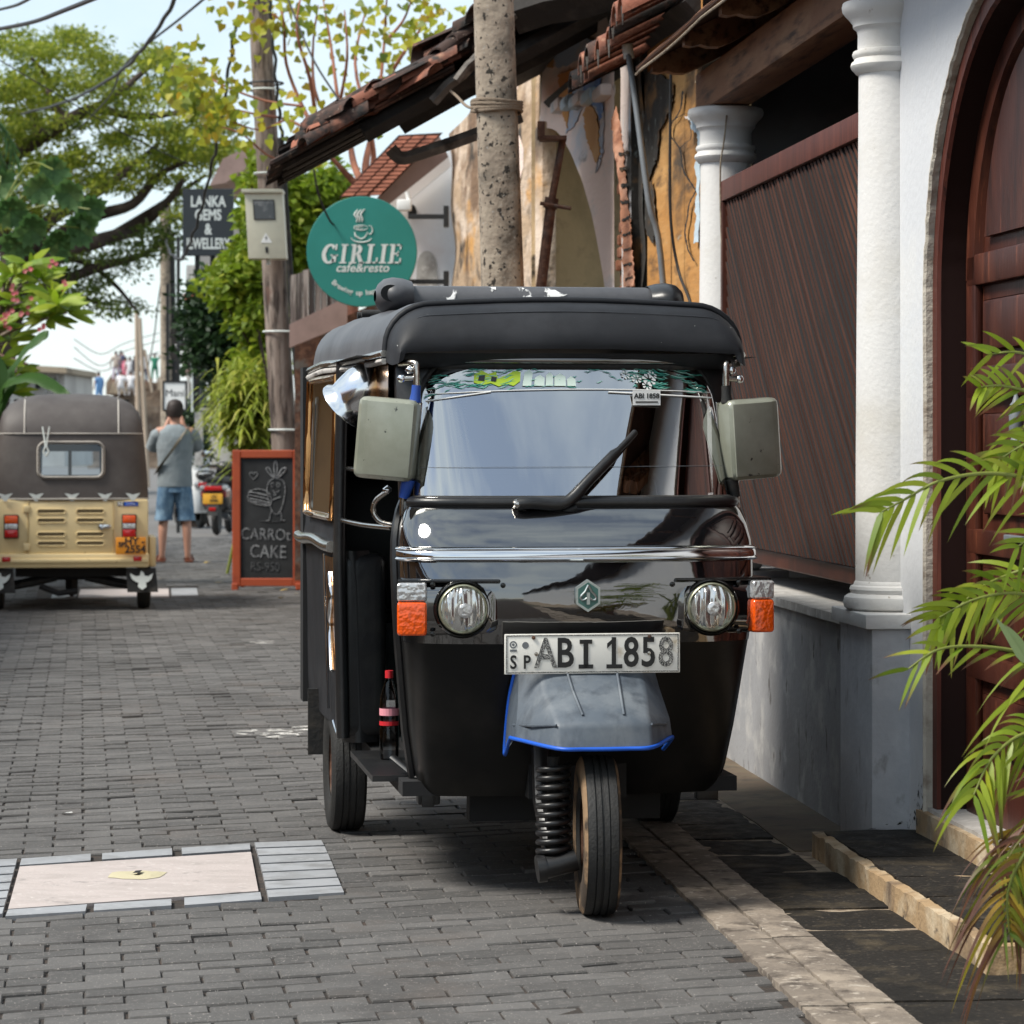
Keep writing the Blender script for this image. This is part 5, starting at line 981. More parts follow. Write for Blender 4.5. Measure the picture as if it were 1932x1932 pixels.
# rear body
def BH(y, z): return (.632+.022*min(1, (y-1.45)/.8)) * (1-.03*abs(z-1.03)/.6) + (.008 if abs(z-1.03) < .03 else 0)
for s_ in (-1, 1):
    mb = MB(); Z = [.38, .5, .62, .74, .86, .98, 1.03, 1.08, 1.2, 1.35, 1.5, 1.66]; Y = [1.45, 1.6, 1.8, 2.0, 2.2, 2.4, 2.6, 2.72]
    def zb_(y): return .38 if y < 1.62 else (.40 if y < 2.3 else .42)
    mb.grid([[Vector((s_*(BH(y, z)+.004*math.sin(y*9+z*7)), y, max(z, zb_(y)))) for y in Y] for z in Z]); so = tp(mb, 'side_panel', 'canvas', sharp=50)
    mb = MB(); mb.grid([[Vector((s_*(BH(1.45, z)-k*.02-(.0 if k < 6 else 0)), 1.45+.03*abs(k-3)/3*(1 if k != 3 else 0), z)) for k in range(7)] for z in (.36, .5, .7, .9, 1.01)]); tp(mb, 'front_return', 'satin', so, 60)
    mb = MB(); x0, x1 = sorted((s_*.46, s_*(.628))); mb.rbox(x0, x1, 1.452, 1.60, .375, 1.0, .045, 4); tp(mb, 'wheel_box', 'satin', so)
    mb = MB(); mb.tube([(s_*(BH(y, 1.03)+.012), y, 1.028+.006*math.sin(y*7)) for y in [1.44+.1*k for k in range(13)]], .020, 8, flat=1); tp(mb, 'belt_moulding', 'chrome2', so, 60)
    mb = MB(); mb.grid([[Vector((s_*(BH(y, z)+.012), y, z)) for y in [1.50+.09*k for k in range(11)]] for z in (1.12, 1.28, 1.44, 1.60)]); wo2 = tp(mb, 'side_window', 'glass2', so, 60)
    ringw = [(1.50+.9*k/8, 1.12) for k in range(9)] + [(2.40, 1.12+.48*k/6) for k in range(1, 7)] + [(2.40-.9*k/8, 1.60) for k in range(1, 9)] + [(1.50, 1.60-.48*k/6) for k in range(1, 6)]
    mb = MB(); mb.tube([(s_*(BH(y, z)+.013), y, z) for y, z in ringw], .013, 6, closed=True); tp(mb, 'window_frame', 'copper', wo2, 60)
    mb = MB(); mb.grid([[Vector((s_*(BH(y, z)+.010), y, z)) for y in (1.462, 1.55, 1.64, 1.74)] for z in (.60, .74, .88, .985)]); tp(mb, 'copper_film', 'copper', so, 60)
    mb = MB(); mb.tube([(s_*(BH(y, z)+.012), y, z) for y, z in ((1.457, .99), (1.457, .7), (1.46, .42), (1.52, .385), (1.62, .42))], .005, 6); mb.tube([(s_*(BH(1.76, z)+.012), 1.76, z) for z in (.99, .8, .6, .45)], .004, 6); tp(mb, 'chrome_bead', 'chrome', so, 60)
    mb = MB(); mb.tube(spline([(s_*(BH(1.6, .8)+.014), 1.52, .60), (s_*(BH(1.6, .8)+.014), 1.60, .75), (s_*(BH(1.6, .8)+.014), 1.53, .85), (s_*(BH(1.6, .8)+.014), 1.58, .93)], 5), .010, 6); tp(mb, 'chrome_scroll', 'chrome', so, 60)
    mb = MB(); x0, x1 = sorted((s_*.60, s_*.67)); mb.box(x0, x1, 2.22, 2.235, .24, .48); tp(mb, 'mud_flap', 'rubber', so)
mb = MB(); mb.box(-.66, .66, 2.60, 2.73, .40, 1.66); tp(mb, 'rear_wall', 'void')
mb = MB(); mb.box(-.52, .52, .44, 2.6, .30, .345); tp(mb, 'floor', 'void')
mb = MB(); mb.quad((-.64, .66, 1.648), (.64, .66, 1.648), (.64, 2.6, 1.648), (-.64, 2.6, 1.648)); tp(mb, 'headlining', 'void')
for s_ in (-1, 1):
    mb = MB(); mb.tube([(s_*.612, 1.43, .38), (s_*.625, 1.43, 1.0), (s_*.615, 1.42, 1.65)], .022, 8); tp(mb, 'door_post', 'satin', sharp=60)
mb = MB(); mb.rbox(-.42, .42, 1.05, 1.42, .34, .66, .03); mb.rbox(-.44, .44, 1.30, 1.42, .68, .98, .04); tp(mb, 'driver_seat', 'seat')
mb = MB(); mb.rbox(-.60, .60, 2.0, 2.5, .50, .74, .05); mb.rbox(-.60, .60, 2.42, 2.58, .74, 1.25, .05); tp(mb, 'passenger_seat', 'seat')
mb = MB(); mb.tube([(-.33, .62, 1.02), (-.15, .60, 1.0), (.15, .60, 1.0), (.33, .62, 1.02)], .014, 8); mb.tube([(0, .60, 1.0), (0, .48, .5)], .03, 8); tp(mb, 'handlebar', 'satin', sharp=60)
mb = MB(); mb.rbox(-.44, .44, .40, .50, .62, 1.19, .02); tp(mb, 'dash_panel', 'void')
# chrome rails and hoops
def rail(pts, r, name='chrome_rail', m='chrome2', seg=True, sp_=6):
    P = spline(pts, sp_); mb = MB(); mb.tube(P, r, 8)
    if seg:
        for i in range(2, len(P)-1, 3): mb.tube([P[i]+(P[i+1]-P[i]).normalized()*(-.002), P[i]+(P[i+1]-P[i]).normalized()*.002], r*1.12, 8)
    return tp(mb, name, m, sharp=60)
rail([(-.62, 1.40, 1.115), (-.59, .95, 1.112), (-.545, .52, 1.115)], .0085, seg=False)
rail([(-.60, 1.40, 1.288), (-.565, .95, 1.285), (-.53, .60, 1.285)], .0085, seg=False)
rail([(-.562, .50, 1.225), (-.592, .52, 1.20), (-.600, .53, 1.165), (-.580, .52, 1.135), (-.545, .50, 1.125)], .0085)
mb = MB(); mb.lathe([(0, .015), (.0145, .004), (.0145, -.004), (0, -.015)], 12, (-.560, .50, 1.232)); tp(mb, 'rail_ball', 'chrome', sharp=60)
for s_ in (-1, 1): rail([(s_*.505, .455, 1.03), (s_*.515, .45, 1.12), (s_*.517, .44, 1.20), (s_*.512, .43, 1.27)], .012)
rail([(.185, .50, 1.215), (.195, .50, 1.262), (.235, .50, 1.285), (.275, .50, 1.262), (.287, .50, 1.215)], .008)
rail([(-.345, .52, 1.215), (-.342, .52, 1.30), (-.338, .52, 1.37)], .010)
rail([(.10, .55, 1.215), (.10, .55, 1.36)], .010); rail([(.455, .53, 1.22), (.44, .54, 1.36), (.425, .55, 1.5)], .010)
mb = MB(); mb.tube([(-.34, .52, 1.37), (-.37, .50, 1.44), (-.43, .50, 1.57)], .009, 6); mb.tube([(-.335, .53, 1.37), (-.38, .52, 1.46), (-.44, .51, 1.55)], .006, 6); tp(mb, 'inner_mirror_stem', 'satin', sharp=60)
mb = MB(); mb.rbox(-.425, -.365, .53, .55, 1.215, 1.325, .015, 2, Matrix.Translation((0, 0, 0))); tp(mb, 'inner_box', 'satin')
# door mirrors
for s_ in (-1, 1):
    cx = s_*(.565 if s_ < 0 else .560); yy = .44
    Mm = Matrix.Translation((cx, yy, 1.388)) @ Matrix.Rotation(R(20*s_), 4, 'Z') @ Matrix.Rotation(R(5 if s_ < 0 else -4), 4, 'Y')
    mb = MB(); mb.rbox(-.093, .093, -.045, .04, -.125, .125, .028, 3, Mm); mo = tp(mb, 'door_mirror', 'mirror')
    mb = MB(); mb.rbox(-.060 if s_ < 0 else -.085, .085 if s_ < 0 else .060, -.050, -.043, -.112, .112, .003, 2, Mm); tp(mb, 'raised_panel', 'mirror', mo)
    mb = MB(); mb.rbox(-.088, .088, .041, .046, -.12, .12, .002, 1, Mm); tp(mb, 'mirror_glass', 'chrome', mo)
    e = -s_; tx = .075*e
    t0, t1 = Mm @ Vector((tx, -.0, .118)), Mm @ Vector((tx, 0, .17)); b0, b1 = Mm @ Vector((tx, 0, -.118)), Mm @ Vector((tx-.01*e, .0, -.175))
    mb = MB(); mb.tube([t0, t0.lerp(t1, .5), t1], [.019, .015, .014], 10); tp(mb, 'mount_tape', 'bluetape' if s_ < 0 else 'rubber', mo, 60); mb = MB(); mb.tube([b0, b1], [.022, .016], 10); tp(mb, 'mount_tape', 'bluetape' if s_ < 0 else 'rubber', mo, 60)
    mb = MB(); q = t1; mb.tube(spline([q-Vector((0, 0, .01)), q+Vector((0, 0, .05)), q+Vector((-.005*e, .01, .068)), q+Vector((-.045*e if s_ < 0 else .02, .05, .068))], 4), .011, 8); mb.tube([q+Vector((0, .005, .022)), q+Vector((-.048*e*.9, .01, .020))], .009, 8); tp(mb, 'bracket', 'chrome2', mo, 60); mb = MB(); mb.tube([b1+Vector((0, 0, .01)), b1+Vector((.0, .01, -.05)), Vector((s_*.515, .45, 1.20))], .012, 8); tp(mb, 'bracket', 'chrome2', mo, 60)
    for p in (q+Vector((-.05*e*.9, .01, .020)), q+Vector((-.02*e, .01, .047))):
        mb = MB(); mb.lathe([(0, .014), (.010, .010), (.014, 0), (.010, -.010), (0, -.014)], 12, p); tp(mb, 'bolt_cap', 'chrome', mo, 60)
# round chrome wing mirror behind the left door mirror
mb = MB(); Mm = Matrix.Translation((-.63, .93, 1.50)) @ Matrix.Rotation(R(40), 4, 'Y') @ Matrix.Rotation(R(25), 4, 'X')
mb.lathe([(0, .155), (.03, .15), (.065, .125), (.082, .08), (.086, .03), (.085, .0), (.10, -.012), (.102, -.02), (.09, -.022), (0, -.022)], 28); mb.v = [tuple(Mm @ Vector((x, y, z))) for x, y, z in mb.v]; tp(mb, 'wing_mirror', 'chrome3', sharp=80)
mb = MB(); mb.grid([[Vector((-(RH(y)-.012), y, z)) for y in (.62, .8, 1.0, 1.2, 1.4)] for z in (1.48, 1.56, 1.635)]); tp(mb, 'copper_gusset', 'copper', sharp=60)
# small fittings low on the left
mb = MB(); mb.tube([(-.53, .62, .40), (-.47, .52, .352), (-.435, .47, .345)], .014, 8, flat=.6); mb.box(-.60, -.40, .56, 1.3, .332, .350); tp(mb, 'footstep', 'satin', sharp=60)
mb = MB(); mb.rbox(-.46, -.42, .46, .50, .262, .32, .006); tp(mb, 'shield_bracket', 'satin')
for s_ in (-1, 1): tp(MB().rbox(*sorted((s_*.40, s_*.47)), .47, .52, .268, .33, .008), 'mount_foot', 'satin')
# shell beads hanging inside the windscreen
M['bead'] = mat('shell_bead', (.62, .58, .45), .4)
bd = thing('shell_bead_strings', 'strings of pale shell beads hanging inside the windscreen', 'bead strings', tk.matrix_basis @ Vector((0, 0, 0)) if False else Matrix.Translation(tk.location) @ Matrix.Rotation(R(AS), 4, 'Z') @ Vector((-.34, .52, 1.33)), AS)
for k, (x, z0) in enumerate(((-.018, .03), (-.005, .0), (.007, .0), (.024, .02))):
    mb = MB(); z = .19
    while z > z0:
        r = random.choice((.0035, .0035, .0085)); mb.lathe([(0, r*1.3), (r*.8, r*.6), (r, 0), (r*.7, -r*.7), (0, -r*1.2)], 8, (x+.003*math.sin(z*40), 0, z)); z -= r*2.7
    mb.build('bead_string', M['bead'], bd, sharp=60)
# drink bottle on the step
M['pet'] = glassmat('clear_plastic', (.80, .82, .84), 1.5); M['cola'] = mat('red_label', (.55, .02, .03), .4); M['pinkl'] = mat('pink_label', (.75, .30, .36), .4)
bt = thing('drink_bottle', 'plastic drink bottle with red cap and label on the floor of the black three-wheeler', 'bottle', Matrix.Translation(tk.location) @ Matrix.Rotation(R(AS), 4, 'Z') @ Vector((-.50, 1.02, .351))); bt.scale = (.92, .92, .92)
mb = MB(); mb.lathe([(0, .002), (.030, .0), (.034, .015), (.034, .11), (.031, .12), (.034, .13), (.034, .19), (.030, .225), (.018, .265), (.012, .28), (.012, .295)], 20); mb.build('bottle_body', M['pet'], bt, sharp=50)
mb = MB(); mb.lathe([(.0345, .155), (.0345, .18)], 20); mb.build('label_band', M['pinkl'], bt); mb = MB(); mb.lathe([(.0345, .12), (.0345, .135)], 20); mb.build('label_band', M['cola'], bt)
mb = MB(); mb.lathe([(.0145, .286), (.0145, .312), (0, .312)], 14); mb.build('cap', M['cola'], bt, sharp=40)
# ================================================================== skinned figures
def skin(name, J, E, m, parent=None, sub=1, fn=None):
    me = bpy.data.meshes.new(name); ks = list(J); me.from_pydata([J[k][0] for k in ks], [(ks.index(a), ks.index(b)) for a, b in E], [])
    o = bpy.data.objects.new(name, me); COL.objects.link(o); md = o.modifiers.new('s', 'SKIN'); md.use_smooth_shade = True
    for i, k in enumerate(ks):
        r = J[k][1]; me.skin_vertices[0].data[i].radius = (r, r) if not isinstance(r, tuple) else r
        me.skin_vertices[0].data[i].use_root = (i == 0)
    o.modifiers.new('b', 'SUBSURF').levels = sub
    dg = bpy.context.evaluated_depsgraph_get(); dg.update(); m2 = bpy.data.meshes.new_from_object(o.evaluated_get(dg)); bpy.data.objects.remove(o)
    m2.materials.clear()
    for q in (m if isinstance(m, list) else [m]): m2.materials.append(q)
    for p in m2.polygons:
        p.use_smooth = True
        if fn: p.material_index = fn(p.center)
    m2.name = name; o2 = bpy.data.objects.new(name, m2); COL.objects.link(o2); o2.parent = parent; return o2
M['skin'] = mat('skin', (.52, .27, .19), .55); M['hair'] = mat('dark_hair', (.022, .012, .009), .6, bump=.5, bscale=60)
M['tee'] = mat('grey_blue_tshirt', (.22, .255, .275), .9, var=[((.27, .30, .32), 5, .45, .7)], bump=.5, bscale=9, bdet=3, bdist=.03)
M['denim'] = mat('denim', (.09, .17, .27), .9, var=[((.20, .31, .42), 6, .45, .65), ((.05, .09, .15), 5, .55, .7)], bump=.3, bscale=12)
M['strap'] = mat('camera_strap', (.10, .085, .06), .7, var=[((.40, .34, .26), 10, .55, .6)]); M['leather'] = mat('brown_sandal', (.16, .045, .02), .6)
def fig_j(sc_=1.0, arms='cam'):
    J = {'pel': ((0, 0, .98), .13), 'sp': ((0, 0, 1.18), .12), 'ch': ((0, 0, 1.40), .145), 'nb': ((0, .0, 1.54), .07), 'nk': ((0, .015, 1.60), .056), 'hd': ((0, .035, 1.69), .082), 'hm': ((0, .035, 1.755), .088), 'ht': ((0, .03, 1.815), .062)}
    E = [('pel', 'sp'), ('sp', 'ch'), ('ch', 'nb'), ('nb', 'nk'), ('nk', 'hd'), ('hd', 'hm'), ('hm', 'ht')]
    for s_, q in ((-1, 'l'), (1, 'r')):
        J['hip'+q] = ((s_*.10, 0, .90), .095); J['kn'+q] = ((s_*.128, .01, .50), .058); J['cf'+q] = ((s_*.136, -.02, .36), .056); J['an'+q] = ((s_*.145, -.02, .09), .036); J['he'+q] = ((s_*.147, -.02, .045), .034); J['to'+q] = ((s_*.175, .15, .03), .03)
        E += [('pel', 'hip'+q), ('hip'+q, 'kn'+q), ('kn'+q, 'cf'+q), ('cf'+q, 'an'+q), ('an'+q, 'he'+q), ('he'+q, 'to'+q)]
        J['sh'+q] = ((s_*.185, 0, 1.49), .062)
        if arms == 'cam': J['el'+q] = ((s_*.265, .14, 1.28), .044); J['wr'+q] = ((s_*.10, .27, 1.55), .030); J['hn'+q] = ((s_*.075, .27, 1.62), .034)
        elif arms == 'up': J['el'+q] = ((s_*.33, .05, 1.58), .040); J['wr'+q] = ((s_*.14, .12, 1.74), .030); J['hn'+q] = ((s_*.08, .14, 1.76), .034)
        else: J['el'+q] = ((s_*.25, .0, 1.20), .042); J['wr'+q] = ((s_*.26, .06, .97), .030); J['hn'+q] = ((s_*.26, .09, .88), .032)
        E += [('ch', 'sh'+q), ('sh'+q, 'el'+q), ('el'+q, 'wr'+q), ('wr'+q, 'hn'+q)]
        if arms == 'cam':
            hx, hy, hz = J['hn'+q][0]
            for k, (dx, dz, ln) in enumerate(((.03, .03, .06), (.014, .045, .075), (0, .05, .08), (-.014, .045, .072), (-.032, -.005, .045))):
                J['f%d%s' % (k, q)] = ((hx-s_*.01+dx*.8, hy+.03, hz+dz), .010); J['g%d%s' % (k, q)] = ((hx-s_*.035+dx*.6, hy+.05, hz+dz+ln*.35), .009); E += [('hn'+q, 'f%d%s' % (k, q)), ('f%d%s' % (k, q), 'g%d%s' % (k, q))]
    return J, E
def rings(mb, R_, n=20, ph=0):
    mb.grid([[(cx+rx*math.cos(2*math.pi*k/n), cy+ry*math.sin(2*math.pi*k/n), z) for k in range(n)] for z, rx, ry, cx, cy in R_], cu=True)
pe = thing('person', 'person in grey t-shirt and denim shorts seen from behind taking a photograph', 'person', G(330, 1061), 6)
J, E = fig_j(); skin('body', J, E, M['skin'], pe, 2)
mb = MB(); rings(mb, [(.865, .200, .140, 0, 0), (.90, .203, .142, 0, 0), (1.05, .192, .130, 0, 0), (1.2, .198, .132, 0, 0), (1.33, .215, .138, 0, 0), (1.43, .222, .132, 0, 0), (1.50, .200, .112, 0, 0), (1.545, .130, .085, 0, 0), (1.575, .078, .070, 0, .01), (1.57, .070, .064, 0, .01)])
for s_ in (-1, 1): mb.tube([(s_*.15, 0, 1.47), (s_*.20, .02, 1.44), (s_*.235, .08, 1.36), (s_*.262, .12, 1.30)], [.085, .088, .080, .076], 14, caps=False)
mb.build('t_shirt', M['tee'], pe, sharp=80)
mb = MB(); rings(mb, [(.95, .175, .12, 0, 0), (.88, .188, .132, 0, 0), (.80, .192, .135, 0, 0)])
for s_ in (-1, 1): rings(mb, [(.86, .105, .13, s_*.09, 0), (.74, .108, .122, s_*.098, 0), (.62, .102, .108, s_*.115, .005), (.53, .099, .100, s_*.125, .005), (.515, .104, .104, s_*.127, .005), (.48, .104, .104, s_*.128, .005), (.48, .09, .09, s_*.128, .005)])
mb.build('shorts', M['denim'], pe, sharp=80)
mb = MB(); rings(mb, [(1.655, .068, .03, 0, -.035), (1.70, .090, .075, 0, .0), (1.75, .098, .100, 0, .022), (1.80, .092, .098, 0, .028), (1.84, .070, .078, 0, .028), (1.862, .03, .035, 0, .03), (1.865, .001, .001, 0, .03)]); mb.build('hair', M['hair'], pe, sharp=80)
mb = MB(); P = spline([(.13, .02, 1.56), (.085, -.115, 1.46), (-.03, -.142, 1.28), (-.15, -.115, 1.12), (-.205, .0, 1.02)], 6); rows = [[p+Vector((.036, -.004, .026)) for p in P], [p+Vector((-.036, -.004, -.026)) for p in P]]; mb.grid(rows); mb.build('camera_strap', M['strap'], pe)
for s_ in (-1, 1): mb = MB(); mb.rbox(s_*.160-.05, s_*.160+.05, -.075, .20, .0, .028, .012, 2); mb.tube([(s_*.16-.055, .08, .02), (s_*.16-.03, .09, .075), (s_*.16+.03, .09, .075), (s_*.16+.055, .08, .02)], .012, 6); mb.build('sandal', M['leather'], pe, sharp=50)
cm = thing('camera_in_hand', 'dark camera held up to the face of the person in the grey t-shirt', 'camera', pe.location + Vector((-.03, .30, 1.62)), 6)
mb = MB(); mb.rbox(-.06, .06, 0, .05, 0, .08, .008); mb.lathe([(.032, .05), (.032, .12), (0, .12)], 14, (0, 0, .04), 'y'); mb.build('camera_body', M['satin'], cm)
# ================================================================== chalkboard
M['redframe'] = mat('orange_red_frame', (.40, .072, .024), .55, var=[((.30, .05, .02), 4, .5, .7)], bump=.1, bscale=40); M['slateb'] = mat('chalkboard', (.016, .018, .020), .8, var=[((.035, .037, .04), 3, .5, .75)]); M['chalk'] = mat('chalk', (.30, .31, .32), .95, var=[((.10, .10, .11), 60, .48, .56)]); M['chalkd'] = mat('faint_chalk', (.11, .115, .12), .95, var=[((.04, .04, .045), 60, .45, .55)])
ab = thing('chalkboard', 'orange framed chalkboard advertising carrot cake beside the timber pole', 'chalkboard', G(504, 1113)); AS_ = 5490/26.98
def zc(x, y, dy=-.002): return Vector(((.3125*x-504)/AS_, dy, (1113-(654+.3125*y))/AS_))
def abx(name, x0, x1, y0, y1, d0, d1, m): a, b = zc(x0, y1), zc(x1, y0); MB().rbox(a.x, b.x, d0, d1, a.z, b.z, .006, 1).build(name, M[m], ab)
abx('board', 1448, 1775, 668, 1402, 0, .015, 'slateb')
abx('frame_stile', 1403, 1452, 622, 1448, -.02, .03, 'redframe'); abx('frame_stile', 1771, 1820, 620, 1446, -.02, .03, 'redframe'); abx('frame_rail', 1453, 1770, 622, 670, -.018, .028, 'redframe'); abx('frame_rail', 1453, 1770, 1398, 1446, -.018, .028, 'redframe')
for x in (1400, 1787): abx('foot', x, x+37, 1428, 1468 if x > 1500 else 1490, -.035, .10, 'redframe')
for x in (1420, 1790): a = zc(x+12, 1440); MB().prism([(a.x-.02, .05, 1.28), (a.x+.02, .05, 1.28), (a.x+.02, .52, 0), (a.x-.02, .52, 0)], (0, .035, 0)).build('rear_leg', M['redframe'], ab)
def chalk(pts, r=.0045, m='chalk', name='chalk_stroke', n=4): mb = MB(); mb.tube(spline([zc(x, y, -.003) for x, y in pts], n), r, 5); mb.build(name, M[m], ab)
chalk([(1530, 800), (1508, 775), (1508, 760), (1522, 757), (1530, 770), (1540, 757), (1553, 760), (1550, 780), (1530, 800)], .0032, 'chalk', 'chalk_heart')
chalk([(1665, 790), (1628, 810), (1612, 860), (1620, 920), (1640, 985), (1668, 1012), (1695, 985), (1715, 920), (1722, 860), (1710, 810), (1665, 790)], .0040, 'chalk', 'chalk_carrot')
for q in ([(1655, 790), (1630, 740), (1615, 725), (1610, 745), (1645, 785)], [(1660, 785), (1655, 720), (1665, 690), (1675, 720), (1668, 785)], [(1675, 785), (1700, 740), (1725, 730), (1720, 750), (1680, 790)]): chalk(q, .006, 'chalk', 'chalk_leaves')
for x in (1645, 1680): chalk([(x+9*math.cos(a), 832+13*math.sin(a)) for a in [i*.785 for i in range(9)]], .003, 'chalk', 'chalk_eye', 2)
chalk([(1645, 865), (1665, 880), (1690, 865)], .003); chalk([(1660, 880), (1655, 895), (1670, 892)], .003)
chalk([(1630, 935), (1655, 920), (1695, 905)], .0035); chalk([(1640, 990), (1630, 1020), (1625, 1045), (1605, 1050)], .0035); chalk([(1690, 990), (1700, 1020), (1700, 1045), (1720, 1048)], .0035)
for y in (875, 895, 915, 930): chalk([(1505, y), (1560, y+10), (1625, y+26)], .0055)
chalk([(1505, 872), (1550, 858), (1605, 868), (1632, 898), (1625, 958), (1505, 935), (1505, 872)], .004)
chalk([(1570, 1052), (1650, 1056), (1720, 1050)], .002, 'chalkd')
for s, x, y, sz, m in (('CARROt', 1603, 1135, .155, 'chalk'), ('CAKE', 1618, 1240, .17, 'chalk'), ('RS-950', 1600, 1330, .12, 'chalkd')):
    p = zc(x, y, -.004); text(s, sz, ab, M[m], p, x=(1, 0, -.03), up=(.03, 0, 1), sx=.80)
# ================================================================== yellow three-wheeler, rear view
M['cream_p'] = mat('cream_paint', (.74, .59, .32), .38, coat=.2, var=[((.66, .52, .28), 3, .5, .75), ((.30, .20, .10), 26, .66, .74)])
M['hood'] = mat('brown_grey_hood', (.060, .050, .047), .6, var=[((.085, .075, .070), 4, .45, .7)], bump=.1, bscale=8, bdet=2, bdist=.03); M['slot'] = mat('louvre_dark', (.16, .12, .06), .7); M['piping'] = mat('pale_piping', (.45, .42, .38), .6); M['orangep'] = mat('amber_plate', (.72, .27, .02), .4)
YS = 5490/23.9
yt = thing('three_wheeler', 'cream and brown three-wheeled taxi seen from behind at left', 'three-wheeler', G(134, 1150), AS)
def yx(u): return (u-134)/YS
def yz(v): return HC-(v-833)/YS
def yp(mb, name, m, parent=None, sharp=35): return mb.build(name, M[m], parent or yt, sharp=sharp)
YL = [(.905, .632, -.22, .02), (1.1, .622, -.20, .03), (1.3, .605, -.18, .05), (1.445, .592, -.165, .07), (1.53, .582, -.14, .10), (1.62, .555, -.08, .16), (1.69, .50, .0, .24), (1.74, .41, .10, .34), (1.765, .30, .22, .45), (1.776, .15, .34, .52)]
def ysh(th, i, off=0):
    z, hw, yc, ye = YL[i]; s_, c_ = math.sin(th), math.cos(th); return Vector(((hw+off)*math.copysign(abs(s_)**.72, s_), ye-(ye-yc+off)*max(c_, 0)**.5, z))
TY = [R(-90+180*k/36) for k in range(37)]
mb = MB(); rows = [[Vector((-YL[i][1], 1.75, YL[i][0]))]+[ysh(t, i) for t in TY]+[Vector((YL[i][1], 1.75, YL[i][0]))] for i in range(len(YL))]
mb2 = MB(); mb2.grid(rows); nC = len(rows[0])
keep = []
for fi, f in enumerate(mb2.f):
    c = sum((Vector(mb2.v[i]) for i in f), Vector())/len(f)
    if abs(c.x) < .25 and 1.1 < c.z < 1.36 and c.y < 0: continue
    if (c.y > 1 or abs(c.x) > .55 and c.y > .3) and c.z < 1.5: continue
    keep.append(f)
mb2.f = keep; mb2.m = [0]*len(keep); mb2.quad((-.15, 1.75, 1.776), (.15, 1.75, 1.776), (.15, .5, 1.776), (-.15, .5, 1.776)); hoodo = yp(mb2, 'hood', 'hood', sharp=50)
def yhood(x, z, off=.004):
    for i in range(len(YL)-1):
        if z <= YL[i+1][0] or i == len(YL)-2:
            f = (z-YL[i][0])/(YL[i+1][0]-YL[i][0]); hw, yc, ye = [lerp(YL[i][k], YL[i+1][k], f) for k in (1, 2, 3)]; break
    s_ = min(1, abs(x)/hw)**(1/.72); return Vector((x, ye-(ye-yc+off)*max(0, 1-s_*s_)**.25, z))
mb = MB(); mb.tube([yhood(x/100, 1.445, .006) for x in range(-58, 59, 4)], .006, 6); yp(mb, 'seam_piping', 'piping', hoodo, 60)
for x in (-.374, .386): mb = MB(); mb.tube([yhood(x, z, .006) for z in (1.445, 1.5, 1.56, 1.62, 1.68, 1.72, 1.75)], .006, 6); yp(mb, 'seam_piping', 'piping', hoodo, 60)
M['ywin'] = glassmat('plastic_window', (.75, .85, .92), 1.8)
mb = MB(); mb.grid([[yhood(lerp(-.255, .255, i/10), z, .002) for i in range(11)] for z in (1.095, 1.2, 1.3, 1.365)]); yw = yp(mb, 'rear_window', 'ywin', hoodo, 60)
def rr(x0, x1, z0, z1, r, n=5):
    o = []
    for cx, cz, a0 in ((x1-r, z1-r, 0), (x0+r, z1-r, 90), (x0+r, z0+r, 180), (x1-r, z0+r, 270)):
        o += [(cx+r*math.cos(R(a0+90*k/n)), cz+r*math.sin(R(a0+90*k/n))) for k in range(n+1)]
    return o
for off, r, m in ((.008, .013, 'piping'), (.016, .006, 'hood')): mb = MB(); mb.tube([yhood(x, z, off) for x, z in rr(-.262, .262, 1.085, 1.372, .06)], r, 6, closed=True); yp(mb, 'window_frame', m, yw, 60)
mb = MB(); mb.rbox(-.625, .625, -.21, 1.2, .44, .905, .02); yp(mb, 'body', 'cream_p')
mb = MB(); mb.rbox(-.640, .632, -.245, .1, .352, .468, .02, 2); bu = yp(mb, 'bumper', 'cream_p')
mb = MB(); mb.rbox(-.632, .630, -.262, -.2, .392, .428, .012, 2); yp(mb, 'bumper_rib', 'cream_p', bu)
for x0 in (-.552, .503): yp(MB().rbox(x0, x0+.068, -.268, -.25, .405, .445, .005), 'reflector', 'redlens', bu)
dr = MB(); dr.rbox(-.345, .343, -.222, -.205, .462, .895, .02, 2); dro = yp(dr, 'engine_door', 'cream_p')
for (a0, a1) in ((-.272, -.045), (.043, .268)):
    for v0 in (959, 976, 1002, 1019):
        z1, z0 = yz(v0), yz(v0+9); o = rr(a0, a1, z0, z1, .019); mb = MB(); mb.prism([(x, -.2235, z) for x, z in o], (0, .002, 0)); lo = yp(mb, 'louvre', 'slot', dro); mb = MB(); mb.tube([(x, -.225, z) for x, z in o], .006, 5, closed=True); yp(mb, 'louvre_rim', 'cream_p', lo, 60)
for v in (959, 1030): yp(MB().rbox(-.385, -.33, -.232, -.20, yz(v)-.03, yz(v)+.03, .01), 'hinge', 'cream_p', dro)
mb = MB(); mb.lathe([(0, -.05), (.022, -.045), (.024, -.02), (.012, 0)], 14, (.245, -.21, yz(993)), 'y'); mb.rbox(.245, .32, -.245, -.225, yz(993)-.01, yz(993)+.02, .006); yp(mb, 'handle', 'chrome', dro)
for u0, u1 in ((230, 254), (12, 36)):
    x0, x1 = yx(u0), yx(u1); lo = yp(MB().rbox(x0-.008, x1+.008, -.235, -.2, yz(1012)-.008, yz(971)+.008, .012), 'tail_light', 'rubber')
    for (va, vb, m) in ((971, 986, 'orange'), (986, 997, 'clear'), (997, 1012, 'redlens')): yp(MB().rbox(x0, x1, -.255, -.23, yz(vb)+.001, yz(va)-.001, .008), 'lens', m, lo)
np_ = yp(MB().rbox(yx(217), yx(273), -.278, -.27, yz(1044), yz(1012), .004), 'number_plate', 'orangep')
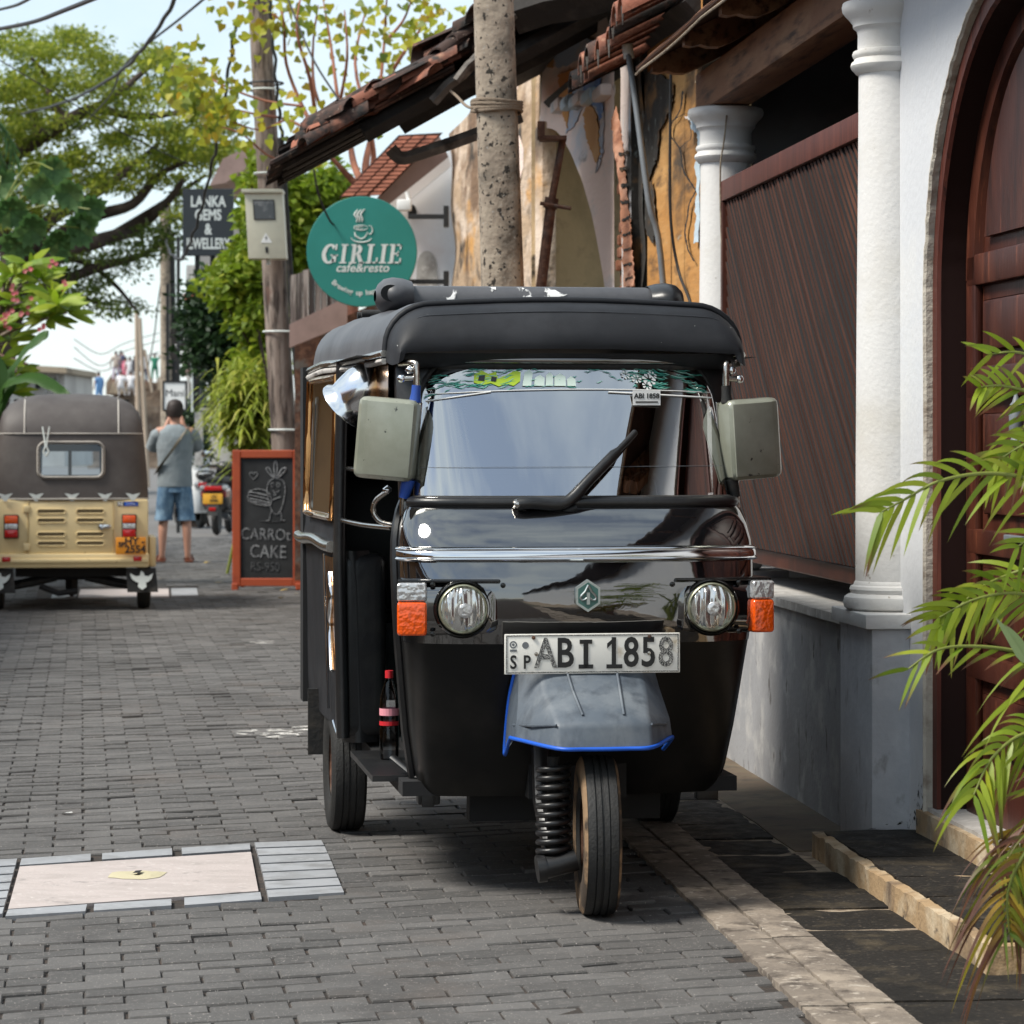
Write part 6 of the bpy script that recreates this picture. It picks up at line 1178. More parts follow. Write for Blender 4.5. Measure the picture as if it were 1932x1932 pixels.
text('HY -', .085, np_, M['black'], ((yx(217)+yx(273))/2+.03, -.280, yz(1020)), bold=.002); text('2554', .085, np_, M['black'], ((yx(217)+yx(273))/2+.035, -.280, yz(1035)), bold=.002); text('SP', .055, np_, M['black'], (yx(217)+.045, -.280, yz(1026)), bold=.002)
st_ = yp(MB().box(yx(220), yx(259), -.214, -.2105, yz(954), yz(946)), 'maker_sticker', 'black'); yp(MB().box(yx(233), yx(258.6), -.2155, -.2145, yz(953.6), yz(946.4)), 'sticker_field', 'bluerim', st_); text('RE', .04, st_, M['white'], (yx(226), -.2155, yz(950)), bold=.001); text('2 stroke', .022, st_, M['white'], (yx(246), -.2165, yz(950)))
for u in (13, 70, 136, 197, 249):
    x = yx(u); mb = MB(); mb.prism([(x+a, -.226, .925+b) for a, b in ((-.06, .035), (-.02, .028), (0, .02), (.02, .028), (.06, .035), (.03, .0), (.012, -.03), (-.012, -.03), (-.03, 0))], (0, .003, 0)); yp(mb, 'bat_clip', 'greyp', hoodo)
mb = MB(); mb.tube([yhood(x/100, .912, .008) for x in range(-62, 63, 4)], .008, 6); yp(mb, 'hem_bead', 'piping', hoodo, 60)
for s_ in (-1, 1):
    x = s_*.575
    mb = MB(); mb.lathe([(.09, -.045), (.17, -.055), (.195, -.045), (.2, 0), (.195, .045), (.17, .055), (.09, .045)], 28, (x+.02*s_, .12, .2), 'x'); yp(mb, 'rear_wheel', 'rubber')
    fo_ = yp(MB().add([(x-.13, -.20, .345), (x+.11, -.20, .345), (x+.13, -.24, .15), (x-.12, -.24, .15), (x-.13, -.19, .345), (x+.11, -.19, .345), (x+.13, -.23, .15), (x-.12, -.23, .15)], [(0, 1, 2, 3), (7, 6, 5, 4), (0, 4, 5, 1), (1, 5, 6, 2), (2, 6, 7, 3), (3, 7, 4, 0)]), 'mud_flap', 'rubber')
    mb = MB(); mb.prism([(x+a, -.2235-(.33-b)*.18-.006, b-.005) for a, b in ((-.01, .33), (.012, .315), (.02, .29), (.05, .285), (.09, .31), (.075, .265), (.05, .24), (.03, .235), (.035, .20), (.0, .175), (-.035, .20), (-.03, .235), (-.05, .24), (-.085, .265), (-.1, .31), (-.05, .285), (-.02, .29))], (0, .003, 0)); yp(mb, 'eagle_mark', 'greyp', fo_)
    yp(MB().rbox(*sorted((s_*.635, s_*.69)), -.12, .5, .35, .60, .02), 'wheel_arch', 'cream_p')
mb = MB(); mb.lathe([(.09, -.045), (.17, -.055), (.2, 0), (.17, .055), (.09, .045)], 28, (0, 2.0, .2), 'x'); yp(mb, 'front_wheel', 'rubber')
mb = MB(); mb.box(-.45, .45, .0, 1.9, .27, .36); mb.tube([(-.5, .1, .2), (-.15, .1, .27), (.15, .1, .27), (.5, .1, .2)], .03, 8); mb.tube([(-.25, -.1, .2), (-.1, -.12, .14), (.05, -.1, .16)], .025, 8); yp(mb, 'undercarriage', 'void')
for s_ in (-1, 1): mb = MB(); mb.tube([(s_*.52, .06, .18), (s_*.30, .05, .22), (s_*.12, .1, .26)], .03, 8); yp(mb, 'suspension_boot', 'rubber', sharp=60)
mb = MB(); mb.rbox(-.55, .55, .35, .5, .9, 1.10, .04); yp(mb, 'seat_back', 'void')
mb = MB(); mb.box(-.5, .5, 1.72, 1.76, .5, 1.05); mb.box(-.5, -.45, 1.70, 1.75, 1.05, 1.7); mb.box(.45, .5, 1.70, 1.75, 1.05, 1.7); mb.box(-.03, .0, 1.70, 1.75, 1.05, 1.5); mb.box(-.5, .5, 1.70, 1.75, 1.52, 1.75); yp(mb, 'front_frame', 'void')
mb = MB(); x = yx(88)
for s_ in (-1, 1): mb.tube([(x+s_*.028, -.205, 1.50), (x+s_*.012, -.215, 1.40), (x+s_*.004, -.225, 1.34), (x+s_*.022, -.23, 1.30), (x, -.23, 1.26)], .007, 6)
yp(mb, 'charm', 'greyp', sharp=60)
# ================================================================== scooters
M['scred'] = mat('dark_red_scooter_paint', (.20, .012, .014), .2, coat=.5); M['silver'] = mat('silver_plastic', (.55, .55, .54), .35, var=[((.42, .41, .40), 3, .45, .7)]); M['plate_y'] = mat('yellow_plate', (.75, .38, .04), .4); M['blueb'] = mat('blue_panel', (.02, .10, .30), .3)
def scooter(label, loc, rz_, body, plate=True):
    o = thing('motor_scooter', label, 'scooter', loc, rz_, 'scooters parked beyond the chalkboard')
    def q(mb, n, m, p=None, s=40): return mb.build(n, M[m], p or o, sharp=s)
    for y, n in ((0, 'rear_wheel'), (1.25, 'front_wheel')): mb = MB(); mb.lathe([(.13, -.045), (.21, -.05), (.24, -.02), (.245, 0), (.24, .02), (.21, .05), (.13, .045), (.0, .03)], 26, (0, y, .245), 'x'); q(mb, n, 'rubber')
    mb = MB(); rows = []
    for y, hw, zb, zt in ((-.34, .06, .66, .74), (-.30, .12, .60, .78), (-.15, .165, .52, .79), (.10, .18, .42, .78), (.35, .17, .36, .76), (.50, .12, .34, .60)):
        rows.append([(hw*math.copysign(abs(math.cos(a))**.7, math.cos(a)), y, (zb+zt)/2+(zt-zb)/2*math.copysign(abs(math.sin(a))**.7, math.sin(a))) for a in [2*math.pi*k/18 for k in range(18)]])
    mb.grid(rows, cu=True); mb.poly(rows[0][::-1]); q(mb, 'tail_body', 'satin', s=60)
    for s_ in (-1, 1): q(MB().rbox(*sorted((s_*.115, s_*.186)), -.31, .15, .56, .70, .03, 3), 'side_panel', body)
    q(MB().rbox(-.13, .13, -.25, .55, .77, .86, .035, 3), 'seat', 'rubber')
    mb = MB(); mb.tube([(-.12, -.16, .86), (-.13, -.30, .90), (0, -.34, .91), (.13, -.30, .90), (.12, -.16, .86)], .014, 6); q(mb, 'grab_rail', 'satin')
    tl_ = q(MB().rbox(-.13, .13, -.37, -.28, .66, .73, .02), 'tail_light', 'redlens')
    for s_ in (-1, 1): q(MB().rbox(*sorted((s_*.13, s_*.20)), -.34, -.24, .675, .735, .015), 'rear_indicator', 'clear')
    q(MB().prism([(-.10, -.35, .58), (.10, -.35, .58), (.07, -.45, .30), (-.07, -.45, .30)], (0, .02, 0)), 'rear_mudguard', 'rubber')
    if plate:
        pp = q(MB().rbox(-.145, .145, -.40, -.393, .47, .62, .004), 'number_plate', 'plate_y'); text('UU', .06, pp, M['black'], (.02, -.402, .578), bold=.002); text('0783', .06, pp, M['black'], (.02, -.402, .515), bold=.002)
    q(MB().rbox(-.05, .05, -.435, -.40, .37, .42, .006), 'reflector', 'redlens')
    mb = MB(); mb.tube([(.16, -.05, .26), (.17, -.30, .30)], .05, 10); q(mb, 'exhaust', 'satin')
    mb = MB(); rows = [[(hw*math.sin(R(a)), y+.10*math.cos(R(a)), z) for a in range(-90, 91, 15)] for z, hw, y in ((.35, .16, .95), (.55, .21, .98), (.75, .20, .92), (.92, .15, .86), (1.0, .12, .84))]; mb.grid(rows); q(mb, 'leg_shield', 'satin' if plate else body, s=60)
    q(MB().rbox(-.15, .15, .45, 1.0, .28, .34, .02), 'footboard', 'rubber')
    mb = MB(); rows = [[(rx*math.cos(2*math.pi*k/16), y0+ry*math.sin(2*math.pi*k/16), z) for k in range(16)] for z, rx, ry, y0 in ((.94, .10, .08, .86), (1.0, .15, .11, .86), (1.05, .14, .10, .87), (1.08, .06, .05, .88))]; mb.grid(rows, cu=True); q(mb, 'handlebar_cowl', 'satin', s=60)
    mb = MB(); mb.tube([(-.36, .74, 1.0), (-.2, .82, 1.02), (0, .86, 1.02), (.2, .82, 1.02), (.36, .74, 1.0)], .018, 8); q(mb, 'handlebar', 'rubber')
    for s_ in (-1, 1):
        mb = MB(); mb.tube([(s_*.22, .82, 1.03), (s_*.28, .82, 1.14)], .008, 6); mb.lathe([(0, -.02), (.075, -.015), (.08, .0), (0, .002)], 18, (s_*.29, .82, 1.19), 'y', sy=.7); q(mb, 'mirror', 'chrome', s=60)
    return o
sc1 = scooter('dark red scooter with yellow plate parked nearest the chalkboard', G(409, 1010), -3, 'scred')
sc2 = scooter('silver scooter parked behind the red one, partly hidden by the person', G(372, 1000)+Vector((-.05, 1.0, 0)), 22, 'silver', False)
mb = MB(); rows = [[(rx*math.cos(2*math.pi*k/18)*(1+.06*nz3((k*.9, z*5, 0))), y0+ry*math.sin(2*math.pi*k/18), z) for k in range(18)] for z, rx, ry, y0 in ((.25, .26, .5, .5), (.5, .25, .5, .5), (.8, .22, .42, .55), (1.0, .26, .22, .75), (1.2, .16, .14, .82), (1.25, .03, .03, .82))]; mb.grid(rows, cu=True)
cvr = mb.build('scooter_cover', M['silver'], None, sharp=70, loc=G(352, 1003)+Vector((0, 1.4, 0)), rz=R(10)); tag(cvr, 'crumpled silver cover draped over a scooter behind the person', 'vehicle cover')
# ================================================================== plants
LM = {}
LM['rain'] = leafmat('rain_tree_leaf', [(.09, .14, .02), (.18, .24, .025), (.28, .33, .035), (.38, .40, .05), (.13, .20, .025)], .5)
LM['raind'] = leafmat('rain_tree_shade_leaf', [(.05, .08, .018), (.09, .14, .022), (.15, .20, .03)], .45)  # darker copy of the crown leaf, shade put into its colour
LM['peepal'] = leafmat('yellow_heart_leaf', [(.40, .42, .03), (.55, .55, .05), (.24, .32, .04), (.48, .42, .03), (.15, .22, .05), (.52, .34, .03)], .5)
LM['creeper'] = leafmat('creeper_leaf', [(.10, .17, .015), (.24, .33, .025), (.16, .25, .02), (.36, .40, .04)], .45)
LM['dark'] = leafmat('dark_tree_leaf', [(.012, .030, .012), (.022, .050, .018), (.035, .075, .022)], .25)
LM['spider'] = leafmat('striped_grass_leaf', [(.16, .23, .02), (.38, .42, .06), (.24, .32, .025), (.48, .46, .10)], .35)
LM['papaya'] = leafmat('papaya_leaf', [(.05, .12, .035), (.08, .17, .05), (.13, .21, .06)], .4)
LM['frangi'] = leafmat('frangipani_leaf', [(.14, .25, .015), (.24, .36, .02), (.34, .41, .03), (.10, .19, .02)], .4)
LM['pink'] = leafmat('pink_petal', [(.65, .12, .16), (.75, .30, .30)], .3); LM['banana'] = leafmat('banana_leaf', [(.025, .07, .012), (.05, .12, .02)], .35)
LM['palm'] = leafmat('areca_leaf', [(.13, .21, .012), (.26, .33, .02), (.20, .30, .02), (.34, .37, .03)], .35, .4, tip=(.13, .055, .030))
LM['palmp'] = leafmat('areca_leaf_underside', [(.17, .24, .10), (.22, .29, .14)], .3, .5, tip=(.20, .12, .07))
LM['palmd'] = leafmat('areca_dying_leaf', [(.10, .17, .02), (.20, .22, .02), (.40, .26, .02), (.16, .065, .035), (.09, .045, .03)], .3, .5, tip=(.11, .045, .028))
M['bark'] = mat('grey_bark', (.17, .13, .105), .95, var=[((.26, .21, .18), 5, .45, .65), ((.07, .05, .04), 7, .5, .68)], bump=.7, bscale=20, bdist=.03)
M['barkd'] = mat('dark_bark', (.055, .038, .03), .95, var=[((.10, .075, .06), 5, .5, .7)], bump=.6, bscale=20)
M['redstem'] = mat('reddish_stem', (.30, .115, .065), .8, var=[((.18, .07, .045), 6, .45, .65)]); M['gstem'] = mat('green_stem', (.16, .19, .03), .6)
def rv(s=1): return Vector((random.gauss(0, 1), random.gauss(0, 1), random.gauss(0, 1)))*s
def leafq(mb, p, L_, w_, d=None, up=None, shape='q'):
    d = (d or rv()).normalized(); n = (up or rv()); s_ = d.cross(n)
    if s_.length < 1e-4: s_ = d.cross(Vector((.3, .5, .8)))
    s_.normalize(); n = s_.cross(d)
    if shape == 'q': mb.add([p, p+d*L_*.45+s_*w_, p+d*L_, p+d*L_*.45-s_*w_], [(0, 1, 2, 3)])
    elif shape == 'h':
        mb.add([p, p+s_*w_*.8-d*L_*.06, p+s_*w_+d*L_*.28, p+s_*w_*.55+d*L_*.62-n*L_*.05, p+d*L_-n*L_*.14, p-s_*w_*.55+d*L_*.62-n*L_*.05, p-s_*w_+d*L_*.28, p-s_*w_*.8-d*L_*.06], [(0, 1, 2, 3, 4), (0, 4, 5, 6, 7)])
    else:
        k = .22*L_; a = [p, p+d*L_*.33-n*k*.1, p+d*L_*.68-n*k*.45, p+d*L_-n*k]; mb.add([a[0]+s_*w_*.25, a[0]-s_*w_*.25, a[1]+s_*w_, a[1]-s_*w_, a[2]+s_*w_*.85, a[2]-s_*w_*.85, a[3]], [(0, 1, 3, 2), (2, 3, 5, 4), (4, 5, 6)])
def blob(mb, c, rx, ry, rz_, n, L_, w_, shape='q', upb=.6, shell=.35):
    for _ in range(n):
        v = rv().normalized()*random.uniform(shell, 1)**.6; p = c+Vector((v.x*rx, v.y*ry, v.z*rz_)); s_ = random.uniform(.65, 1.25)
        leafq(mb, p, L_*s_, w_*s_, Vector((v.x, v.y, v.z*.4-.15))+rv(.55), Vector((0, 0, upb))+rv(.5), shape)
def inpoly(u, v, P): return inside(Vector((u, v)), [Vector(q) for q in P])
def limb(mb, pts, r0, r1, o, n=7, sp_=4):
    P = spline([Vector(p)-o for p in pts], sp_); mb.tube(P, [lerp(r0, r1, i/(len(P)-1)) for i in range(len(P))], n); return P
# ---- big spreading tree
rt = thing('rain_tree', 'large spreading tree with feathery crown over the far left of the street', 'tree', Vector((W(-40, 900, 55).x, 55, 0))); o = rt.location
mb = MB(); limb(mb, [(o.x, 55, -.1), W(-20, 760, 55), W(0, 650, 55), W(25, 545, 55)], .42, .30, o, 12)
for pts, r0, r1 in (([(-80, 420), (-40, 340), (0, 309), (70, 262), (129, 226), (178, 206), (260, 220), (344, 212)], .20, .05), ([(129, 226), (95, 190), (90, 150), (60, 110)], .09, .03), ([(178, 206), (230, 170), (290, 120), (330, 100)], .08, .025), ([(70, 262), (60, 200), (30, 150)], .09, .03),
                    ([(25, 545), (110, 480), (200, 450), (260, 430), (315, 381), (345, 340)], .17, .05), ([(25, 545), (100, 455), (170, 410), (250, 385), (300, 330), (360, 300)], .16, .04), ([(20, 530), (90, 420), (150, 385), (230, 330), (300, 270)], .15, .04), ([(25, 545), (60, 560), (130, 525), (200, 500), (270, 480), (330, 440)], .14, .04), ([(110, 480), (170, 500), (220, 540), (260, 590)], .07, .025), ([(25, 545), (10, 450), (-20, 380)], .2, .1), ([(20, 530), (70, 400), (90, 340), (140, 290)], .1, .03), ([(200, 450), (280, 400), (390, 330)], .07, .03), ([(60, 560), (140, 560), (200, 575)], .08, .03)):
    limb(mb, [W(u, v, 55+random.uniform(-.8, .8)) for u, v in pts], r0*1.15, r1, o, 7)
mb.build('trunk', M['barkd'], rt, sharp=70)
CR = [(-120, 90), (0, 62), (70, 48), (150, 62), (240, 105), (300, 92), (350, 118), (400, 180), (440, 240), (446, 330), (420, 400), (330, 420), (330, 330), (200, 380), (120, 400), (60, 440), (-120, 480)]
DR = [(300, 420), (370, 430), (340, 470), (270, 500), (200, 560), (272, 575), (262, 605), (205, 610), (150, 560), (90, 560), (60, 500), (200, 470)]
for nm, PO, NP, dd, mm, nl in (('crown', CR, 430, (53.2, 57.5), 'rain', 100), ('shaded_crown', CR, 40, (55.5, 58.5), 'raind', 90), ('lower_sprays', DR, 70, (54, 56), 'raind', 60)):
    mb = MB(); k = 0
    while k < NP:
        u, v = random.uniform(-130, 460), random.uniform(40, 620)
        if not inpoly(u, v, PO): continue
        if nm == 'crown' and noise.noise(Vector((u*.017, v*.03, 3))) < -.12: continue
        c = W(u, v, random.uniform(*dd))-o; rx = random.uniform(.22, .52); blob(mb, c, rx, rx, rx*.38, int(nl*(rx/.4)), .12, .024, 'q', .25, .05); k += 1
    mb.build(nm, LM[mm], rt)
# ---- small trees and shrubs on the left
def stemmed(name, label, cat, base, **k): return thing(name, label, cat, Vector((base.x, base.y, 0)), **k)
pp = stemmed('papaya_tree', 'papaya tree with lobed leaves at the left edge', 'tree', W(-30, 900, 31)); o = pp.location
mb = MB(); P = limb(mb, [(o.x, o.y, 0), W(-25, 600, 31), W(-10, 420, 31)], .10, .06, o, 10)
tips = [(20, 395), (75, 355), (130, 365), (170, 395), (60, 430), (110, 455), (30, 460), (0, 345), (100, 320), (150, 430)]
for t in tips: limb(mb, [W(-10, 420, 31), W(t[0]*.5, t[1]-8, 31), W(*t, 31+random.uniform(-.5, .5))], .012, .008, o, 5)
mb.build('trunk', M['gstem'], pp, sharp=70)
mb = MB()
for t in tips:
    c = W(*t, 31+random.uniform(-.5, .5))-o; f = Vector((random.uniform(-.2, .5), -1, random.uniform(-.6, .1))); s_ = f.cross(Vector((0, 0, 1))).normalized(); u_ = s_.cross(f).normalized()
    for k in range(8):
        a = R(-165+330*k/7-90); d = (s_*math.cos(a)+u_*math.sin(a)+f*.15).normalized(); ln = random.uniform(.20, .29)*(1-.25*abs(k-3.5)/3.5)
        leafq(mb, c, ln, .05, d, -f, 'l')
        for q in (-1, 1): leafq(mb, c+d*ln*.4, ln*.5, .028, d+q*.8*d.cross(f).normalized(), -f, 'l')
mb.build('crown', LM['papaya'], pp)
fg = stemmed('frangipani_tree', 'frangipani with long bright leaves and pink flowers at the left edge', 'tree', W(-25, 900, 28)); o = fg.location
mb = MB(); limb(mb, [(o.x, o.y, 0), W(-30, 760, 28), W(-10, 640, 28)], .08, .05, o, 8)
ft = [(25, 520), (55, 500), (75, 530), (95, 555), (110, 575), (40, 570), (15, 590), (70, 585), (0, 545), (90, 600), (20, 640), (0, 680), (30, 700), (-10, 620), (125, 590), (15, 740)]
for t in ft: limb(mb, [W(-10, 640 if t[1] < 660 else 740, 28), W(t[0]*.55-5, t[1]+14, 28), W(*t, 28+random.uniform(-.5, .5))], .022, .014, o, 6)
mb.build('trunk', M['bark'], fg, sharp=70)
mb = MB(); fl_ = MB()
for t in ft:
    c = W(*t, 28+random.uniform(-.6, .4))-o
    for k in range(15):
        a = 2*math.pi*k/15+random.uniform(-.2, .2); d = Vector((math.cos(a), math.sin(a)*.8, random.uniform(-.25, .75))); leafq(mb, c+d*.02, random.uniform(.20, .33), .040, d, Vector((random.gauss(0, .4), -.9, .7)), 'l')
for t in ((14, 590), (60, 575), (48, 595), (120, 540), (20, 545), (55, 512), (10, 620), (75, 620), (100, 505), (25, 560), (5, 600)):
    c = W(*t, 27.6)-o
    for k in range(3):
        cc = c+rv(.03)
        for q in range(5): a = q*1.257; leafq(fl_, cc, .03, .012, Vector((math.cos(a), -.4, math.sin(a))), Vector((0, -1, 0)), 'q')
mb.build('crown', LM['frangi'], fg); fl_.build('flowers', LM['pink'], fg, kind='stuff')
bn = stemmed('banana_plant', 'banana plant with broad torn leaves above the cream three-wheeler', 'plant', W(-20, 900, 27)); o = bn.location
def bleaf(pts, wmax, name):
    P = spline([W(u, v, d)-o for u, v, d in pts], 6); mb = MB(); n = len(P); rows = []
    for i, p in enumerate(P):
        f = i/(n-1); t = (P[min(i+1, n-1)]-P[max(i-1, 0)]).normalized(); s_ = t.cross(Vector((0, -.5, .85))).normalized(); w_ = wmax*math.sin(math.pi*min(1, f*.96+.04))**.55*(1 if i % 4 else .86)
        rows.append([p+s_*w_+Vector((0, 0, -.12*w_)), p+s_*w_*.5+Vector((0, 0, .02)), p, p-s_*w_*.5+Vector((0, 0, .02)), p-s_*w_+Vector((0, 0, -.12*w_))])
    mb.grid(rows); mb.build(name, LM['banana'], bn, sharp=70)
mb = MB(); limb(mb, [(o.x, o.y, 0), W(-25, 800, 27)], .10, .07, o, 10); mb.build('trunk', M['gstem'], bn, sharp=70)
bleaf([(-20, 800, 27), (0, 735, 27), (35, 715, 26.9), (70, 712, 26.8), (105, 730, 26.7), (132, 748, 26.6)], .10, 'leaf'); bleaf([(-20, 800, 27), (15, 720, 27.1), (40, 670, 27), (70, 640, 26.9), (92, 628, 26.9)], .13, 'leaf'); bleaf([(-20, 800, 27), (-10, 700, 27), (-40, 640, 27)], .12, 'leaf')
pf = stemmed('coconut_palm', 'grey-green palm fronds hanging at the upper left edge', 'tree', W(-60, 900, 40)); o = pf.location
mb = MB(); limb(mb, [(o.x, o.y, 0), W(-62, 500, 40), W(-55, 230, 40)], .14, .10, o, 10); mb.build('trunk', M['bark'], pf, sharp=70)
mb = MB()
for pts in ([(-55, 230), (-20, 215), (15, 250), (32, 310)], [(-55, 230), (-30, 240), (0, 290), (8, 340)], [(-55, 230), (-60, 180), (-90, 150)]):
    P = spline([W(u, v, 40)-o for u, v in pts], 8)
    for i in range(4, len(P)-1):
        for s_ in (-1, 1): leafq(mb, P[i], .42, .016, (P[i+1]-P[i]).normalized()*.7+Vector((s_*.35, random.uniform(-.4, .4), -.9)), None, 'l')
mb.build('crown', LM['papaya'], pf)
# ---- heart-leaved sapling on the old roof
ps = thing('peepal_sapling', 'spindly heart-leaved tree with yellow leaves growing through the broken roof', 'tree', Vector((W(668, 900, 27.6).x, 27.6, 0))); o = ps.location
mb = MB(); bt_ = []
limb(mb, [(o.x, 27.6, 0), W(665, 600, 27.6), W(690, 365, 27.6)], .06, .05, o, 8)
for pts, r in (([(690, 365), (655, 330), (620, 290), (600, 255)], .035), ([(690, 365), (668, 310), (660, 270), (640, 200), (625, 90), (610, 0)], .035), ([(690, 365), (690, 310), (700, 260), (715, 180), (725, 80), (730, -10)], .035), ([(690, 365), (705, 300), (695, 230), (670, 120), (690, 20)], .03), ([(600, 255), (570, 200), (540, 120), (535, 40), (520, -20)], .022), ([(600, 255), (585, 150), (560, 60), (570, -20)], .02), ([(660, 270), (600, 190), (590, 100), (600, 10)], .018), ([(715, 180), (755, 110), (790, 60), (820, 10)], .02), ([(725, 80), (760, 40), (780, -10)], .015), ([(640, 200), (655, 110), (650, 20)], .016), ([(600, 255), (540, 225), (480, 215), (400, 195), (340, 165)], .014), ([(570, 200), (500, 190), (430, 165), (370, 135), (325, 125)], .012), ([(540, 225), (490, 245), (440, 230)], .01), ([(700, 260), (750, 200), (790, 130), (830, 70)], .016), ([(535, 40), (500, 20), (450, 0)], .012), ([(600, 290), (520, 300), (460, 255), (420, 240)], .010)):
    P = limb(mb, [W(u, v, 27.5+random.uniform(-.6, .4)) for u, v in pts], r*1.2, .007, o, 6); bt_ += P[len(P)//3:]
mb.build('trunk', M['redstem'], ps, sharp=70)
mb = MB()
for p in bt_:
    for _ in range(1 if random.random() < .55 else 0):
        q = p+rv(.09); leafq(mb, q, random.uniform(.055, .11), .04, Vector((random.gauss(0, .6), random.gauss(-.2, .5), -.8+random.gauss(0, .3))), Vector((0, -1, .3))+rv(.5), 'h')
for (u, v, n, s_) in ((325, 128, 26, .15), (350, 122, 26, .15), (378, 130, 24, .16), (335, 165, 24, .16), (365, 190, 22, .16), (395, 205, 24, .16), (412, 178, 24, .16), (440, 195, 18, .15), (422, 222, 18, .14), (395, 236, 12, .12), (470, 150, 10, .12), (520, 30, 26, .2), (560, 20, 26, .2), (440, 20, 22, .16), (480, 40, 18, .15), (600, 20, 24, .2), (690, 30, 24, .2), (750, 30, 30, .22), (800, 50, 34, .22), (780, 90, 26, .2), (830, 30, 22, .2), (700, 110, 16, .2), (640, 60, 16, .2), (740, 80, 20, .22), (560, 245, 14, .15), (585, 215, 12, .15), (540, 205, 12, .12), (460, 245, 10, .12), (530, 70, 14, .16)):
    c = W(u, v, 27.3+random.uniform(-.6, .4))-o
    for _ in range(int(n*.95)): leafq(mb, c+rv(s_*.85), random.uniform(.06, .115), .042, Vector((random.gauss(0, .6), random.gauss(-.2, .5), -.7+random.gauss(0, .35))), Vector((0, -1, .3))+rv(.5), 'h')
mb.build('crown', LM['peepal'], ps)
# ---- creeper, dark tree, striped grass by the pole
def mass(name, label, cat, d, poly_, nb, leafn, L_, w_, m, rb, shape='q', base=None, dz=1.0):
    us = [p[0] for p in poly_]; vs_ = [p[1] for p in poly_]; cu_ = sum(us)/len(us); t = thing(name, label, cat, Vector((W(cu_, 900, d).x, d, 0))); o = t.location; bx_ = W(base or cu_, 900, d).x-o.x
    mb = MB(); st = MB(); k = 0
    while k < nb:
        u, v = random.uniform(min(us), max(us)), random.uniform(min(vs_), max(vs_))
        if not inpoly(u, v, poly_): continue
        c = W(u, v, d+random.uniform(-dz, dz)*.5)-o; r = rb*random.uniform(.6, 1.3); blob(mb, c, r, r, r*.8, leafn, L_, w_, shape, .5, .1); k += 1
        if k % 6 == 0: st.tube(spline([(bx_+random.gauss(0, .08), random.gauss(0, .1), 0), (bx_+random.gauss(0, .05), 0, c.z*.55), c], 4), [.03]*5+[.012]*4, 5)
    mb.build('crown', LM[m], t); st.build('stems', M['barkd'], t, sharp=70); return t
mass('creeper', 'bright yellow-green creeper climbing behind the timber pole and meter box', 'creeper', 31.5, [(488, 345), (560, 310), (640, 330), (650, 400), (600, 480), (560, 520), (545, 600), (520, 680), (490, 700), (455, 620), (410, 560), (400, 510), (460, 480)], 150, 60, .095, .034, 'creeper', .24, 'h', base=530)
mass('creeper', 'leafy climber hanging over the eaves left of the timber pole', 'creeper', 30.2, [(468, 300), (490, 285), (495, 360), (480, 440), (490, 500), (500, 600), (470, 620), (440, 540), (420, 510), (462, 470), (468, 350)], 55, 45, .10, .036, 'creeper', .18, 'h', base=520)
mass('evergreen_tree', 'dark evergreen tree behind the creeper and the tall black sign', 'tree', 34.5, [(368, 560), (400, 530), (470, 540), (490, 620), (500, 700), (450, 725), (400, 720), (375, 660)], 110, 80, .11, .03, 'dark', .34, base=500)
mass('clipped_hedge', 'dark clipped hedge beside the person with the camera', 'hedge', 47, [(344, 770), (380, 762), (388, 800), (384, 905), (344, 905)], 60, 60, .08, .025, 'dark', .2)
mass('shrub', 'small green shrub below the dark evergreen', 'shrub', 33.5, [(440, 690), (510, 660), (520, 760), (440, 760)], 30, 50, .09, .03, 'creeper', .2, base=500)
sg2 = thing('striped_grass_shrub', 'arching yellow-striped grass shrub left of the timber pole', 'shrub', Vector((W(470, 900, 30.5).x, 30.5, 0))); mb = MB(); o = sg2.location
for k in range(1900):
    c = W(random.gauss(470, 26), random.gauss(778, 36), 30.5+random.uniform(-.5, .6))-o; a = random.uniform(0, 6.28); d = Vector((math.cos(a), math.sin(a)*.6-.2, random.uniform(.3, 1.3))); ln = random.uniform(.24, .48); n_ = 4; P = []
    for i in range(n_+1): f = i/n_; P.append(c+d.normalized()*ln*f+Vector((0, 0, -ln*.85*f*f)))
    s_ = d.cross(Vector((0, 0, 1))).normalized()*.018; vs_ = []
    for i, p in enumerate(P): w_ = 1-.85*(i/n_)**2; vs_ += [p+s_*w_, p-s_*w_]
    mb.add(vs_, [(2*i, 2*i+1, 2*i+3, 2*i+2) for i in range(n_)])
mb.build('leaves', LM['spider'], sg2, kind='stuff'); st = MB()
for k in range(14): st.tube([(random.gauss(0, .12), random.gauss(0, .1), 0), W(random.gauss(462, 20), random.gauss(815, 25), 30.5)-o], .018, 5)
st.build('stems', M['gstem'], sg2, sharp=70)
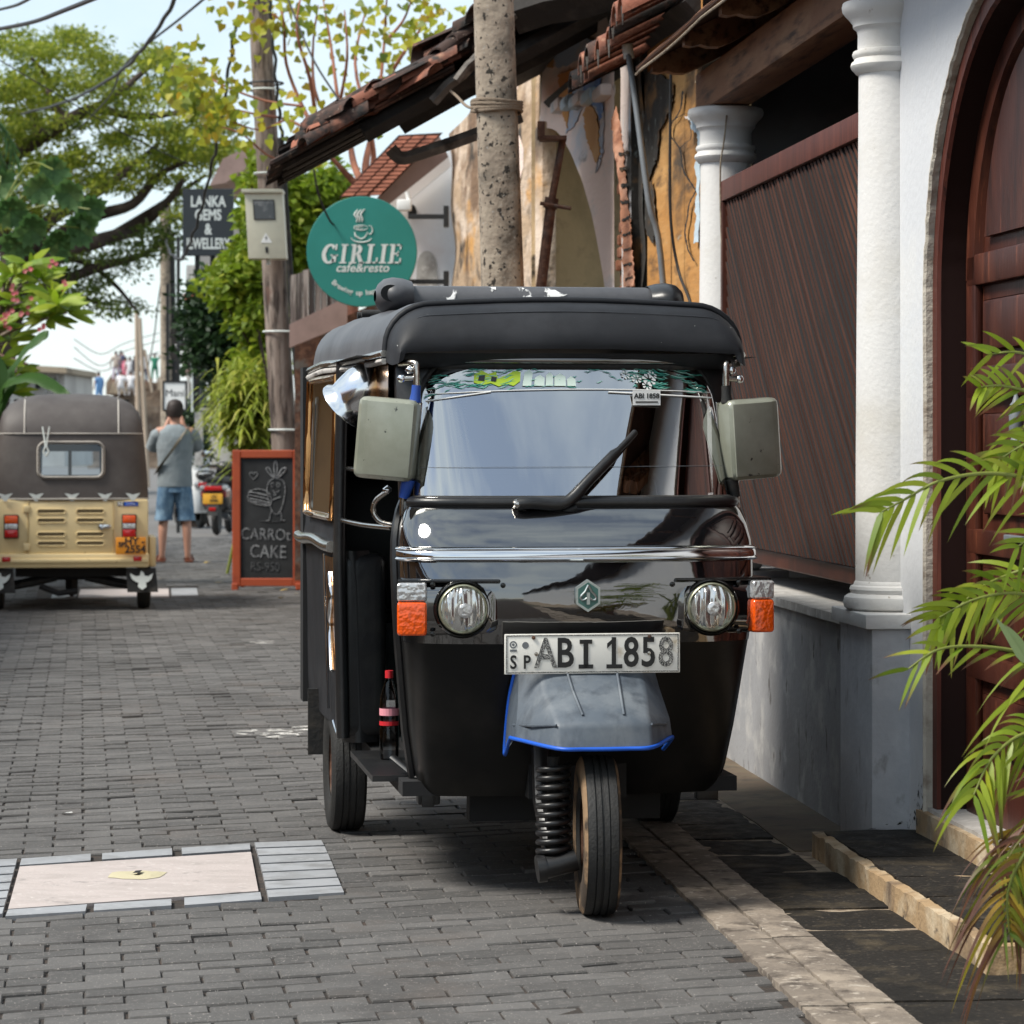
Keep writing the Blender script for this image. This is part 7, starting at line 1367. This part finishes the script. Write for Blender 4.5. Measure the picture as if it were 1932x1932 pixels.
# ---- areca palm in the right foreground
ar = thing('areca_palm', 'areca palm reaching in from the right edge with browned leaf tips', 'plant', Vector((1.62, 7.0, 0))); o = ar.location
def frond(name, pts, L0, L1, mk, n=24, droop=.5, w_=.011, *a, **k):
    return frond_(name, pts, L0*.86, L1*.86, mk, n, droop, w_*.62, *a, **k)
def frond_(name, pts, L0, L1, mk, n=24, droop=.5, w_=.011, side=(1, 1), fwd=.75, tipb=.35, up_=.35):
    P = spline([W(u+42, v, d)-o for u, v, d in pts], 10); mb = MB(); rc = MB(); rc.tube(P, [lerp(.008, .002, i/(len(P)-1)) for i in range(len(P))], 6)
    N_ = len(P)
    for k in range(n):
        f = .12+.88*k/(n-1); x = f*(N_-1); i = min(int(x), N_-2); p = P[i].lerp(P[i+1], x-i); t = (P[min(i+1, N_-1)]-P[max(i-1, 0)]).normalized()
        sd_ = t.cross(Vector((0, -1, .15))).normalized()
        for q, s_ in enumerate((1, -1)):
            if random.random() > side[q]: continue
            ln = lerp(L0, L1, f)*random.uniform(.85, 1.12); d = (t*fwd+sd_*s_*.62+Vector((random.gauss(0, .06), random.gauss(-.12, .16), up_*.3+random.gauss(0, .05)))).normalized()
            m_ = 7; vs_ = []; at = []; wd = d.cross(Vector((random.gauss(0, .35), -1, random.gauss(.2, .35)))).normalized(); dr_ = droop*random.uniform(.7, 1.3); tb = random.uniform(0, tipb)
            for j in range(m_+1):
                g = j/m_; c = p+d*ln*g+Vector((0, 0, -dr_*ln*g*g)); ww = w_*(min(1, g*5+.35))*(1-g**3.2); vs_ += [c+wd*ww+Vector((0, 0, -.0)), c-wd*ww]; at += [max(0.001, g-.35+tb)]*2
            mb.add(vs_, [(2*j, 2*j+1, 2*j+3, 2*j+2) for j in range(m_)], at)
    fo_ = mb.build(name, LM[mk], ar, sharp=80); rc.build('rachis', M['gstem'], fo_, sharp=80); return fo_
st = MB()
for k in range(7): st.tube(spline([(random.gauss(0, .06), random.gauss(0, .06), 0), (random.gauss(0, .08), random.gauss(0, .08), .5), (random.gauss(.02, .12), random.gauss(0, .1), 1.1)], 4), [.028]*5+[.018]*4, 8)
st.build('stems', M['gstem'], ar, sharp=70)
frond('frond', [(2060, 900, 7.0), (1985, 790, 6.9), (1910, 745, 6.8), (1850, 728, 6.75), (1808, 730, 6.7)], .20, .09, 'palm', 12, .25, .010, (1, 1), .9, .5)
frond('frond', [(2080, 830, 7.1), (2010, 720, 7.0), (1950, 690, 6.9), (1880, 665, 6.8), (1830, 668, 6.8)], .20, .10, 'palm', 9, .25, .010, (1, .8), .9, .3)
frond('frond', [(2060, 760, 7.0), (1990, 730, 6.9), (1945, 740, 6.85), (1900, 790, 6.8), (1870, 850, 6.8)], .22, .10, 'palm', 11, .5, .012, (1, 1), .7, .3)
frond('frond', [(2080, 980, 6.9), (2000, 935, 6.8), (1910, 905, 6.7), (1820, 893, 6.65), (1730, 908, 6.6), (1660, 945, 6.6), (1622, 965, 6.6)], .22, .13, 'palm', 16, .42, .011, (1, 1), .85, .45)
frond('frond', [(2060, 1100, 7.0), (1990, 1075, 6.9), (1925, 1068, 6.8), (1860, 1085, 6.8), (1800, 1115, 6.75), (1735, 1180, 6.7)], .20, .11, 'palm', 12, .35, .011, (.9, 1), .8, .35)
frond('frond', [(2060, 1010, 6.8), (1990, 990, 6.7), (1930, 1000, 6.7), (1880, 1030, 6.7)], .16, .10, 'palm', 8, .35, .010, (.8, 1), .8, .4)
frond('frond', [(2070, 1330, 6.8), (1990, 1270, 6.7), (1900, 1235, 6.6), (1810, 1220, 6.55), (1730, 1225, 6.5), (1672, 1262, 6.5)], .17, .12, 'palm', 12, .25, .009, (.5, .8), 1.1, .6)
frond('frond', [(2060, 1380, 6.6), (2000, 1290, 6.55), (1940, 1260, 6.5), (1890, 1250, 6.5)], .20, .16, 'palmp', 7, .15, .015, (1, .2), .55, .1, .9)
frond('frond', [(2060, 1210, 6.6), (2000, 1220, 6.5), (1950, 1250, 6.5), (1905, 1330, 6.45)], .26, .20, 'palm', 7, .8, .012, (.6, 1), .7, .3)
frond('frond', [(2060, 1480, 6.5), (1990, 1500, 6.45), (1930, 1545, 6.4), (1880, 1585, 6.4), (1838, 1640, 6.35)], .20, .15, 'palmd', 30, 1.0, .009, (1, 1), .65, .8)
frond('frond', [(2040, 1560, 6.4), (1960, 1570, 6.35), (1900, 1600, 6.3), (1860, 1680, 6.3), (1862, 1760, 6.3)], .22, .15, 'palmd', 26, 1.0, .008, (1, 1), .6, .9)
frond('frond', [(2060, 1420, 6.7), (2000, 1440, 6.65), (1945, 1490, 6.6)], .20, .16, 'palmd', 10, .3, .010, (1, 1), .8, .5)
frond('frond', [(2050, 1230, 6.9), (1960, 1150, 6.8), (1880, 1120, 6.75), (1800, 1130, 6.7), (1730, 1165, 6.7)], .19, .12, 'palm', 18, .4, .011, (1, 1), .8, .5)
frond('frond', [(2040, 1480, 6.6), (1960, 1390, 6.5), (1890, 1385, 6.5), (1830, 1430, 6.45), (1795, 1500, 6.4)], .20, .14, 'palm', 16, .7, .011, (1, 1), .7, .5)
frond('frond', [(2040, 880, 6.8), (1960, 830, 6.75), (1900, 835, 6.7), (1840, 870, 6.7)], .18, .11, 'palm', 14, .4, .011, (1, 1), .75, .5)
# ================================================================== far end of the street
M['rampart'] = mat('old_rampart_stone', (.15, .105, .075), .95, var=[((.24, .18, .13), .9, .45, .65), ((.07, .05, .04), 1.4, .5, .66), ((.20, .17, .14), 5, .55, .7)], bump=.6, bscale=2, bdist=.2)
M['rock'] = mat('pale_rock', (.36, .29, .21), .95, var=[((.22, .17, .12), .8, .48, .66)]); M['farw'] = mat('far_plaster', (.55, .53, .50), .9, var=[((.40, .38, .36), .7, .45, .7)]); M['farg'] = mat('far_grey_house', (.30, .29, .28), .9); M['fwood'] = mat('pale_post', (.42, .33, .25), .9)
rm_ = thing('rampart', 'old stone rampart wall closing the far end of the street', 'wall', W(270, 870, 150).xy.to_3d()); o = rm_.location
def fx(u, v, d=150): return W(u, v, d)-o
mb = MB(); rows = [[], []]
topv = [(170, 762), (210, 748), (240, 742), (290, 738), (330, 735), (380, 734), (450, 735)]
mb.prism([fx(165, 885)]+[fx(u, v) for u, v in topv]+[fx(450, 885)], (0, 4, 0)); mb.build('lower_wall', M['rampart'], rm_)
mb = MB(); mb.prism([fx(200, 745, 152), fx(200, 722, 152), fx(212, 705, 152), fx(232, 700, 152), fx(260, 720, 152), fx(320, 722, 152), fx(420, 722, 152), fx(420, 745, 152)], (0, 6, 0)); mb.build('upper_wall', M['rampart'], rm_)
mb = MB(); mb.prism([fx(296, 735, 149), fx(300, 712, 149), (fx(312, 695, 149)), fx(322, 712, 149), fx(326, 735, 149)], (0, 2, 0)); mb.build('boulder', M['rock'], rm_)
mb = MB(); mb.prism([fx(205, 742, 149), fx(212, 722, 149), fx(228, 706, 149), fx(240, 730, 149), fx(238, 742, 149)], (0, 2, 0)); mb.build('boulder', M['rock'], rm_)
cl = {}
for nm, c in (('w', (.75, .73, .74)), ('pk', (.62, .18, .26)), ('lv', (.55, .50, .60)), ('db', (.06, .07, .14)), ('bl', (.16, .33, .60)), ('gr', (.03, .20, .12)), ('tn', (.50, .42, .36)), ('bk', (.04, .04, .05))): cl[nm] = mat('cloth_'+nm, c, .9)
M['skind'] = mat('skin_brown', (.25, .12, .08), .6)
pose = {}
for k in ('cam', 'down', 'up'): pose[k] = fig_j(1, k)
def far_person(u, vf, d, h, top, low, k, lab, rz_=0, sit=False):
    t = thing('person', lab, 'person', W(u, vf, d), rz_, 'people on the far rampart'); J, E = pose[k]; J = {a: (Vector(b[0]), b[1]) for a, b in J.items()}
    if sit:
        for a in J:
            if a[:2] in ('kn', 'cf', 'an', 'he', 'to'): p = J[a][0]; J[a] = (Vector((p.x, p.y+.42, max(.62, .5+.25*p.z))) if a[:2] == 'kn' else Vector((p.x, p.y+.45, p.z+.42)), J[a][1])
    ob = skin('body', J, E, [M['skind'], cl[top], cl[low], M['hair']], t, 1, lambda c: 3 if (c.z > 1.74 or (c.z > 1.66 and c.y < .02)) else (0 if c.z > 1.55 else (1 if c.z > .93 and abs(c.x) < .245 else (2 if .25 < c.z <= .93 and abs(c.x) < .24 else 0))))
    ob.scale = (h/1.87*1.15, h/1.87*1.15, h/1.87)
    if sit: ob.location.z = -.5*h/1.87
far_person(219, 724, 151, 1.75, 'tn', 'lv', 'down', 'tiny person in beige top and lilac skirt, leftmost standing on the rampart', 20)
far_person(228, 726, 152, 1.85, 'db', 'bl', 'cam', 'tiny person in dark top standing highest on the rampart', 0)
far_person(236, 730, 151, 1.6, 'pk', 'pk', 'down', 'tiny person in pink on the rampart between two others', -30)
far_person(245, 731, 150.5, 1.65, 'w', 'w', 'down', 'tiny person in white with dark hair standing mid group on the rampart', 15)
far_person(254, 731, 150.5, 1.7, 'bk', 'w', 'down', 'tiny person in black top and white skirt on the rampart', -10)
far_person(272, 726, 151, 1.75, 'w', 'db', 'cam', 'tiny person in white shirt right of the pale posts on the rampart', 40)
far_person(292, 722, 153, 1.6, 'gr', 'gr', 'up', 'tiny person in green with raised arms, rightmost on the rampart', 0)
far_person(228, 744, 148, 1.7, 'w', 'w', 'down', 'tiny seated person in white shirt, left of the seated pair', 0, True)
far_person(247, 744, 148, 1.7, 'w', 'w', 'down', 'tiny seated person in white shirt, right of the seated pair', 0, True)
far_person(187, 768, 140, 1.75, 'bl', 'bl', 'down', 'tiny person in blue shirt low on the rampart behind the cream hood', 50)
for lab, u0, v0, u1, v1, d, r, m in (('tall pale forked post in front of the rampart, left one', 258, 590, 262, 850, 90, .09, 'fwood'), ('slender pale post leaning beside the forked post', 264, 600, 279, 860, 88, .07, 'fwood'), ('dark concrete street pole with slotted top near the far houses', 312, 380, 318, 850, 62, .16, 'cpole')):
    t = thing('street_post', lab, 'post', W(u1, 870, d).xy.to_3d()); b = W(u1, v1, d); b.z = 0; mb = MB(); mb.tube([b-t.location, W(u0, v0, d)-t.location], [r, r*.75], 8); mb.build('shaft', M[m], t, sharp=60)
    if 'slotted' in lab or 'forked' in lab: mb = MB(); mb.tube([W(u0+9, v0+60, d)-t.location, W(u1+8, v1-120, d)-t.location], r*.6, 6); mb.build('side_conduit', M['fwood' if 'forked' in lab else 'wire'], t, sharp=60)
# sea-side house at left
hl_ = thing('grey_house', 'pale grey house with small dark windows behind the banana leaves', 'house', W(80, 870, 75).xy.to_3d()); o = hl_.location
def hq(name, px, d, m, th=.3, parent=None): mb = MB(); mb.prism([W(u, v, d)-o for u, v in px], (0, th, 0)); return mb.build(name, M[m] if isinstance(m, str) else m, parent or hl_)
hq('wall', [(-60, 880), (122, 880), (122, 700), (-60, 690)], 75, 'farw', 5); hq('roof', [(-70, 694), (126, 704), (124, 693), (-70, 682)], 74.5, 'rock', 5.5)
for u in (30, 62, 96): w1 = hq('window', [(u, 735), (u+18, 735), (u+18, 712), (u, 712)], 74.95, 'farw', .06); hq('pane', [(u+3, 733), (u+15, 733), (u+15, 714), (u+3, 714)], 74.93, 'void', .03, w1)
for u in (40, 62, 84, 106): hq('balcony_post', [(u, 760), (u+4, 760), (u+4, 700), (u, 700)], 74.8, 'farg', .1)
# houses on the right, beyond the creeper
hr = thing('verandah_house', 'two-storey house with dark eaves and white posts beyond the black banner sign', 'house', W(400, 870, 52).xy.to_3d()); o = hr.location
def rq(name, px, d, m, th=.3, parent=None): mb = MB(); mb.prism([W(u, v, d)-o for u, v in px], (0, th, 0)); return mb.build(name, M[m] if isinstance(m, str) else m, parent or hr, sharp=None)
rq('wall', [(362, 880), (470, 880), (470, 520), (362, 540)], 52, 'farw', 5)
rq('upper_wall', [(372, 560), (470, 560), (470, 400), (372, 420)], 52.5, 'farg', 4)
rq('upper_roof', [(420, 300), (480, 270), (490, 300), (425, 345), (395, 350)], 50, 'mauve', 3)
ev = rq('eaves', [(318, 632), (332, 600), (368, 565), (420, 555), (440, 590), (372, 592), (345, 615), (330, 655)], 49.5, 'blackw', 2.5)
for k in range(8): rq('eave_tile', [(345+11*k, 566-2.2*k), (355+11*k, 564-2.2*k), (356+11*k, 552-2.4*k), (346+11*k, 554-2.4*k)], 49.4, 'ctile', .3, ev)
rq('lower_eaves', [(316, 668), (330, 650), (400, 642), (420, 690), (380, 700), (345, 690)], 49, 'blackw', 2.5)
rq('valance', [(330, 700), (375, 690), (382, 715), (352, 712)], 48.5, 'mauve', .2)
for u in (352, 361, 371): rq('post', [(u, 880), (u+6, 880), (u+5, 705), (u, 705)], 48.4, 'farw', .15)
for u, v in ((334, 655), (344, 668), (352, 640), (361, 672), (348, 690)):
    mb = MB(); mb.lathe([(0, .05), (.035, .035), (.05, 0), (.035, -.035), (0, -.05)], 10, W(u, v, 48)-o); mb.build('lamp_globe', M['white'], hr, sharp=70)
rq('balcony', [(352, 500), (400, 500), (400, 530), (350, 535)], 49, 'farw', 1.5); rq('balcony_panel', [(355, 440), (400, 436), (402, 470), (356, 474)], 49.5, 'farg', .2)
mb = MB(); mb.rbox(-60, 200, 0, 3, -1, -.2, .1)
sea = MB().add([(-900, 200, -1.0), (900, 200, -1.0), (900, 1490, -1.0), (-900, 1490, -1.0)], [(0, 1, 2, 3)])
# ------------------------------------------------------------------ overhead cables
def cable(name, lab, pts, r, n=8, tw=0):
    P = spline([W(*p) for p in pts], n); mb = MB()
    if tw: P = [p+Vector((tw*math.sin(i*1.3), 0, tw*math.cos(i*1.7))) for i, p in enumerate(P)]
    mb.tube(P, r, 6); tag(mb.build(name, M['wire'], None, sharp=70), lab, 'cable', 'overhead cables')
cable('overhead_cable', 'twisted black cable descending past the square jeweller sign', [(445, 40, 30), (432, 130, 31), (415, 240, 32), (398, 320, 33), (378, 400, 34), (358, 460, 35), (345, 485, 36), (335, 488, 38), (318, 470, 45), (312, 440, 60)], .018, 8, .012)
cable('overhead_cable', 'thick black cable sweeping down from the top into the big tree crown', [(345, -30, 26), (310, 35, 28), (272, 88, 31), (220, 140, 36), (130, 190, 44), (40, 215, 52)], .022, 8, .006)
cable('overhead_cable', 'thin grey cable parallel to the thick one crossing the sky at top', [(400, -15, 26), (340, 35, 29), (280, 82, 32), (230, 130, 36), (200, 190, 44), (120, 270, 60)], .013)
cable('overhead_cable', 'black cable across the upper left corner above the tree', [(-20, 58, 24), (60, 42, 22), (120, 20, 20), (190, -8, 18)], .016)
cable('overhead_cable', 'short thin cable in the very top left corner', [(-10, 20, 24), (30, 10, 22), (60, -5, 20)], .012)
cable('overhead_cable', 'thin pale line slanting across the tree crown to the creeper', [(-10, 108, 30), (120, 185, 30), (250, 260, 31), (380, 320, 32)], .007)
cable('overhead_cable', 'drooping cable beside the far dark pole', [(335, 380, 60), (318, 440, 60), (300, 560, 70), (290, 640, 80), (278, 700, 90)], .018)
cable('overhead_cable', 'black cables hanging along the right side of the timber pole', [(508, -10, 27.5), (516, 80, 27.5), (522, 170, 27.5), (530, 240, 27.6), (534, 300, 27.8)], .016, 8, .012)
cable('overhead_cable', 'thin line from the timber pole top down to the tile verge', [(540, -10, 26), (590, 110, 25.5), (640, 190, 25), (665, 235, 24.5)], .010)
cable('overhead_cable', 'grey wire hanging from the broken roof to the round sign', [(592, 320, 24.6), (602, 370, 24.7), (625, 420, 24.9), (640, 420, 25.2)], .009)
for k, (v0, v1) in enumerate(((655, 690), (676, 700), (640, 668))):
    cable('lamp_string', ('upper', 'middle', 'lower')[(2, 1, 0).index(k) if False else (k+1) % 3]+' string of small lamps across the far sky', [(140, v0, 80), (190, v1, 85), (235, v0+8, 90), (300, v0-12, 95)], .012)
# fallen leaves
M['dleaf'] = mat('dry_leaf', (.32, .22, .05), .8, rnd=.3); mb0 = None
for k, (u, v) in enumerate(((545, 1112), (556, 1120), (530, 1128), (420, 1098), (395, 1060), (300, 1092), (135, 1535))):
    p = G(u, v, .006); mb = MB(); a = random.random()*6; ln = .05 if k < 6 else .03
    leafq(mb, Vector((0, 0, .004)), ln*2, ln*.6, Vector((math.cos(a), math.sin(a), .05)), Vector((0, 0, 1)), 'l'); ob = mb.build('fallen_leaf', M['dleaf'] if k < 6 else M['white'], None, loc=p)
    tag(ob, ('yellow fallen leaf right at the foot of the chalkboard', 'small fallen leaf at the chalkboard right foot, nearer the camera', 'pale fallen leaf in front of the chalkboard', 'dry leaf on paving left of the chalkboard', 'dry leaf near the feet of the person with the camera', 'dry leaf on paving right of the cream three-wheeler', 'small white scrap lying on the paving above the foreground cover')[k], 'leaf' if k < 6 else 'litter')
# ================================================================== house across the street (out of view at left; added and sized to hide sky in reflections)
M['ochre'] = mat('ochre_plaster', (.42, .23, .10), .85, var=[((.32, .17, .08), 1.5, .45, .7)]); M['shut'] = mat('dark_shutter', (.05, .03, .02), .6)
oh = thing('ochre_house', 'ochre house across the street, seen only mirrored in the side window', 'house', Vector((-5.25, 14, 0)), 4.2)
MB().box(-.4, 0, -12, 24, -.03, 2.45).build('wall', M['ochre'], oh)
for y in (-10, -7, -4, -1, 2, 5, 8, 11, 14, 17, 20, 23):
    w1 = MB().rbox(.0, .05, y-.55, y+.55, .8, 2.0, .01).build('window', M['white'], oh); MB().box(.051, .06, y-.48, y+.48, .87, 1.93).build('shutter', M['shut'], w1)
MB().add([(.7, -12, 2.3), (.7, 24, 2.3), (-4, 24, 3.9), (-4, -12, 3.9), (.7, -12, 2.4), (.7, 24, 2.4), (-4, 24, 4.0), (-4, -12, 4.0)], [(0, 3, 2, 1), (4, 5, 6, 7), (0, 1, 5, 4), (1, 2, 6, 5), (2, 3, 7, 6), (3, 0, 4, 7)]).build('roof', M['clay'], oh)
